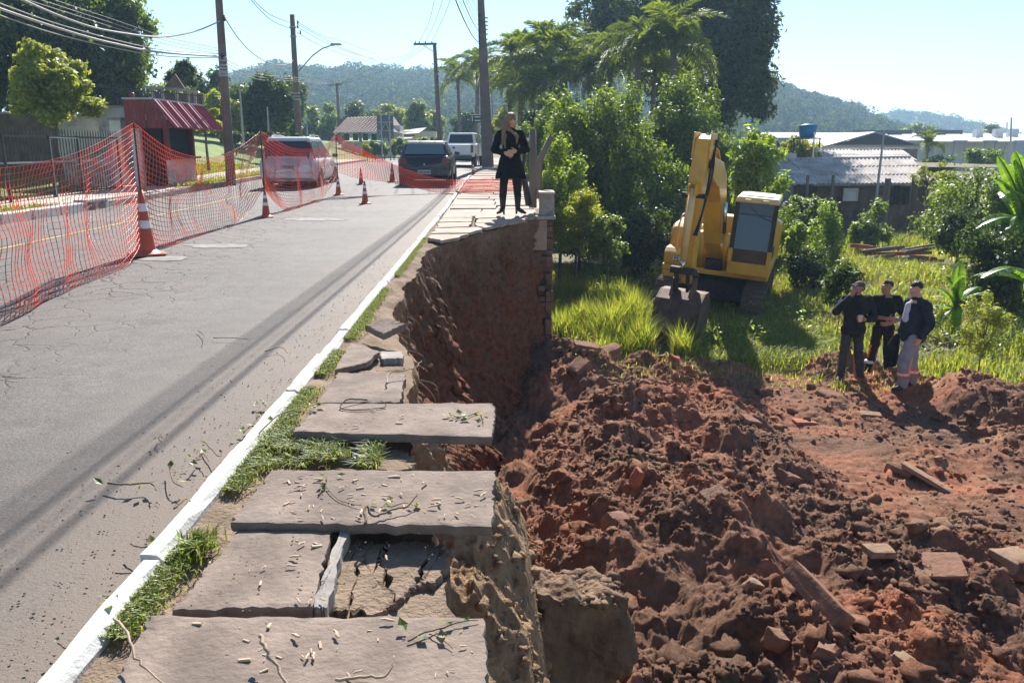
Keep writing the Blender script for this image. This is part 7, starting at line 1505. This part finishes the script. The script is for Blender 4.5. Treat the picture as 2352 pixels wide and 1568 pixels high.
rubble('stone_block', 'brown cubic clod at the lower left of the heap', 'stone', (1420, 1205), .02, (.20, .18, .18), (8, 14, 30), 'rubble_stone', 24, amp=.12)
rubble('stone_block', 'small pale stone near the bottom right corner', 'stone', (2070, 1525), .02, (.12, .09, .07), (8, 14, 30), 'rubble_pale', 25)
rubble('stone_block', 'round brown stone at the bottom edge, right of the wall stub', 'stone', (1895, 1545), .03, (.16, .13, .12), (8, 14, 60), 'rubble_stone', 26)
rubble('stone_block', 'brown stone left of the large smooth block', 'stone', (1650, 1300), .02, (.15, .12, .11), (8, 24, 60), 'rubble_stone', 27)
rubble('stone_block', 'small tan stone in the lower middle of the heap', 'stone', (1725, 1390), .02, (.12, .09, .08), (8, 24, 20), 'rubble_pale', 28)
# wood pile by the yard house
q = random.Random(5); wp0 = W(2050, 530, 27.5); wp0.z = float(low_z(np.array(wp0.x), np.array(27.5)))
for i in range(16):
    L_ = q.uniform(.7, 1.7); a = q.uniform(-.5, .9); c = Vector((wp0.x+q.uniform(-.7, 1.3), 27.5+q.uniform(-.4, .8), wp0.z+.12+.13*(i % 4))); d = Vector((math.cos(a), math.sin(a), q.uniform(-.12, .22)))*L_/2
    m = MB(); m.tube([c-d, c, c+d], [.07, .075, .05], 7); o = m.build('log', ('grey_wood', 'wood', 'brick')[i % 3], None, smooth=True); tag(o, 'one of the cut logs and planks in the wood pile before the yard house', 'log', 'logs in the wood pile')
for i, (u, v, Y, lb) in enumerate(((2150, 690, 16.2, 'tangle of dry branches behind the person in the navy jacket'), (1950, 610, 18.5, 'dark dry branch pile in the shade behind the capped person'))):
    c = W(u, v, Y); c.z = float(low_z(np.array(c.x), np.array(Y))); t = thing('branch_pile', lb, 'branches', c)
    for k in range(14):
        a = q.uniform(0, 6.28); L_ = q.uniform(.5, 1.1); p0 = Vector((q.uniform(-.5, .5), q.uniform(-.3, .3), .05)); p1 = p0+Vector((math.cos(a)*L_*.5, math.sin(a)*L_*.4, q.uniform(.1, .4))); p2 = p1+Vector((math.cos(a+.4)*L_*.5, math.sin(a)*L_*.3, q.uniform(-.3, .1)))
        part('branch', 'twig', t, lambda m: m.tube(spl([p0, p1, p2], 4), [.022-.0018*j for j in range(9)], 5))

# ================================================================== LITTER ON SLABS AND ROAD
q = random.Random(21)
chm = MB(); chm.tube([(-.5, 0, .5), (-.2, .06, .55), (.15, -.03, .5), (.5, .04, .45)], [.11, .14, .13, .09], 6); c0 = chm.build('wood_chip', 'chip'); chip1 = c0.data; bpy.data.objects.remove(c0)
chm = MB(); chm.box((0, 0, .15), (1, .28, .22), taper=(.9, .7)); c0 = chm.build('wood_chip', 'chip', bevel=0); chip2 = c0.data; bpy.data.objects.remove(c0)
def chips(n, box, z, lab, grp):
    for _ in range(n):
        u = q.uniform(box[0], box[2]); v = q.uniform(box[1], box[3])
        if u < 560 and v < 1200 and u < 530+(1200-v)*.75: continue
        p = G(u, v, z); o = bpy.data.objects.new('wood_chip', q.choice((chip1, chip2))); COL.objects.link(o); o.location = p+Vector((0, 0, -.002)); s = .009+.027*q.random()**1.6; o.scale = (s, s*1.0, s*.7); o.rotation_euler = (q.uniform(-.2, .2), q.uniform(-.2, .2), q.uniform(0, 6.28)); tag(o, lab, 'wood chip', grp)
chips(95, (640, 1088, 1120, 1195), .087, 'one of many small pale wood chips strewn on the middle overhanging slab', 'chips on the middle slab')
chips(16, (480, 1225, 745, 1385), .062, 'one of the few pale wood chips on the short slab left of the cracked soil', 'chips on the short slab')
chips(34, (430, 1425, 1100, 1560), .072, 'one of the pale wood chips on the nearest slab', 'chips on the nearest slab')
chips(14, (740, 935, 1110, 992), .082, 'one of the pale wood chips on the slab with the leaf litter', 'chips on the littered slab')
chips(6, (770, 1255, 960, 1385), .008, 'one of the pale wood chips on the cracked soil', 'chips on the cracked soil')
for p_ in ((700, 1100), (640, 1150), (925, 1190)): pass
def twig(label, pts, z, r, mt_='twig', leaves=0, seed=0, name='twig', lift=None):
    r = r*.68
    P = [G(u, v, z)+Vector((0, 0, r+(lift[i] if lift else .004*(i % 2)))) for i, (u, v) in enumerate(pts)]; t = thing(name, label, 'twig', P[0]); P = [p-P[0] for p in P]
    S = spl(P, 5); jq = random.Random(seed+5); S = [p+Vector((jq.gauss(0, r*.5), jq.gauss(0, r*.5), jq.uniform(0, r*.4))) for p in S]; part('stem', mt_, t, lambda m: m.tube(S, [r*(1-.55*i/len(S)) for i in range(len(S))], 6), smooth=True)
    rq = random.Random(seed)
    for k in range(leaves):
        s = rq.choice(S); a = rq.uniform(0, 6.28); L_ = rq.uniform(.02, .045); d = Vector((math.cos(a), math.sin(a), rq.uniform(.0, .6)))*L_; sd = Vector((-math.sin(a), math.cos(a), rq.uniform(-.3, .3)))*L_*.33; b = s+Vector((rq.uniform(-.03, .03), rq.uniform(-.03, .03), .004))
        m = MB(); m.add([b, b+d*.5+sd, b+d, b+d*.5-sd, b+d*.5+Vector((0, 0, -.004))], [(0, 1, 4), (1, 2, 4), (2, 3, 4), (3, 0, 4)]); m.build('leaf', rq.choice(('grass_verge', 'grass_dry', 'leaf_dark')), t)
    return t
twig('dark curled vine stem looping on the slab with leaf litter', [(845, 921), (800, 928), (782, 940), (830, 943), (885, 936), (875, 931)], .083, .006, 'vine', lift=[0, .02, .0, 0, 0, .02])
twig('pale bent stem hanging over the broken edge of the small slab', [(888, 884), (895, 868), (925, 862), (955, 858), (968, 850)], .085, .007, 'twig_pale', lift=[0, .02, .02, .03, .05])
twig('large curled brown stem at the front of the middle slab', [(838, 1210), (842, 1185), (858, 1192), (900, 1180), (935, 1172), (958, 1155)], .09, .007, 'twig', lift=[.0, .03, .005, .01, .01, .03])
twig('tangled twig with leaves in the centre of the middle slab', [(730, 1140), (745, 1118), (752, 1095), (748, 1120), (780, 1150), (830, 1165)], .088, .004, 'twig', 8, 3)
twig('short leafy twig at the right of the middle slab', [(900, 1165), (930, 1158), (950, 1162)], .088, .003, 'twig', 6, 4)
twig('heap of wilted leaves on the right end of the littered slab', [(1035, 955), (1065, 962), (1100, 948), (1110, 975)], .083, .004, 'twig', 16, 5)
twig('thin straight stem across the littered slab left end', [(690, 990), (745, 985), (800, 988), (850, 992)], .06, .005, 'twig', 0, 6)
twig('thick pale curved root at the very bottom of the nearest slab', [(605, 1508), (612, 1530), (640, 1560), (690, 1600)], .075, .009, 'twig_pale', 0, 7, lift=[.05, .04, .01, 0])
twig('long pale twig along the bottom edge of the picture', [(770, 1566), (840, 1558), (890, 1562), (905, 1535)], .075, .006, 'twig_pale', 0, 8, lift=[0, 0, .01, .03])
twig('leafy forked twig on the nearest slab', [(935, 1475), (975, 1458), (1010, 1446), (1060, 1432), (1100, 1425)], .074, .004, 'twig', 6, 9)
twig('thin branching stem on the nearest slab, below the leafy twig', [(985, 1458), (1010, 1468), (1040, 1490)], .074, .003, 'twig', 0, 10)
twig('whitish stem lying across the kerb onto the nearest slab', [(265, 1440), (295, 1480), (315, 1530), (345, 1550), (420, 1600)], .085, .006, 'twig_pale', 0, 11, lift=[.02, .03, .02, .0, 0])
twig('dry stems in the grass patch between the slabs', [(640, 1050), (690, 1058), (740, 1056), (800, 1058), (860, 1052)], .05, .005, 'twig', 5, 12)
twig('leafy branch hanging over the kerb beside the upper slabs', [(545, 1000), (580, 985), (640, 965), (700, 945), (720, 938)], .08, .005, 'twig_pale', 12, 13, lift=[-.06, -.05, .02, .02, .01])
twig('dark wilted leaf clump in the gutter beside the kerb', [(560, 995), (590, 965), (610, 935), (600, 930)], .012, .004, 'twig', 18, 14)
for i, (pts, lf) in enumerate((([(250, 1112), (290, 1117), (345, 1112), (360, 1130)], 4), ([(440, 1070), (465, 1045), (480, 1062)], 5), ([(470, 1015), (500, 1050), (510, 1040)], 3), ([(400, 1170), (430, 1150), (420, 1185)], 2), ([(370, 1000), (365, 1010), (372, 1018)], 2), ([(610, 808), (645, 800), (660, 812)], 0), ([(490, 777), (530, 778), (570, 780)], 0), ([(5, 866), (40, 870), (62, 868)], 0), ([(240, 1395), (262, 1380), (275, 1400)], 6), ([(135, 1480), (160, 1500), (170, 1525)], 2), ([(265, 1318), (300, 1322), (350, 1318)], 1), ([(300, 1250), (330, 1262), (345, 1240)], 1), ([(455, 760), (470, 775), (465, 790)], 0), ([(390, 1075), (398, 1110), (420, 1120)], 2))):
    wh = ('long dark twig lying on the asphalt left of the kerb', 'leafy twig on the asphalt beside the grassy gap', 'thin twig leaning in the gutter by the leafy twig', 'short bent twig on the asphalt near the middle slab', 'tiny dark twig scrap on the asphalt', 'curled stem on the asphalt beside the tilted slabs', 'straight pale straw on the asphalt', 'small twig at the far left edge of the asphalt', 'brown dry leaf clump against the kerb near the bottom', 'small forked twig on the asphalt bottom left', 'dark stick against the kerb near the short slab', 'thin twig on the asphalt above the dark stick', 'small twig on the asphalt between cracks and kerb', 'upright bent twig on the asphalt left of the gutter')[i]
    twig(wh, pts, .03, .0045 if i else .006, 'twig', lf, 30+i)
# grit and crumbs on the dusty road edge
qn = np.random.RandomState(4); n = 1800; Y = 1.6+9*qn.rand(n)**1.6; X = kerb_x(Y)-.03-np.abs(qn.normal(0, .38, n)); clods('road_grit', X, Y, .0012+.003*qn.rand(n)**3, 'crust_soil', lambda a, b: np.array([rz(x, y) for x, y in zip(a, b)]), 3)['label'] = 'fine grit and crumbs along the dusty road edge'
n = 260; u = qn.uniform(420, 1120, n); v = 1220+350*qn.rand(n); Pp = np.array([G(a, b, .07) for a, b in zip(u, v)]); clods('slab_grit', Pp[:, 0], Pp[:, 1], .001+.002*qn.rand(n)**2, 'crust_soil', lambda a, b: .068+0*a, 9)['label'] = 'fine grit on the nearest slabs'
